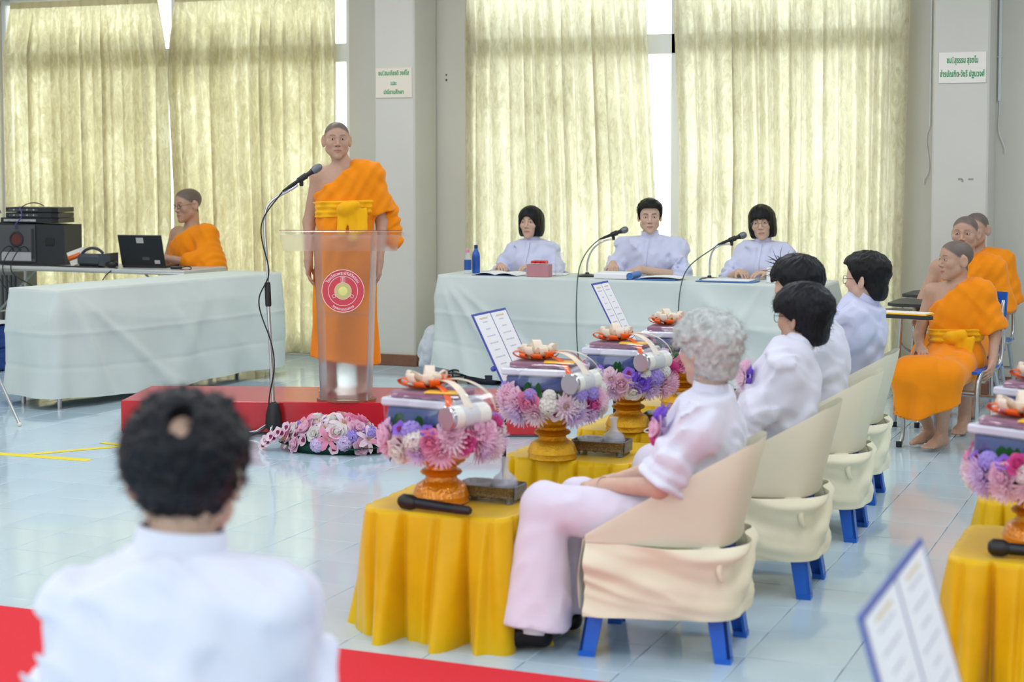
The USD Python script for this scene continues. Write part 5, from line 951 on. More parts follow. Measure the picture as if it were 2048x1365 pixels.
# ================================================================== cloth covered tables and what stands on them
fabric('white_tablecloth', (210, 220, 217), vary=.03, weave=700); fabric('yellow_satin', (232, 188, 8), .36, .12, vary=.12); fabric('cream_chair_cover', (248, 244, 218), .7, .2, trans=.12)
def _sheer(p):
    return usdkit.material(stage, p, {'p': ('principled_bsdf', {'base_color': lin((250, 247, 228)), 'roughness': .7}), 't': ('translucent_bsdf', {'color': lin((246, 240, 214))}), 'm': ('mix_closure', {'fac': .30}), 'tr': ('transparent_bsdf', {}), 'm2': ('mix_closure', {'fac': .12})}, [('p.BSDF', 'm.closure1'), ('t.BSDF', 'm.closure2'), ('m.closure', 'm2.closure1'), ('tr.BSDF', 'm2.closure2')], surface='m2.closure')
_defs['sheer_cover'] = _sheer
simple('grey_table_top', (196, 198, 198), .35); simple('steel_leg', (188, 192, 196), .3, .85); simple('blue_plastic', (20, 98, 206), .35)
def rrect(a, b, r, n=160):                # rounded rectangle sampled evenly, counter-clockwise
    g = Polygon([(-a + r, -b + r), (a - r, -b + r), (a - r, b - r), (-a + r, b - r)]).buffer(r, 12).exterior; s = np.linspace(0, g.length, n, endpoint=False); P = np.array([g.interpolate(t).coords[0] for t in s])
    T = np.roll(P, -1, 0) - np.roll(P, 1, 0); N = np.stack([T[:, 1], -T[:, 0]], 1); N /= np.linalg.norm(N, axis=1, keepdims=True)
    if (N * P).sum() < 0: N = -N
    return P, N, s, g.length
def cloth(a, b, ztop, hem, amp, waves, flare, seed, r=.02, n=260, rows=26, pleat=0.0, drop=.006, diag=()):
    """a cloth over a table: top and hanging sides as one sheet"""
    P, N, s, L = rrect(a, b, r, n); rg = np.random.default_rng(seed); rowsl = []
    for k in (.0, .35, .7, .94): rowsl.append(np.c_[P * k, np.full(n, ztop) + (noise(np.c_[P * k * 6, np.zeros(n)], seed) - .5) * .004])
    ph = s / L; t0 = np.linspace(0, 1, rows)
    w = np.cumsum(rg.uniform(.6, 1.4, waves)); w = np.r_[0, w / w[-1]]; u = np.interp(ph, w, np.arange(waves + 1)) * 2 * PI
    hz = np.array([hem(p[0], p[1]) for p in P])
    for t in t0:
        z = ztop - drop * (t > 0) - (ztop - hz) * t; k = t ** .8
        nz = noise(np.c_[P * 2.2, z * 1.2 + seed], seed) - .5; n2 = noise(np.c_[P * 7, z * 3], seed + 1) - .5
        fold = np.sin(u + 1.2 * nz) * (.5 + .8 * noise(np.c_[np.floor(u / (2 * PI)) * 3.7, 0 * u, 0 * u + seed], seed)) 
        if pleat: fr = (u / (2 * PI) * 1.7 + .35 * noise(np.c_[P * 3, np.full(n, t * .9)], seed + 4)) % 1; dp = .4 + 1.2 * noise(np.c_[np.floor(u / (2 * PI) * 1.7) * 5.3, 0 * u, 0 * u + seed], seed + 2); fold = fold * (.5 + .8 * t) - pleat * 1.5 * dp * np.exp(-((fr - .5) / (.10 + .08 * t)) ** 2); k = .10 + .90 * t ** .7
        off = .004 + flare * t + amp * k * (fold * .5 + .5) + .03 * nz * min(t * 3, 1) * (amp > .006) + .009 * n2 * min(t * 4, 1) + (0 if pleat else .026 * (1 - 2 * np.abs(noise(np.c_[(s * 1.6 + t * 1.1), np.full(n, t * 1.3), np.full(n, seed)], 7) * 2 - 1)) * min(t * 5, 1))
        if not pleat: off = off + .005 * np.exp(-((t - .40) / .018) ** 2) - .004 * np.exp(-((t - .72) / .02) ** 2)
        for x0, sl_, wd, am in diag: off = off + (P[:, 1] < 0) * am * min(1, t * 2.5) * np.exp(-((P[:, 0] - x0 - sl_ * t) / (wd * (.4 + t))) ** 2)
        rowsl.append(np.c_[P + N * off[:, None], z])
    return grid(np.stack(rowsl), True)[0], grid(np.stack(rowsl), True)[1][:, ::-1]
def orient(m):
    t = trimesh.Trimesh(*m, process=False); return m
def table_frame(o, a, b, z, leg='steel_leg', inset=.05, top='grey_table_top', r=.016):
    part(o, 'table_top', box((-a, -b, z - .028), (a, b, z), .004), top, 20)
    for sx in (-1, 1):
        for sy in (-1, 1): part(o, 'leg', tube([(sx * (a - inset), sy * (b - inset), 0), (sx * (a - inset), sy * (b - inset), z - .028)], r, 12), leg)
# left cloth table, set at an angle
d = np.array([.203, .979]); nrm_ = np.array([-d[1], d[0]]); cen = np.array([-6.80, 8.76]) + d * 1.08 + nrm_ * .235
lt = thing('cloth_table', 'long table under a white cloth, standing at an angle on the left', 'table', (*cen, 0), math.atan2(d[1], d[0]))
table_frame(lt, 1.05, .225, .757, inset=.05)
tc = solo('tablecloth', cloth(1.06, .235, .763, lambda x, y: .05 + .028 * abs(x) + .012 * sin(x * 3), .040, 13, .012, 4, rows=60, diag=((-1.0, .35, .05, .02), (-.96, .9, .06, .02), (-.2, .5, .08, .015), (.3, -.4, .09, .012))), 'white_tablecloth', 'white cloth hanging over the long angled table on the left', 'tablecloth', smooth=True, loc=(*cen, 0), rz=math.atan2(d[1], d[0]))
# panel table
pt = thing('panel_table', 'long table under a white cloth in front of the three panel members', 'table', (-3.76, 11.23, 0)); table_frame(pt, 1.36, .25, .765)
solo('tablecloth', cloth(1.385, .275, .772, lambda x, y: .07 + .05 * (x < -1.0) * (-1.0 - x) / .38 - .045 * max(0, min(1, (x + 1.3) / .7)) * (y < 0), .045, 9, .016, 9, n=360, rows=60, diag=((-1.36, .25, .04, .022), (-1.34, .55, .05, .03), (-1.32, .95, .05, .02), (.55, .5, .07, .02), (1.0, -.45, .06, .02))), 'white_tablecloth', 'white cloth hanging over the panel table before the curtains', 'tablecloth', smooth=True, loc=(-3.76, 11.23, 0))
# folding table with the sound equipment
ft = thing('folding_table', 'grey topped folding table with chrome legs under the speaker and laptop', 'table', (-8.25, 11.17, 0))
part(ft, 'table_top', box((-1.02, -.30, .722), (1.02, .30, .75), .006), 'grey_table_top', 20); part(ft, 'rim', box((-1.026, -.306, .716), (1.026, .306, .730), .004), 'steel_leg', 20)
for sx in (-1, 1):
    for sy in (-1, 1): part(ft, 'leg', tube([(sx * .90, sy * .24, 0), (sx * .90, sy * .24, .716)], .0135, 10), 'steel_leg')
    part(ft, 'brace', tube([(sx * .90, -.10, .36), (sx * .52, -.10, .712)], .009, 8), 'steel_leg'); part(ft, 'crossbar', tube([(sx * .90, -.24, .36), (sx * .90, .24, .36)], .009, 8), 'steel_leg')

# stools under the panel members and the monk (their seats)
fabric('stool_seat', (90, 92, 100))
def stool(label, x, y, z, rz=0):
    o = thing('stool', label, 'stool', (x, y, 0), rz); part(o, 'seat', lathe([(0, z - .05), (.155, z - .05), (.165, z - .04), (.165, z - .012), (.15, z), (0, z)], 28), 'stool_seat')
    for k in range(4): a = PI / 4 + k * PI / 2; part(o, 'leg', tube([(.17 * cos(a), .17 * sin(a), 0), (.11 * cos(a), .11 * sin(a), z - .05)], .011, 8), 'steel_leg')
stool('round stool under the woman with the straight black bob at the panel', -4.72, 11.72, .40); stool('round stool under the man at the middle of the panel', -3.79, 11.72, .40); stool('round stool under the woman in round glasses at the panel', -2.96, 11.72, .42); stool('round stool under the monk at the laptop', -7.69, 11.69, .375)
stool('round stool under the man seen from behind in the foreground', -1.527, 2.265, .35)
# ================================================================== covered chairs
def covered_chair(o):
    n = 96; t = np.linspace(0, 1, n)
    out = [(-.235, .225), (-.232, .10), (-.222, -.05), (-.205, -.14), (-.17, -.205), (-.10, -.232), (0, -.24), (.10, -.232), (.17, -.205), (.205, -.14), (.222, -.05), (.232, .10), (.235, .225)]
    P = spline(np.array(out), n); nr = np.gradient(P, axis=0); N = np.stack([nr[:, 1], -nr[:, 0]], 1); N /= np.linalg.norm(N, axis=1, keepdims=True); N = N * np.sign((N * P).sum(1))[:, None]
    f = np.clip((.235 - P[:, 1]) / .44, 0, 1); ztop = .395 + .300 * f ** 1.05 + .012 * np.cos(P[:, 0] * 8) * (f > .9)
    seat = .375
    def row(z, spread):   # z per column
        lean = np.clip((z - .40) / .30, 0, 1); q = P + N * spread[:, None] if np.ndim(spread) else P + N * spread
        q = q * np.c_[1 - .06 * lean, np.ones(n)]; return np.c_[q[:, 0], q[:, 1] - .075 * lean * f, z]
    R1 = [row(ztop + (seat - ztop) * k, .0 + .006 * (noise(np.c_[P * 6, np.full(n, k * 3)], 2) - .5)) for k in np.linspace(0, 1, 12)]
    up = np.stack(R1); part(o, 'sheer_panel', thick(up, .003), 'sheer_cover', True, label='thin upper part of the cover, stretched from seat to back')
    R2 = []
    for k in np.linspace(0, 1, 26):
        z = seat + (.140 + .02 * np.abs(P[:, 0]) - seat) * k
        w = .012 + .012 * k + (.014 * np.sin((P[:, 0] + P[:, 1] * .6) * 24 + k * 9 + 2 * noise(np.c_[P * 3, np.full(n, k)], 4)) * (1 - .4 * k) + .020 * (noise(np.c_[P * 9, np.full(n, k * 4)], 6) - .5) + .016 * (1 - 2 * np.abs(noise(np.c_[(P[:, 0] + P[:, 1]) * 7 + k * 5, np.full(n, k * 2), P[:, 0] * 0], 9) * 2 - 1)) * (1 - k * .5)) + .016 * np.exp(-((k - .12) / .10) ** 2) * f
        R2.append(row(z, w))
    part(o, 'skirt', thick(np.stack(R2), .003), 'cream_chair_cover', True)
    fr = []
    for k in np.linspace(0, 1, 14): x = np.linspace(-.240, .240, 30); fr.append(np.c_[x, .232 + .012 * np.sin(x * 26 + k * 4) * k + .02 * k, np.full(30, seat + .01 + (.15 - seat) * k)])
    part(o, 'front_skirt', thick(np.stack(fr)[:, ::-1], .003), 'cream_chair_cover', True)
    gx, gy = np.meshgrid(np.linspace(-.205, .205, 22), np.linspace(-.20, .228, 22), indexing='ij'); part(o, 'seat_cover', thick(np.stack([gx, gy, seat + .004 * noise(np.stack([gx * 9, gy * 9, gx * 0], -1), 3)], -1), .02), 'cream_chair_cover', True)
    a = np.linspace(0, 2 * PI, 30); part(o, 'tied_knot', cat([ball((-.200, -.195, .335), (.024, .020, .024), 2), tube(spline([(-.19, -.21, .345), (-.222, -.205, .31), (-.21, -.215, .275)], 10), np.linspace(.014, .008, 10), 8)]), 'cream_chair_cover', True)
    for sx in (-1, 1):
        for sy, px, py in ((1, .205, .235), (-1, .165, -.225)):
            top = np.array([sx * px * .90, py * .86]); bot = np.array([sx * (px + .02), py * 1.06]); th = .010; w0, w1 = .070, .052; ms = []
            for ax in (0, 1):
                pts = []
                for c, w, z in ((top, w0, .33), (bot, w1, 0.0)):
                    c = np.array(c); e = c.copy(); e[ax] -= np.sign(c[ax]) * w; off = np.zeros(2); off[1 - ax] = -np.sign(c[1 - ax]) * th
                    pts += [(*c, z), (*e, z), (*(c + off), z), (*(e + off), z)]
                ms.append(hull(pts))
            pts = [(*(bot - np.sign(bot) * np.array([a_, b_]) * w1 * .9), z) for a_ in (0, 1) for b_ in (0, 1) for z in (0, .018)]; ms.append(hull(pts)); part(o, 'leg', cat(ms), 'blue_plastic', 20)
C1, C2, C3, C4 = (-1.64, 5.28, 0), (-1.575, 6.17, 0), (-1.60, 7.155, 0), (-1.67, 7.95, 0); CR = (PI / 2 + .10, PI / 2 + .06, PI / 2 + .05, PI / 2 + .05)
ch = proto('covered_chair'); covered_chair(ch)
CG = 'covered chairs of the guests'
for lab, c, rz in (('cream covered chair with blue legs under the grey haired woman, nearest of the row', C1, CR[0]), ('second cream covered chair, behind the grey haired woman\'s chair', C2, CR[1]),
                   ('third cream covered chair in the row, under the guest with the spiky fringe', C3, CR[2]), ('farthest cream covered chair in the row, under the man in pale lilac', C4, CR[3])):
    copy(ch.GetPath(), 'covered_chair', c, rz, lab, 'chair', CG)

# ================================================================== tablet arm chairs of the novices
simple('yellow_folder', (252, 196, 40), .5); simple('dark_tablet', (44, 46, 50), .4)
def tablet_chair(o, tablet=True):
    for s in (-1, 1):
        part(o, 'side_frame', tube(spline([(s * .215, .255, 0), (s * .21, .215, .25), (s * .205, .18, .40), (s * .20, .10, .435), (s * .195, -.12, .43), (s * .195, -.19, .46), (s * .19, -.235, .62), (s * .185, -.262, .80)], 40), .0125, 10), 'steel_leg', True)
        part(o, 'rear_leg', tube([(s * .195, -.10, .42), (s * .205, -.20, .2), (s * .215, -.275, 0)], .0125, 10), 'steel_leg', True)
        for y in (.255, -.275): part(o, 'foot_cap', lathe([(0, 0), (.016, 0), (.016, .03), (0, .03)], 12, (s * .215, y, .0)), 'black_plastic')
    for y, z in ((.20, .33), (-.17, .26)): part(o, 'crossbar', tube([(-.208, y, z), (.208, y, z)], .010, 8), 'steel_leg')
    g = np.stack(list(np.meshgrid(np.linspace(-1, 1, 15), np.linspace(-1, 1, 15), indexing='ij')), -1); X = g[..., 0] * .205; Y = g[..., 1] * .205
    part(o, 'seat', thick(np.stack([X, Y - .005, .452 - .014 * np.cos(g[..., 0] * 1.4) * np.cos(g[..., 1] * 1.2) - .02 * np.clip(g[..., 1] - .6, 0, 1)], -1), .014), 'blue_plastic', 50)
    part(o, 'backrest', thick(np.stack([X, -.262 - .014 * g[..., 1] + .02 * (1 - g[..., 0] ** 2) * -1, .745 + g[..., 1] * .105], -1), .014), 'blue_plastic', 50)
    if tablet:
        part(o, 'arm_post', tube([(.345, .275, 0), (.318, .245, .735)], .0125, 10), 'steel_leg', True); part(o, 'arm_brace', tube(spline([(.205, .12, .43), (.28, .14, .44), (.325, .235, .50)], 16), .010, 8), 'steel_leg', True); part(o, 'foot_cap', lathe([(0, 0), (.016, 0), (.016, .03), (0, .03)], 12, (.345, .275, 0)), 'black_plastic')
        m = prism(Polygon([(.34, .05), (.36, .10), (.35, .40), (.31, .44), (.02, .44), (-.02, .41), (.01, .35), (.15, .30), (.23, .08), (.26, .05)]).buffer(.012), .737, .755); part(o, 'writing_tablet', m, 'dark_tablet', 30, label='dark edged writing tablet')
for i, (lab, c, rz, fold) in enumerate((('blue tablet arm chair with chrome legs under the nearest seated novice', (-1.335, 9.64, 0), PI - .22, True), ('blue tablet arm chair of the half hidden middle novice', (-1.385, 10.40, 0), PI - .08, True), ('blue tablet arm chair of the rearmost novice', (-1.41, 11.08, 0), PI - .1, True))):
    o = thing('tablet_arm_chair', lab, 'chair', c, rz, 'tablet arm chairs'); tablet_chair(o)
    if i == 0:
        R = euler(0, 0, rz); fd = thing('folder', 'yellow folder lying on the writing tablet of the nearest novice', 'folder', np.array(c) + R @ (.165, .375, .7555), rz + .02)
        part(fd, 'cover', box((-.165, -.065, 0), (.165, .065, .008), .002), 'yellow_folder', 20); part(fd, 'sheets', box((-.160, -.06, .008), (.158, .058, .012), .001), 'sign_card_white', 20)

# ================================================================== offering tables
simple('gold_paint', (206, 140, 16), .28, .75, noise=(24, .15), bump=(120, .004)); simple('gold_pale', (222, 168, 40), .3, .7, noise=(30, .15), bump=(160, .003))
def _amber(p): return usdkit.material(stage, p, {'p': ('principled_bsdf', {'base_color': lin((230, 140, 10)), 'roughness': .22, 'metallic': .35, 'coat_weight': .5}), 'g': ('geometry', {}), 'v': ('voronoi_texture', {'scale': 95.0}), 'b': ('bump', {'distance': .004, 'strength': .6})}, [('g.position', 'v.vector'), ('v.distance', 'b.height'), ('b.normal', 'p.normal')], surface='p.BSDF')
_defs['amber_gold'] = _amber
simple('soft_yellow', (224, 214, 130), .7)
fabric('navy_cloth', (70, 88, 146), .5); fabric('maroon_cloth', (150, 104, 132), .6); simple('silver_box', (214, 216, 232), .3, .1); simple('orange_ribbon', (252, 110, 22), .35, trans=.25); simple('cream_ribbon', (254, 248, 236), .35, trans=.5); simple('tin_white', (232, 234, 226), .3); simple('tin_metal', (190, 190, 196), .2, .95); simple('sachet_yellow', (248, 196, 60), .4); simple('label_grey', (206, 212, 214), .5)
film('cellophane', (.99, .99, 1.0), fac=.08, grough=.10)
def offering_table(label, clabel, loc, rz, seed, a=.262, b=.25, z=.43):
    o = thing('offering_table', label, 'table', loc, rz); table_frame(o, a - .045, b - .045, z - .004, inset=.03, r=.014)
    solo('table_skirt', cloth(a, b, z, lambda x, y: .004, .070, 13, .030, seed, r=.055, n=520, rows=34, pleat=1.1, drop=.004), 'yellow_satin', clabel, 'tablecloth', smooth=True, loc=loc, rz=rz)
def pedestal(label, loc, seed, mat, mat2):
    o = thing('pedestal_tray', label, 'pedestal tray', loc, seed * .7, scale=(1.04, 1.04, 1.17)); rp = lambda a, z: .018 * np.abs(np.sin(a * 10)) * (z < .05)
    part(o, 'base', lathe([(.0, 0), (.088, 0), (.092, .004), (.089, .016), (.093, .022), (.088, .034), (.080, .052), (.066, .060), (.058, .064)], 60, ripple=rp), mat, 50)
    part(o, 'stem', lathe([(.058, .063), (.052, .070), (.052, .078), (.066, .084), (.070, .089), (.064, .095), (.052, .099), (.052, .108), (.064, .112), (.066, .116)], 48), mat2, 50)
    part(o, 'bowl', lathe([(.064, .115), (.078, .120), (.083, .128), (.083, .140), (.080, .146), (.070, .150), (.0, .150)], 60), mat2, 50)
    part(o, 'flower_bed', lathe([(0, .150), (.12, .152), (.135, .165), (.135, .21), (.125, .228), (0, .230)], 40), 'soft_yellow', 50, label='pale yellow padded stand')
    return o

# ---- flowers
def petal(L, W, curl, cup=.0, n=6, m=5, tip=.6, base=.25):
    t = np.linspace(0, 1, n)[:, None]; s = np.linspace(-1, 1, m)[None]; w = W * (base + (1 - base) * np.sin(PI * np.clip(t * tip + .12, 0, 1)) ** .8) * np.sqrt(np.clip(1 - np.clip((t - .8) / .2, 0, 1) ** 2 * .92, 0, 1)); a = curl * t
    r = L * t; return np.stack([s * w, r * np.cos(a * .8) + 0 * s, r * np.sin(a * .8) + cup * s * s * w], -1)       # along +y, rises to +z
def ringed(pet, k, r0=0, tilt=0, ph=0, z=0, s=1):
    ms = []
    for i in range(k):
        v, f = grid(pet * s); v = v @ euler(tilt, 0, 0).T + (0, r0, z); ms.append((v @ euler(0, 0, ph + 2 * PI * i / k).T, f))
    return ms
for nm, c in (('petal_pink', (253, 210, 231)), ('petal_pale_pink', (252, 226, 238)), ('petal_white', (248, 244, 240)), ('petal_purple', (150, 110, 232)), ('petal_lilac', (232, 212, 250)), ('petal_magenta', (224, 88, 160)), ('petal_lavender', (186, 166, 240)), ('petal_rose', (246, 160, 198)), ('petal_deep_lily', (246, 160, 194)), ('flower_eye', (240, 206, 70)), ('petal_speck', (150, 30, 90)), ('leaf_green', (52, 108, 62)), ('leaf_dark', (24, 84, 66)), ('leaf_bud', (160, 180, 90))):
    simple(nm, c, .55, noise=(60, .10), trans=.3)
kinds = {}
def flower(name, parts_):
    p = proto(name)
    for n_, m, mt in parts_: part(p, n_, m, mt, True)
    kinds[name] = p.GetPath()
def rose(mat, name):
    ms = []
    for k, (r, t, s, c) in enumerate(((.004, 1.35, .55, 5), (.007, 1.2, .68, 4), (.010, .98, .82, 5), (.013, .70, .98, 5), (.016, .36, 1.08, 6))): ms += ringed(petal(.052, .026, .9 - .25 * k, .25, 5, 5), c, r, t, k * .9, .004 * (4 - k), s)
    flower(name, (('petals', cat(ms), mat), ('heart', ball((0, 0, .030), (.010, .010, .016), 1), mat)))
for m_, n_ in (('petal_pink', 'rose_pink'), ('petal_white', 'rose_white'), ('petal_purple', 'rose_purple'), ('petal_magenta', 'rose_magenta'), ('petal_rose', 'rose_deep')): rose(m_, n_)
def mum(mat, name):
    ms = []
    for k, (c, t, s) in enumerate(((15, .05, 1.25), (15, .38, 1.15), (13, .70, 1.0), (11, 1.0, .8), (7, 1.3, .55))): ms += ringed(petal(.058, .0062, .35, .3, 4, 3, base=.55), c, .004, t, k * .31, .003 * k, s)
    flower(name, (('petals', cat(ms), mat), ('heart', ball((0, 0, .016), (.012, .012, .010), 1), 'flower_eye')))
mum('petal_pink', 'mum_pink'); mum('petal_lilac', 'mum_lilac'); mum('petal_pale_pink', 'mum_pale')
def lily(mat, name):
    ms = ringed(petal(.085, .019, -.9, .25, 8, 5), 3, .004, 1.0, 0, 0) + ringed(petal(.085, .015, -.9, .25, 8, 5), 3, .004, .9, PI / 3, 0)
    st = [tube([(0, 0, 0), (.012 * cos(a), .012 * sin(a), .05)], .0012, 4) for a in np.arange(6) * PI / 3]; flower(name, (('petals', cat(ms), mat), ('stamens', cat(st), 'flower_eye')))
lily('petal_deep_lily', 'lily_pink'); lily('petal_pale_pink', 'lily_pale')
def orchid(mat, name): flower(name, (('petals', cat(ringed(petal(.042, .020, .1, .1, 5, 5), 5, .002, .35, 0, 0)), mat), ('lip', cat(ringed(petal(.02, .010, -.5, .2, 5, 3), 3, .0, .9, .3, .002)), 'petal_speck')))
orchid('petal_pale_pink', 'orchid_pale'); orchid('petal_lilac', 'orchid_lilac'); orchid('petal_purple', 'violet_flower')
def hydra(mat, name):
    r = np.random.default_rng(3); ms = []; pt_ = petal(.016, .009, .1, .1, 3, 3)
    for i in range(34):
        z = 1 - i / 34 * 1.15; a = i * 2.4; d_ = np.array([math.sqrt(max(0, 1 - z * z)) * cos(a), math.sqrt(max(0, 1 - z * z)) * sin(a), z]); u_, w_, t_ = frame_of(d_)
        for v, f in ringed(pt_, 4, .001, .25, i, 0): ms.append((v @ np.stack([u_, w_, t_]) + d_ * .042, f))
    flower(name, (('florets', cat(ms), mat),))
hydra('petal_lavender', 'hydrangea_lavender'); hydra('petal_lilac', 'hydrangea_lilac'); hydra('petal_white', 'hydrangea_white')
p_ = proto('leaf'); v, f = grid(petal(.085, .026, .5, .25, 8, 5, tip=.8)); part(p_, 'blade', (v, f), 'leaf_green', True); kinds['leaf'] = p_.GetPath()
p_ = proto('broad_leaf'); v, f = grid(petal(.10, .055, .5, .15, 8, 7, tip=.75)); part(p_, 'blade', (v, f), 'leaf_dark', True); kinds['broad_leaf'] = p_.GetPath()
def aim(d, spin=0):          # rotation that takes +z to d, as XYZ euler angles
    u_, w_, t_ = frame_of(d); R = np.stack([u_, w_, t_], 1) @ euler(0, 0, spin); sy = -R[2, 0]; b_ = math.asin(np.clip(sy, -1, 1)); return (math.atan2(R[2, 1], R[2, 2]), b_, math.atan2(R[1, 0], R[0, 0]))
def put(o, kind, pos, d, spin=0, s=1.0):
    name = kind.split('_')[0] if not kind.endswith('leaf') else 'leaf'; name = {'mum': 'chrysanthemum', 'violet': 'violet'}.get(name, name)
    copy(kinds[kind], name, pos, 0, parent=path(o), rot=aim(d, spin), scale=s)
RING = ['mum_pink', 'rose_white', 'rose_purple', 'mum_lilac', 'rose_magenta', 'hydrangea_white', 'mum_pale', 'rose_pink', 'orchid_pale', 'mum_pink', 'rose_deep', 'mum_pale', 'hydrangea_lavender']
def garland(label, loc, seed, first=()):
    o = thing('flower_garland', label, 'flowers', np.asarray(loc) + (0, 0, .036)); r = np.random.default_rng(seed)
    n = 19; order = list(r.permutation(RING)) + list(r.permutation(RING))
    for i in range(n):
        a = 2 * PI * i / n + r.uniform(-.08, .08) ; k = order[i]; d_ = (cos(a), sin(a), r.uniform(-.12, .25)); put(o, k, (.182 * cos(a), .182 * sin(a), .200 + r.uniform(-.016, .012)), d_, r.uniform(0, 6), r.uniform(.68, .88))
    for i in range(17):
        a = 2 * PI * (i + .5) / 17 + r.uniform(-.1, .1); k = r.choice(['hydrangea_white', 'orchid_pale', 'rose_pink', 'violet_flower', 'hydrangea_lavender', 'orchid_lilac', 'rose_magenta']); put(o, k, (.182 * cos(a), .182 * sin(a), .232), (cos(a) * .9, sin(a) * .9, .6), r.uniform(0, 6), r.uniform(.55, .75))
    for i in range(15):
        a = 2 * PI * (i + .3) / 15; k = r.choice(['mum_pink', 'mum_lilac', 'rose_white', 'orchid_pale', 'leaf', 'mum_pale']); put(o, k, (.178 * cos(a), .178 * sin(a), .166), (cos(a), sin(a), -.5), r.uniform(0, 6), r.uniform(.7, .9))
    for i in range(9): a = r.uniform(0, 2 * PI); put(o, 'leaf', (.150 * cos(a), .150 * sin(a), .21), (cos(a) * .3 - sin(a), sin(a) * .3 + cos(a), .5), 0, .8)
    vi = lathe([(.135, .155), (.165, .170), (.165, .225), (.135, .235)], 40); part(o, 'foliage_ring', vi, 'leaf_green', True)
    return o
def package(o):
    """folded robes, towel, tin and bows in clear film"""
    def pad(lo, hi, b, seed, amp=.004):
        m = trimesh.creation.box(np.array(hi) - lo); m = m.subdivide().subdivide().subdivide().subdivide(); v = np.array(m.vertices) + (np.array(lo) + hi) / 2; c = (np.array(lo) + hi) / 2; h = (np.array(hi) - lo) / 2
        q = (v - c) / h; q = q / np.maximum(np.linalg.norm(q, ord=8, axis=1, keepdims=True), 1e-6) * np.minimum(np.abs(q).max(1, keepdims=True), 1); v = c + q * h + (fbm(v * 22, 2, seed)[:, None] - .5) * amp * 2; return v, np.array(m.faces)
    part(o, 'navy_bundle', pad((-.165, -.105, .002), (.085, .105, .062), .02, 1, .006), 'navy_cloth', True, label='dark navy folded cloth')
    part(o, 'silver_box', box((-.175, -.11, .062), (.105, .11, .090), .006), 'silver_box', 30); part(o, 'maroon_bundle', pad((-.150, -.10, .090), (.085, .10, .112), .01, 2), 'maroon_cloth', True, label='maroon folded cloth')
    part(o, 'sachet', move(box((-.06, -.03, 0), (.06, .03, .006), .002), (.05, -.065, .113), .25), 'sachet_yellow', 20)
    t = thing('tin', None, None, (.135, -.13, .046), parent=path(o), rot=(0, 0, -.15)) if 0 else None
    ax = euler(0, 0, -.25); tn = lathe([(0, 0), (.037, 0), (.039, .003), (.039, .170), (.037, .173), (0, .173)], 36); rot = np.array([[1, 0, 0], [0, 0, 1], [0, -1, 0]]).T
    tv = lambda m: ((m[0] @ np.array([[1, 0, 0], [0, 0, 1], [0, 1, 0]])) @ ax.T + (.125, -.165, .046), m[1][:, ::-1])
    tin = part(o, 'tin', tv(tn), 'tin_white', 40); part(tin, 'tin_lid', tv(lathe([(0, -.006), (.037, -.006), (.0405, -.003), (.0405, .010), (.039, .010)], 36)), 'tin_metal', 40); part(tin, 'tin_label', tv(lathe([(.0394, .05), (.0397, .05), (.0397, .12), (.0394, .12)], 36)), 'label_grey', 40)
    r = np.random.default_rng(8)
    def loop(a, L, w, h, mat, name, c=(-.055, 0, .118)):
        t_ = np.linspace(0, 1, 18); s_ = np.stack([L * np.sin(PI * t_) * .98, 0 * t_ + w * .6 * (t_ - .5), h * np.sin(PI * t_) + .5 * h * np.sin(2 * PI * t_)], 1); W = np.array([0, 1, 0]) * w * .5
        G = np.stack([s_ - W, s_ + W], 1); v, f = thick(G, .0015); part(o, name, (v @ euler(0, 0, a).T + c, f), mat, True)
    for i, a in enumerate((2.6, 3.3, 4.1, 4.9, 5.7, .3, 1.3)): loop(a + r.uniform(-.15, .15), r.uniform(.07, .11), .038, r.uniform(.018, .030), 'orange_ribbon', 'orange_ribbon_loop')
    for i, a in enumerate((.2, .8, 1.5, 2.1, 2.8, 3.4, 4.1, 4.8, 5.6)): loop(a + r.uniform(-.3, .3), r.uniform(.045, .095), .034, r.uniform(.024, .046), 'cream_ribbon', 'cream_ribbon_loop', (-.05 + r.uniform(-.015, .015), r.uniform(-.015, .015), .128))
    for i, (mt, pts, w) in enumerate((('cream_ribbon', [(-.03, 0, .135), (.04, -.03, .150), (.12, -.07, .125), (.17, -.10, .075)], .03), ('orange_ribbon', [(-.03, -.01, .128), (.03, -.05, .130), (.09, -.10, .100), (.115, -.15, .04)], .022), ('cream_ribbon', [(-.03, .02, .135), (.06, .03, .150), (.15, .05, .11), (.18, .06, .05)], .026), ('orange_ribbon', [(-.02, .02, .13), (.05, .09, .135), (.08, .12, .10)], .02))):
        s_ = spline(pts, 16); T_ = np.gradient(s_, axis=0); W = np.cross(T_, [0, 0, 1]); W /= np.linalg.norm(W, axis=1, keepdims=True); part(o, 'ribbon_tail', thick(np.stack([s_ - W * w / 2, s_ + W * w / 2], 1), .001), mt, True)
    g = np.linspace(0, 2 * PI, 61)[:-1]; rows = []
    for k, (rx_, ry_, z) in enumerate(((.190, .122, -.001), (.188, .122, .03), (.188, .122, .066), (.184, .118, .096), (.150, .108, .116), (.09, .06, .121), (.02, .02, .124))):
        c_ = np.sign(np.cos(g)) * np.abs(np.cos(g)) ** .55; s2 = np.sign(np.sin(g)) * np.abs(np.sin(g)) ** .55; w = 1 + .07 * (noise(np.stack([np.cos(g) * 5, np.sin(g) * 5, 0 * g + k * 1.8], 1), 4) - .5) * (2 if k > 0 else 0); rows.append(np.c_[rx_ * c_ * w, ry_ * s2 * w, np.full(60, z)])
    part(o, 'clear_wrap', grid(np.stack(rows), True), 'cellophane', 25, label='clear shiny cellophane wrap')
pk = proto('package'); package(pk)
simple('black_lacquer', (34, 32, 30), .35, noise=(60, .3))
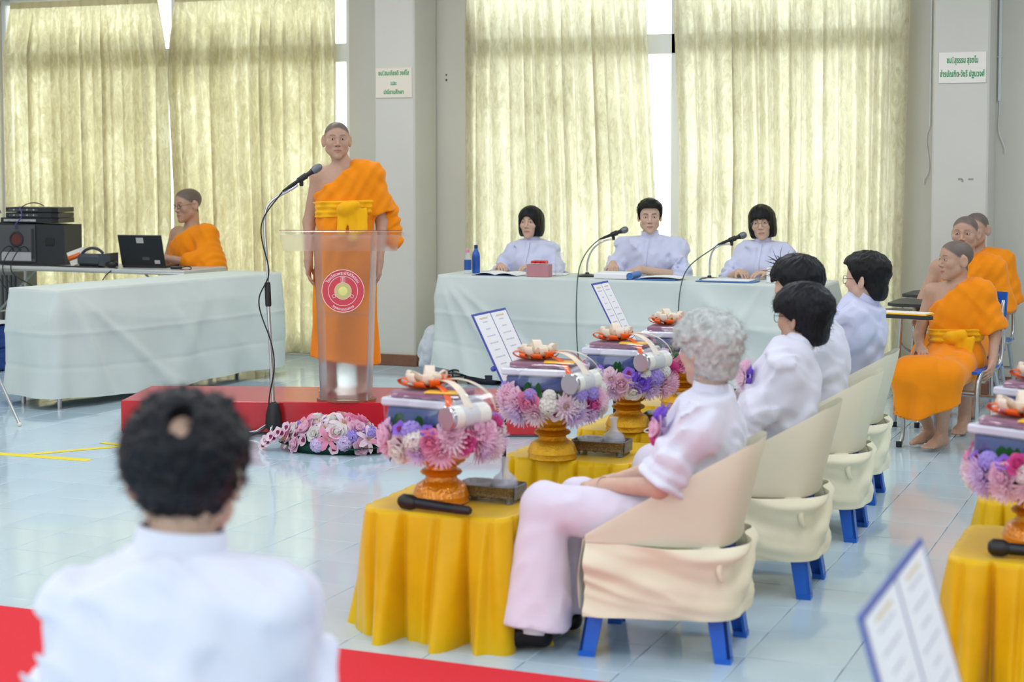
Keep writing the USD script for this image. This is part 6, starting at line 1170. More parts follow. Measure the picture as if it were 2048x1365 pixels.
_defs['antique_gold'] = lambda p: usdkit.material(stage, p, {'g': ('geometry', {}), 'v': ('voronoi_texture', {'scale': 230.0, 'feature': 'distance_to_edge'}), 'r': ('rgb_ramp', {'ramp': [(0.0, lin((176, 150, 100))), (0.08, lin((120, 100, 66))), (0.2, lin((36, 33, 32)))]}), 'p': ('principled_bsdf', {'roughness': .4, 'metallic': .4}), 'b': ('bump', {'distance': .003, 'strength': .5, 'invert': True})}, [('g.position', 'v.vector'), ('v.distance', 'r.fac'), ('r.color', 'p.base_color'), ('v.distance', 'b.height'), ('b.normal', 'p.normal')], surface='p.BSDF'); simple('antique_silver', (120, 126, 138), .3, .8, noise=(110, .4), bump=(140, .004)); film('flask_water', (.90, .88, .95), fac=.12)
_defs['thin_plastic'] = lambda p: usdkit.material(stage, p, {'t': ('transparent_bsdf', {'color': (.97, .98, 1)}), 'd': ('principled_bsdf', {'base_color': (.86, .89, .95), 'roughness': .2}), 'm': ('mix_closure', {'fac': .28})}, [('t.BSDF', 'm.closure1'), ('d.BSDF', 'm.closure2')], surface='m.closure'); simple('red_jewel', (190, 20, 40), .2)
def ornate_tray(label, loc, rz):
    o = thing('ornate_tray', label, 'tray', loc, rz); P, N, s_, L = rrect(.105, .065, .02, 120); rows = []
    for k, (off, z) in enumerate(((-.004, .012), (.0, .020), (-.002, .030), (.003, .050), (.006, .056), (.002, .056), (-.004, .030), (-.006, .018))): rows.append(np.c_[P + N * off, np.full(120, z) + (.006 * np.abs(np.sin(s_ / L * PI * 18)) if k in (0,) else 0)])
    part(o, 'rim', grid(np.stack(rows), True), 'antique_gold', 30); part(o, 'floor', box((-.10, -.06, .016), (.10, .06, .022), .002), 'black_lacquer', 20)
    for sx in (-1, 1):
        for sy in (-1, 1): part(o, 'foot', lathe([(0, 0), (.014, 0), (.012, .008), (.016, .018), (.012, .026), (0, .026)], 14, (sx * .088, sy * .048, 0)), 'antique_silver')
        part(o, 'end_plate', box((sx * .1085 - .003, -.05, .012), (sx * .1085 + .003, .05, .058), .002), 'antique_silver', 20)
    return o
def flask(label, loc):
    o = thing('glass_flask', label, 'flask', loc, scale=1.12); part(o, 'glass', lathe([(0, 0), (.026, 0), (.038, .012), (.042, .030), (.034, .050), (.016, .064), (.011, .078), (.012, .100), (.018, .110), (.016, .110), (.010, .100), (.009, .079), (.014, .065), (.032, .049), (.039, .030), (.036, .014), (.025, .003), (0, .003)], 32), 'thin_plastic', True); part(o, 'water', lathe([(0, .003), (.025, .004), (.036, .014), (.0385, .030), (.036, .040), (0, .040)], 32), 'flask_water', True)
    return o
def bowl(label, loc):
    o = thing('glass_bowl', label, 'bowl', loc); part(o, 'glass', lathe([(0, 0), (.026, 0), (.030, .004), (.048, .028), (.056, .040), (.053, .041), (.045, .029), (.028, .007), (0, .005)], 40, ripple=lambda a, z: .05 * np.sin(a * 12) * (z > .02)), 'thin_plastic', True); part(o, 'jewel', move(lathe([(0, 0), (.006, .0), (.0, .018)], 6), (.048, -.02, .002)), 'red_jewel', 0); return o
SETS = [  # name, table centre, turn, pedestal offset, tray, which
    ('nearest', (-2.372, 5.25), .02, (-.048, -.07), (.095, .03), 'amber_gold', 'amber_gold'), ('second', (-2.31, 6.34), .0, (-.065, -.23), (.08, -.06), 'gold_pale', 'gold_paint'),
    ('third', (-2.28, 7.07), .0, (-.04, -.20), (.09, -.02), 'gold_pale', 'gold_paint'), ('farthest', (-2.30, 7.85), .0, (-.02, -.20), (.09, .0), 'gold_pale', 'gold_paint')]
WHO = {'nearest': 'nearest the camera', 'second': 'second of the row', 'third': 'third of the row', 'farthest': 'farthest of the row'}
for i, (nm, c, rz, po, to, m1_, m2_) in enumerate(SETS):
    offering_table(f'small table hidden under yellow satin, {WHO[nm]}', f'pleated yellow satin skirt on the table {WHO[nm]}', (*c, 0), rz, 31 + i)
    pz = np.array([c[0] + po[0], c[1] + po[1], .4325]); pedestal(f'golden ringed pedestal tray on the yellow table {WHO[nm]}', pz, i, m1_, m2_)
    garland(f'ring of pink, white and purple flowers on the pedestal {WHO[nm]}', pz, 41 + i * 3)
    copy(pk.GetPath(), 'offering_package', pz + (0, 0, .2705), (-.12, .05, -.06, .1)[i] , f'cellophane wrapped package with orange bow, {WHO[nm]}', 'package', 'offering packages')
    tl = np.array([c[0] + to[0], c[1] + to[1], .433]); ornate_tray(f'dark ornate tray on the yellow table {WHO[nm]}', tl, .05 * i - .02)
    flask(f'round clear glass flask on the ornate tray {WHO[nm]}', tl + (.045, .012, .0222)); bowl(f'cut glass bowl on the ornate tray {WHO[nm]}', tl + (-.045, -.004, .0222))
for i, (c, lab) in enumerate((((-.44, 5.27), 'at the right edge, in front'), ((-.47, 6.17), 'at the right edge, behind the front one'))):
    offering_table(f'small table under yellow satin {lab}', f'pleated yellow satin skirt on the table {lab}', (*c, 0), 0, 61 + i); pz = np.array([c[0] - .045, c[1] + .02, .4325])
    pedestal(f'golden pedestal tray {lab}', pz, 7 + i, 'amber_gold', 'gold_paint'); garland(f'ring of pink and purple flowers {lab}', pz, 71 + 2 * i); copy(pk.GetPath(), 'offering_package', pz + (0, 0, .2705), -.45, f'cellophane wrapped offering package {lab}', 'package', 'offering packages')

# flower arrangement on the floor in front of the platform
o = thing('floor_flower_arrangement', 'low mound of lilies, roses, orchids and hydrangeas on the floor before the lectern', 'flowers', (-4.44, 8.13, 0), PR * .6)
r = np.random.default_rng(12); xs = ['lily_pink', 'hydrangea_lavender', 'rose_white', 'lily_pale', 'hydrangea_lilac', 'orchid_lilac', 'rose_pink', 'lily_pale', 'rose_white', 'orchid_pale', 'hydrangea_lavender', 'rose_deep']
part(o, 'foam_base', lathe([(0, 0), (.26, 0), (.25, .05), (.16, .11), (0, .13)], 32, sq=(1, .55)), 'leaf_dark', True)
for i in range(58):
    z = 1 - (i + .5) / 58 * .98; a = i * 2.39996; d_ = np.array([math.sqrt(1 - z * z) * cos(a), math.sqrt(1 - z * z) * sin(a), z * .9 + .05]); pos = d_ * (.275, .145, .165) + (0, 0, .02)
    put(o, xs[int(r.integers(12))] if i % 3 else xs[i % 12], pos, d_ * (1, 1.2, 1) + r.uniform(-.2, .2, 3), r.uniform(0, 6), r.uniform(.62, .95))
for i in range(22): a = r.uniform(0, 2 * PI); put(o, 'broad_leaf' if i % 2 else 'leaf', (.22 * cos(a), .12 * sin(a), .035), (cos(a) * .3, sin(a) * .3, 1), a, 1.0)
for i, t in enumerate(np.linspace(0, 1, 9)): put(o, 'orchid_pale', (-.24 - .16 * t, -.03 - .05 * sin(t * 3), .12 - .10 * t + .02 * (i % 2)), (-.5, -.8, .4), i, .8)
part(o, 'orchid_stem', tube(spline([(-.18, 0, .12), (-.30, -.05, .10), (-.41, -.05, .02)], 12), .003, 6), 'leaf_bud', True)
# ================================================================== music stands with open folders
simple('folder_blue', (60, 78, 172), .4); simple('page_white', (246, 247, 252), .55); simple('printed_grey', (198, 200, 216), .7); simple('printed_gold', (224, 208, 176), .7)
def music_stand(label, top_near, length, down, width_scale=1.0, seed=1, foot=None):
    """page plane spanned by +y (its width) and the vector down; faces +x"""
    A = np.array(top_near, float); W = np.array([0, length, 0.]); D = np.array(down, float); n = np.cross(D, W); n /= np.linalg.norm(n); n = n if n[0] > 0 else -n
    o = thing('music_stand', label, 'music stand', (A[0], A[1], 0)); A0 = np.array([0, 0, A[2]])
    def slab(u0, u1, v0, v1, t0, t1, b=0): return hull([A0 + W * u + D * v + n * t for u in (u0, u1) for v in (v0, v1) for t in (t0, t1)])
    part(o, 'folder', slab(-.02, 1.02, -.015, 1.015, -.004, 0), 'folder_blue', 20)
    for u0, u1 in ((.012, .488), (.512, .988)):
        p = part(o, 'page', slab(u0, u1, .012, .985, 0, .0015), 'page_white', 0); r = np.random.default_rng(seed); q = []
        for v in np.linspace(.10, .93, 11):
            w = r.uniform(.12, .30); c = (u0 + u1) / 2
            x = c - w * .5
            while x < c + w * .5: ww = r.uniform(.02, .07); q.append(slab(x, min(x + ww, c + w * .5), v - .007, v + .007, .0015, .0018)); x += ww + .012
        part(p, 'printed_lines', cat(q), 'printed_grey', 0, kind='stuff'); part(p, 'heading', slab((u0 + u1) / 2 - .12, (u0 + u1) / 2 + .12, .045, .065, .0015, .0018), 'printed_gold', 0)
    part(o, 'page_holder', cat([slab(.62, .98, .955, .963, .002, .006), slab(.60, .62, .945, .972, .002, .008)]), 'black_plastic', 0)
    m = A0 + W * .5 + D * .62 - n * .02; f0 = np.array([m[0] - .02, m[1], 0]) if foot is None else np.array(foot, float) - (A[0], A[1], 0)
    part(o, 'lip', slab(.0, 1.0, 1.0, 1.012, -.004, .03), 'folder_blue', 20); part(o, 'spine', slab(.44, .56, .2, .95, -.012, -.004), 'dark_metal', 20); part(o, 'clamp_knob', ball(A0 + W * .0 + D * .62 - n * .015, .012, 2), 'folder_blue', True)
    part(o, 'pole', tube([f0 + (0, 0, .02), (f0[0], f0[1], m[2] - .06), m], .009, 10), 'dark_metal')
    for a in (.3, 2.4, 4.5): part(o, 'leg', tube([f0 + (0, 0, .16), f0 + (.12 * cos(a), .12 * sin(a), .05), f0 + (.15 * cos(a), .15 * sin(a), .009)], .007, 8), 'dark_metal')
music_stand('music stand with an open two page blue folder, between the second and third yellow tables', (-2.83, 6.37, .953), .345, (.17, 0, -.34), seed=3)
music_stand('narrow looking blue folder on a stand before the panel table', (-2.83, 7.82, .982), .23, (.19, 0, -.36), seed=5)
music_stand('blurred blue edged folder on a stand in the right foreground', (-.45, 2.37, .95), .52, (.11, 0, -.38), seed=7)

# ================================================================== things on the guests' tables
o = thing('wireless_microphone', 'black wireless handheld microphone lying on the nearest yellow table', 'microphone', (0, 0, 0))
def wireless(o, A, B):
    A, B = np.array(A, float), np.array(B, float); at = lambda t: A + (B - A) * t
    part(o, 'mic_head', tube([at(0), at(.01), at(.06), at(.18), at(.24), at(.25)], [.008, .016, .0255, .0255, .019, .016], 20), 'black_plastic', 50)
    part(o, 'mic_body', tube([at(.24), at(.26), at(.78), at(.79)], [.016, .0185, .0165, .016], 20), 'dark_metal', 40); part(o, 'mic_end', tube([at(.78), at(.80), at(.97), at(1.0)], [.0165, .0172, .0150, .010], 18), 'black_plastic', 40)
wireless(o, (-2.505, 5.028, .4575), (-2.225, 4.988, .4520))
o = thing('wireless_microphone', 'black wireless microphone on the yellow table at the right edge', 'microphone', (0, 0, 0)); wireless(o, (-.60, 5.09, .4575), (-.355, 5.10, .4520))
simple('dark_pouch', (58, 56, 58), .5); o = thing('dark_pouch', 'dark pouch with a white cord on the third yellow table', 'pouch', (-2.16, 6.90, .4335), .3)
v, f = box((-.06, -.04, 0), (.06, .04, .036), .012); part(o, 'body', (v, f), 'dark_pouch', 40); part(o, 'cord', tube(spline([(-.06, -.02, .02), (-.09, -.06, .006), (-.02, -.085, .006), (.05, -.06, .006), (.09, -.02, .01), (.05, .03, .03)], 40), .004, 6), 'page_white', True)

# corsages on the guests' chests
def corsage(label, fig, loc, rz, fn, side, kind, ribbon):
    q = cast(fn, [fig.chest + fig.rx * f4(side) + fig.fy * f4(.4) + fig.up * f4(.05)], -fig.fy)[0].astype(float); R = euler(0, 0, rz); w = R @ q + np.asarray(loc); fy = R @ fig.fy
    o = thing('corsage', label, 'corsage', w + fy * .012)
    for i, k in enumerate(kind): a = i * 2 * PI / max(len(kind), 1); u_, w2, _ = frame_of(fy); put(o, k, (u_ * cos(a) + w2 * sin(a)) * (.032 if len(kind) > 1 else 0) + fy * .012, fy + .5 * (u_ * cos(a) + w2 * sin(a)), i, .72)
    for s in (-1, 1): part(o, 'ribbon_tail', thick(np.stack([np.array([(0, 0, 0), (s * .012, 0, -.04), (s * .018, 0, -.085)]) + fy * .006 - np.array([.008, .008, 0]), np.array([(0, 0, 0), (s * .012, 0, -.04), (s * .018, 0, -.085)]) + fy * .006 + np.array([.008, .008, 0])], 1), .001), ribbon, True)
if 'g1' in globals():
    corsage('pink and purple flower corsage on the grey haired woman', g1[1], C1, CR[0], g1[3], -.135, ['rose_pink', 'rose_purple', 'orchid_lilac', 'rose_magenta'], 'petal_lilac')
    corsage('pink and purple flower corsage on the guest with spectacles', g2[1], C2, CR[1], g2[3], -.145, ['mum_pale', 'rose_pink', 'rose_purple', 'orchid_lilac'], 'petal_purple')
    corsage('small green ribbon corsage on the guest with the spiky fringe', g3[1], C3, CR[2], g3[3], -.12, ['leaf', 'rose_white'], 'green_ribbon'); corsage('green ribbon corsage on the man in pale lilac', g4[1], C4, CR[3], g4[3], -.12, ['rose_pink', 'leaf'], 'green_ribbon')
    o = thing('corsage', "green ribbon corsage peeping over the foreground man's left shoulder", 'corsage', (-1.672, 2.385, .885))
    for k, (dx, dz) in enumerate(((-.022, .026), (.024, .020), (.0, -.03), (-.02, -.03))): t_ = np.linspace(0, 1, 8)[:, None]; w_ = np.array([-.012, .012])[None] * (.3 + t_ * 1.2); part(o, 'ribbon_loop', thick(np.stack([dx * t_ * 1.3 + w_ * .6, .012 * np.sin(t_ * PI) + 0 * w_, dz * t_ * 1.4 + w_ * .8], -1), .0012), 'green_ribbon', True)
    put(o, 'rose_white', (-.03, .0, -.005), (-.3, 1, .2), 0, .5)

# ================================================================== on the panel table
ZT = .7735
simple('label_blue', (34, 82, 168), .4); simple('bottle_blue', (40, 96, 190), .3); simple('cap_pink', (238, 130, 190), .4); simple('cap_navy', (24, 40, 92), .4);  simple('red_box', (196, 40, 70), .45, extra={'alpha': 1.0}); simple('red_lid', (206, 20, 40), .4); simple('paper_pages', (238, 240, 244), .6); simple('binder_blue', (62, 116, 186), .4); simple('green_mat', (60, 80, 70), .6)
def bottle(label, loc, r, h, body, cap, lab):
    o = thing('water_bottle', label, 'bottle', loc); part(o, 'body', lathe([(0, 0), (r * .92, 0), (r, .006), (r, h * .62), (r * .9, h * .70), (r * .45, h * .84), (r * .40, h * .9), (0, h * .9)], 24), body, 40); part(o, 'cap', lathe([(0, h * .88), (r * .46, h * .88), (r * .46, h * .99), (r * .40, h), (0, h)], 20), cap, 40); part(o, 'label', lathe([(r * 1.012, h * .16), (r * 1.02, h * .16), (r * 1.02, h * .58), (r * 1.012, h * .58)], 24), lab, 40)
bottle('small water bottle with pink cap at the left end of the panel table', (-4.98, 11.12, ZT), .026, .175, 'thin_plastic', 'cap_pink', 'label_blue'); bottle('taller blue water bottle with navy cap at the left end of the panel table', (-4.955, 11.21, ZT), .029, .205, 'bottle_blue', 'cap_navy', 'label_blue')
o = thing('open_book', 'open white booklet lying before the woman with the straight bob', 'book', (-4.72, 11.13, ZT))
def book_half(s, L=.17, W=.24, h=.018, lift=.0):
    u = np.linspace(0, 1, 12)[:, None]; v = np.linspace(-.5, .5, 6)[None]; z = h * np.sin(np.clip(u * PI * .9 + .3, 0, PI)) + lift * u ** 2; return thick(np.stack([s * L * u + 0 * v, W * v + 0 * u, z + 0 * v + .003], -1)[::s], .003)
for s in (-1, 1): part(o, 'page_block', book_half(s), 'paper_pages', 40)
part(o, 'cover', box((-.178, -.125, 0), (.178, .125, .0025)), 'binder_blue', 0)
o = thing('clear_box', 'round clear box full of red packets with a red lid on the panel table', 'box', (-4.40, 11.06, ZT)); part(o, 'box', prism(Polygon(rrect(.085, .055, .03, 60)[0]), 0, .085), 'red_box', 40, label='pinkish red ribbed container')
P, N, s_, L_ = rrect(.088, .058, .03, 120); rw = [np.c_[P + N * (.0012 * np.sin(s_ / L_ * 2 * PI * 30))[:, None], np.full(120, z)] for z in (.002, .04, .092)]; part(o, 'clear_wall', grid(np.stack(rw), True), 'thin_plastic', True); part(o, 'rim', tube(np.c_[np.vstack([P, P[:1]]), np.full(121, .093)], .002, 6), 'tin_white', True); part(o, 'red_packets', cat([move(box((-.016, -.05, 0), (.016, .05, .026), .004), (x, 0, .0855), .08 * k) for k, x in enumerate((-.03, .005, .04))]), 'red_lid', 20, kind='stuff')
o = thing('cup_stack', 'stack of clear plastic cups on the panel table beside the red box', 'cups', (-4.285, 11.15, ZT))
for k in range(9): part(o, 'cup', lathe([(.0305, k * .019), (.0315, k * .019 + .014), (.034, k * .019 + .015), (.034, k * .019 + .018), (.0312, k * .019 + .0185)], 24), 'thin_plastic', True)
o = thing('ring_binder', 'thick open ring binder with rolled white pages before the man at the panel', 'binder', (-3.70, 11.10, ZT), .05)
part(o, 'page_stack', box((-.27, -.11, 0), (-.03, .11, .042), .008), 'paper_pages', 30); part(o, 'spine_roll', move(lathe([(0, -.11), (.024, -.11), (.024, .11), (0, .11)], 20), (-.01, 0, .0245), rot=(PI / 2, 0, 0)), 'binder_blue', 40); part(o, 'blue_cover', box((.02, -.115, 0), (.31, .115, .008), .003), 'binder_blue', 20); part(o, 'loose_sheet', thick(np.stack([np.linspace(.05, .34, 10)[:, None] + 0 * np.zeros((1, 6)), np.linspace(-.10, .10, 6)[None] + np.zeros((10, 1)), .011 + .012 * np.sin(np.linspace(0, 3, 10))[:, None] + np.zeros((1, 6))], -1)[::-1], .002), 'paper_pages', 40)
o = thing('open_folder', 'flat blue folder with papers before the woman in round glasses', 'folder', (-3.0, 11.09, ZT)); part(o, 'cover', box((-.24, -.10, 0), (.16, .10, .006), .002), 'binder_blue', 20); part(o, 'papers', box((-.20, -.08, .006), (.13, .09, .014), .003), 'paper_pages', 20)
o = thing('paper_roll', 'white roll of tissue at the right end of the panel table', 'tissue roll', (-2.73, 11.12, ZT)); part(o, 'roll', lathe([(.018, 0), (.048, 0), (.050, .004), (.050, .096), (.048, .10), (.018, .10), (.018, 0)], 36), 'paper_pages', 40)
o = thing('loose_paper', 'flat white sheets lying at the left half of the panel table', 'paper', (-4.43, 11.28, ZT), .2); part(o, 'sheet', box((-.15, -.10, 0), (.15, .10, .003)), 'paper_pages', 0)
def desk_mic(slabel, mlabel, base, bend, A, B, cable):
    o = thing('desk_microphone_stand', slabel, 'microphone stand', base); b = np.array(base); part(o, 'base', lathe([(0, 0), (.068, 0), (.070, .006), (.055, .014), (.016, .020), (.012, .03), (0, .03)], 32), 'dark_metal', 40)
    A, B = np.array(A), np.array(B); e = A + (B - A) * .40 - (0, 0, .035); part(o, 'gooseneck', tube(spline([(0, 0, .02), (.0, 0, .08), tuple(np.array(bend) - b), tuple(e - b)], 30), .0065, 10), 'chrome', True)
    m = thing('microphone', mlabel, 'microphone', (0, 0, 0)); mic_parts(m, A, B); d_ = (A - B) / np.linalg.norm(A - B); part(m, 'cable', tube(spline([tuple(A + d_ * .03)] + cable, 60), .004, 6), 'green_cable', True)
desk_mic('desk microphone stand left of the man at the panel table', 'black microphone pointing at the man in the middle of the panel', (-4.085, 11.18, ZT), (-4.03, 11.15, .97), (-3.945, 11.13, 1.052), (-3.795, 11.22, 1.115), [(-4.02, 11.05, .98), (-4.055, 10.93, .83), (-4.055, 10.895, .72), (-4.05, 10.87, .45), (-4.02, 10.86, .15), (-3.98, 10.85, .006), (-3.7, 10.80, .006)])
desk_mic('desk microphone stand left of the woman in round glasses', 'black microphone pointing at the woman in round glasses', (-3.20, 11.20, ZT), (-3.17, 11.17, .97), (-3.10, 11.15, 1.030), (-2.955, 11.25, 1.090), [(-3.19, 11.06, .96), (-3.29, 10.93, .84), (-3.315, 10.895, .72), (-3.32, 10.87, .45), (-3.30, 10.86, .15), (-3.26, 10.85, .006), (-3.1, 10.80, .006)])
# under and beside the panel table
simple('white_bag', (226, 232, 240), .5, trans=.2); simple('dark_bag', (24, 28, 44), .5)
o = thing('plastic_bag', 'white plastic bag on the floor between the left column and the panel table', 'bag', (-5.39, 11.40, 0)); m_ = trimesh.creation.icosphere(4); v = np.array(m_.vertices); v = v * (.115, .10, .19) + (0, 0, .17); v[:, 2] = np.maximum(v[:, 2], 0); v += (fbm(v * 14, 3, 5)[:, None] - .5) * .05 * np.sign(v - (0, 0, .17)) * (v[:, 2:] > .01); v[:, :2] *= 1 - .4 * np.clip((v[:, 2:] - .2) / .18, 0, 1); v[:, 2] = np.maximum(v[:, 2], .001); part(o, 'body', (v, np.array(m_.faces)), 'white_bag', True)
o = thing('dark_bag', 'dark bag with tangled straps on the floor under the panel table', 'bag', (-4.80, 10.98, 0)); v, f = box((-.13, -.07, 0), (.13, .07, .10), .03); part(o, 'body', (v, f), 'dark_bag', 40)
for k in range(3): part(o, 'strap', tube(spline([(-.12, -.06, .06), (-.22 - .03 * k, -.08, .09 - .03 * k), (-.28, -.05 + .03 * k, .02), (-.16, -.09 - .02 * k, .008)], 24), .006, 6), 'black_plastic', True)
# ================================================================== sound equipment on the folding table
simple('speaker_black', (40, 42, 46), .6, bump=(500, .0006)); simple('panel_grey', (78, 80, 84), .5); simple('cone_red', (96, 40, 34), .5); simple('silver_print', (176, 178, 182), .4); simple('laptop_black', (20, 21, 24), .35); simple('sticker_grey', (190, 186, 184), .5); simple('box_orange', (226, 110, 50), .5); simple('box_white', (232, 226, 218), .5); simple('charcoal_case', (62, 66, 74), .6); simple('crate_blue', (30, 70, 150), .5); simple('grille_grey', (120, 124, 124), .5); simple('purple_cable', (84, 70, 132), .5)
TZ = .7505
o = thing('loudspeaker', 'black loudspeaker lying on its side at the left end of the folding table', 'speaker', (-8.87, 11.20, TZ), .12)
part(o, 'cabinet', hull([(x, y, z) for (x, y0, y1) in ((-.34, -.14, .16), (.34, -.13, .14)) for y in (y0, y1) for z in (0.0, .335 if x < 0 else .32)]), 'speaker_black', 20)
part(o, 'rear_panel', box((-.30, -.150, .02), (.085, -.1385, .318), .006), 'panel_grey', 20); part(o, 'port_ring', move(lathe([(.045, 0), (.062, 0), (.062, .008), (.050, .010), (.045, 0)], 32), (-.08, -.151, .205), rot=(PI / 2, 0, 0)), 'speaker_black', 40); part(o, 'cone', move(lathe([(0, .001), (.047, .001), (.047, .004), (0, .004)], 32), (-.08, -.151, .205), rot=(PI / 2, 0, 0)), 'cone_red', 40)
part(o, 'amplifier_plate', box((-.22, -.154, .03), (.05, -.1505, .10), .001), 'silver_print', 0, label='small silver connector plate'); part(o, 'handle_recess', box((.17, -.1405, .155), (.25, -.128, .215), .004), 'laptop_black', 20)
for x in (-.285, .068): part(o, 'heat_sink', box((x - .014, -.156, .05), (x + .014, -.150, .29), .003), 'speaker_black', 20)
for i, (lab, w, h, z, dx) in enumerate((('lowest black rack unit stacked on the loudspeaker', .27, .040, .0, -.0), ('middle black rack unit in the stack on the loudspeaker', .245, .038, .042, .025), ('topmost black rack unit in the stack on the loudspeaker', .245, .038, .086, .025))):
    u = thing('rack_unit', lab, 'audio unit', (-8.85 + dx, 11.20, TZ + .3365 + z), .12, 'rack units on the loudspeaker'); part(u, 'case', box((-w, -.11, 0), (w - .07, .11, h), .003), 'speaker_black', 20)
    part(u, 'front_plate', box((w - .07, -.115, -.0), (w, .115, h), .002), 'laptop_black', 20); part(u, 'ports', box((-w + .03, -.113, .010), (w * .2, -.1105, h - .012), .001), 'silver_print' if i == 0 else 'panel_grey', 0); part(u, 'rack_ear', box((w - .005, -.135, .004), (w + .002, -.113, h - .004), .001), 'laptop_black', 0)
    for k in range(4): part(u, 'socket', move(lathe([(0, 0), (.007, 0), (.007, .006), (0, .006)], 10), (-w + .08 + k * .06, -.113, h / 2), rot=(PI / 2, 0, 0)), 'silver_print', 0)
def cable(lab, pts, mat='black_cable', r=.004, n=50): solo('cable', tube(spline(pts, n), r, 6), mat, lab, 'cable', smooth=True)
cable('purple cable looping down the front of the rack units', [(-8.93, 11.08, 1.21), (-8.89, 11.04, 1.20), (-8.87, 11.03, 1.14), (-8.91, 11.02, 1.09), (-8.93, 11.03, 1.04)], 'purple_cable', .006); cable('thin black cable looping left of the rack units', [(-9.10, 11.06, 1.16), (-9.23, 11.05, 1.14), (-9.25, 11.04, 1.09), (-9.16, 11.04, 1.07), (-9.08, 11.05, 1.09)])
cable('thin cable arching over the topmost rack unit', [(-8.93, 11.09, 1.205), (-8.89, 11.12, 1.235), (-8.80, 11.14, 1.245), (-8.75, 11.16, 1.22)])
for k, (x, x2) in enumerate(((-8.96, -8.85), (-8.89, -8.76), (-9.12, -9.10), (-8.81, -8.53))):
    cable(f'{("first", "second", "leftmost", "rightmost")[k]} grey cable drooping from the loudspeaker over the table edge', [(x, 11.035, .86), (x - .01, 10.99, .90), (x - .03, 10.90, .83), (x - .035, 10.855, .74), (x2 - .03, 10.85, .55), (x2 + .03, 10.84, .35), (x2, 10.83, .30 if k else .12)], 'black_cable', .0045)
cable('black cables lying along the folding table before the loudspeaker', [(-9.03, 10.96, .757), (-8.78, 10.92, .757), (-8.53, 10.95, .757), (-8.33, 10.92, .757), (-8.13, 10.96, .757)], 'black_cable', .006)
cable('cable hanging under the folding table below the laptop', [(-7.88, 10.93, .755), (-7.91, 10.855, .72), (-7.98, 10.84, .60), (-7.95, 10.84, .45), (-7.96, 10.84, .30)], 'black_cable')
o = thing('film_box', 'orange and white carton leaning beside the loudspeaker', 'box', (-8.31, 11.05, TZ), .3); R_ = euler(0, -.35, 0); v, f = box((-.07, -.045, 0), (.07, .045, .115), .003); v = v @ R_.T; part(o, 'carton', (v - (0, 0, v[:, 2].min()), f), 'box_white', 20); zz = v[:, 2].min(); v, f = box((-.072, -.047, .045), (.035, .047, .085)); part(o, 'orange_band', (v @ R_.T - (0, 0, zz), f), 'box_orange', 0)
o = thing('camcorder', 'grey camcorder lying on the folding table between carton and laptop', 'camera', (-8.16, 11.00, TZ), .08); part(o, 'body', box((-.12, -.055, .012), (.10, .055, .105), .022), 'charcoal_case', 40); part(o, 'lens_hood', hull([(x, y, z) for (x, r_) in ((.08, .05), (.19, .062)) for y in (-r_, r_) for z in (.06 - r_ * .9, .06 + r_ * .9)]), 'charcoal_case', 20); part(o, 'grip', tube(spline([(-.10, 0, .10), (-.05, 0, .14), (.05, 0, .14), (.09, 0, .11)], 16), .012, 8), 'charcoal_case', True); part(o, 'foot', box((-.10, -.05, 0), (.08, .05, .014), .003), 'laptop_black', 20)
o = thing('cloth_pouch', 'small black pouch beside the camcorder', 'pouch', (-7.97, 10.98, TZ)); m_ = trimesh.creation.icosphere(3); v = np.array(m_.vertices) * (.055, .04, .03) + (0, 0, .028); v[:, 2] = np.maximum(v[:, 2], 0) + (fbm(v * 30, 2, 3) - .5) * .008 * (v[:, 2] > .004); part(o, 'body', (v, np.array(m_.faces)), 'laptop_black', True)
o = thing('laptop', 'open black laptop seen from behind in front of the monk', 'laptop', (-7.74, 11.10, TZ), .16)
part(o, 'base', box((-.185, -.02, 0), (.185, .23, .018), .004), 'laptop_black', 20); part(o, 'keyboard', box((-.16, .05, .018), (.16, .15, .020), .001), 'panel_grey', 0)
LR = euler(.30, 0, 0); lt_ = lambda m: (m[0] @ LR.T + (0, -.02, .018), m[1]); part(o, 'lid', lt_(box((-.185, -.010, 0), (.185, .0, .255), .004)), 'laptop_black', 20); part(o, 'screen', lt_(box((-.17, .0002, .015), (.17, .0012, .24))), 'panel_grey', 0); part(o, 'sticker', lt_(box((-.03, -.0112, .19), (.03, -.0101, .235))), 'sticker_grey', 0); part(o, 'sticker', lt_(box((.10, -.0112, .02), (.145, -.0101, .05))), 'sticker_grey', 0); part(o, 'badge', lt_(box((.0, -.0112, .05), (.06, -.0101, .075))), 'panel_grey', 0)
o = thing('adapter', 'small black adapter with cables lying right of the laptop', 'adapter', (-7.42, 11.05, TZ), .2); part(o, 'body', box((-.04, -.025, 0), (.04, .025, .022), .005), 'laptop_black', 30); part(o, 'lead', tube(spline([(.04, 0, .01), (.10, .01, .02), (.14, -.05, .006), (.05, -.06, .006)], 24), .004, 6), 'black_cable', True)
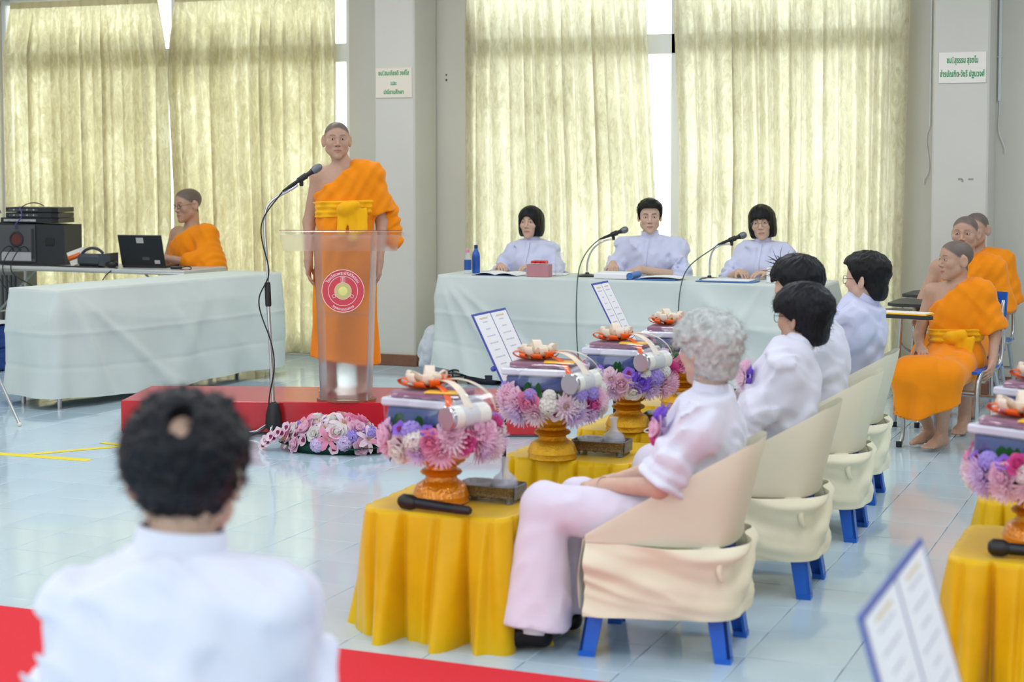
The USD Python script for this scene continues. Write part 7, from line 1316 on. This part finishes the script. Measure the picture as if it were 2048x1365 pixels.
# left edge: louvred radiator, sheet and blue crates
o = thing('louvred_cabinet', 'grey louvred unit behind the blue crates at the left edge', 'cabinet', (-9.55, 11.55, 0)); part(o, 'case', box((-.32, -.12, 0), (.32, .12, .66), .006), 'grille_grey', 20)
for k in range(14): part(o, 'slat', box((-.30 + k * .044, -.132, .04), (-.282 + k * .044, -.12, .63), .002), 'panel_grey', 0)
def crate(lab, z, rz=0):
    o = thing('plastic_crate', lab, 'crate', (-8.74, 10.22, z), rz); a, b, h = .30, .21, .17
    for (x0, y0, x1, y1) in ((-a, -b, a, -b + .012), (-a, b - .012, a, b), (-a, -b + .012, -a + .012, b - .012), (a - .012, -b + .012, a, b - .012)): part(o, 'side', box((x0, y0, 0), (x1, y1, h), .002), 'crate_blue', 0)
    part(o, 'floor', box((-a, -b, 0), (a, b, .01)), 'crate_blue', 0)
    for zz in (.02, .085, .155): part(o, 'rib', cat([box((-a - .008, -b - .008, zz), (a + .008, -b, zz + .014), .002), box((-a - .008, b, zz), (a + .008, b + .008, zz + .014), .002), box((a, -b, zz), (a + .008, b, zz + .014), .002), box((-a - .008, -b, zz), (-a, b, zz + .014), .002)]), 'crate_blue', 0)
crate('lower blue plastic crate on the floor at the left edge', 0); crate('upper blue plastic crate of the stack at the left edge', .1705, .02)
gx, gy = np.meshgrid(np.linspace(-.33, .33, 24), np.linspace(-.24, .24, 18), indexing='ij'); zz = .345 + .05 * np.exp(-((gx / .25) ** 2 + (gy / .2) ** 2)) + .02 * fbm(np.stack([gx * 9, gy * 9, 0 * gx], -1), 3, 3); solo('white_sheet', thick(np.stack([gx, gy, zz], -1), .004), 'white_bag', 'crumpled white sheet lying on the upper blue crate', 'sheet', smooth=True, loc=(-8.74, 10.22, 0))
o = thing('tripod', 'thin metal tripod leg reaching in from the left edge of the floor', 'tripod', (-7.05, 8.35, 0)); part(o, 'column', tube([(0, 0, .42), (0, 0, 1.0)], .014, 10), 'steel_leg')
for k, a in enumerate((-.42, 1.9, 4.0)): part(o, 'leg', tube([(0, 0, .50), (.50 * cos(a), .50 * sin(a), .012)], .010, 8), 'steel_leg'); part(o, 'foot', ball((.50 * cos(a), .50 * sin(a), .012), .013, 2), 'sign_card_white', True)
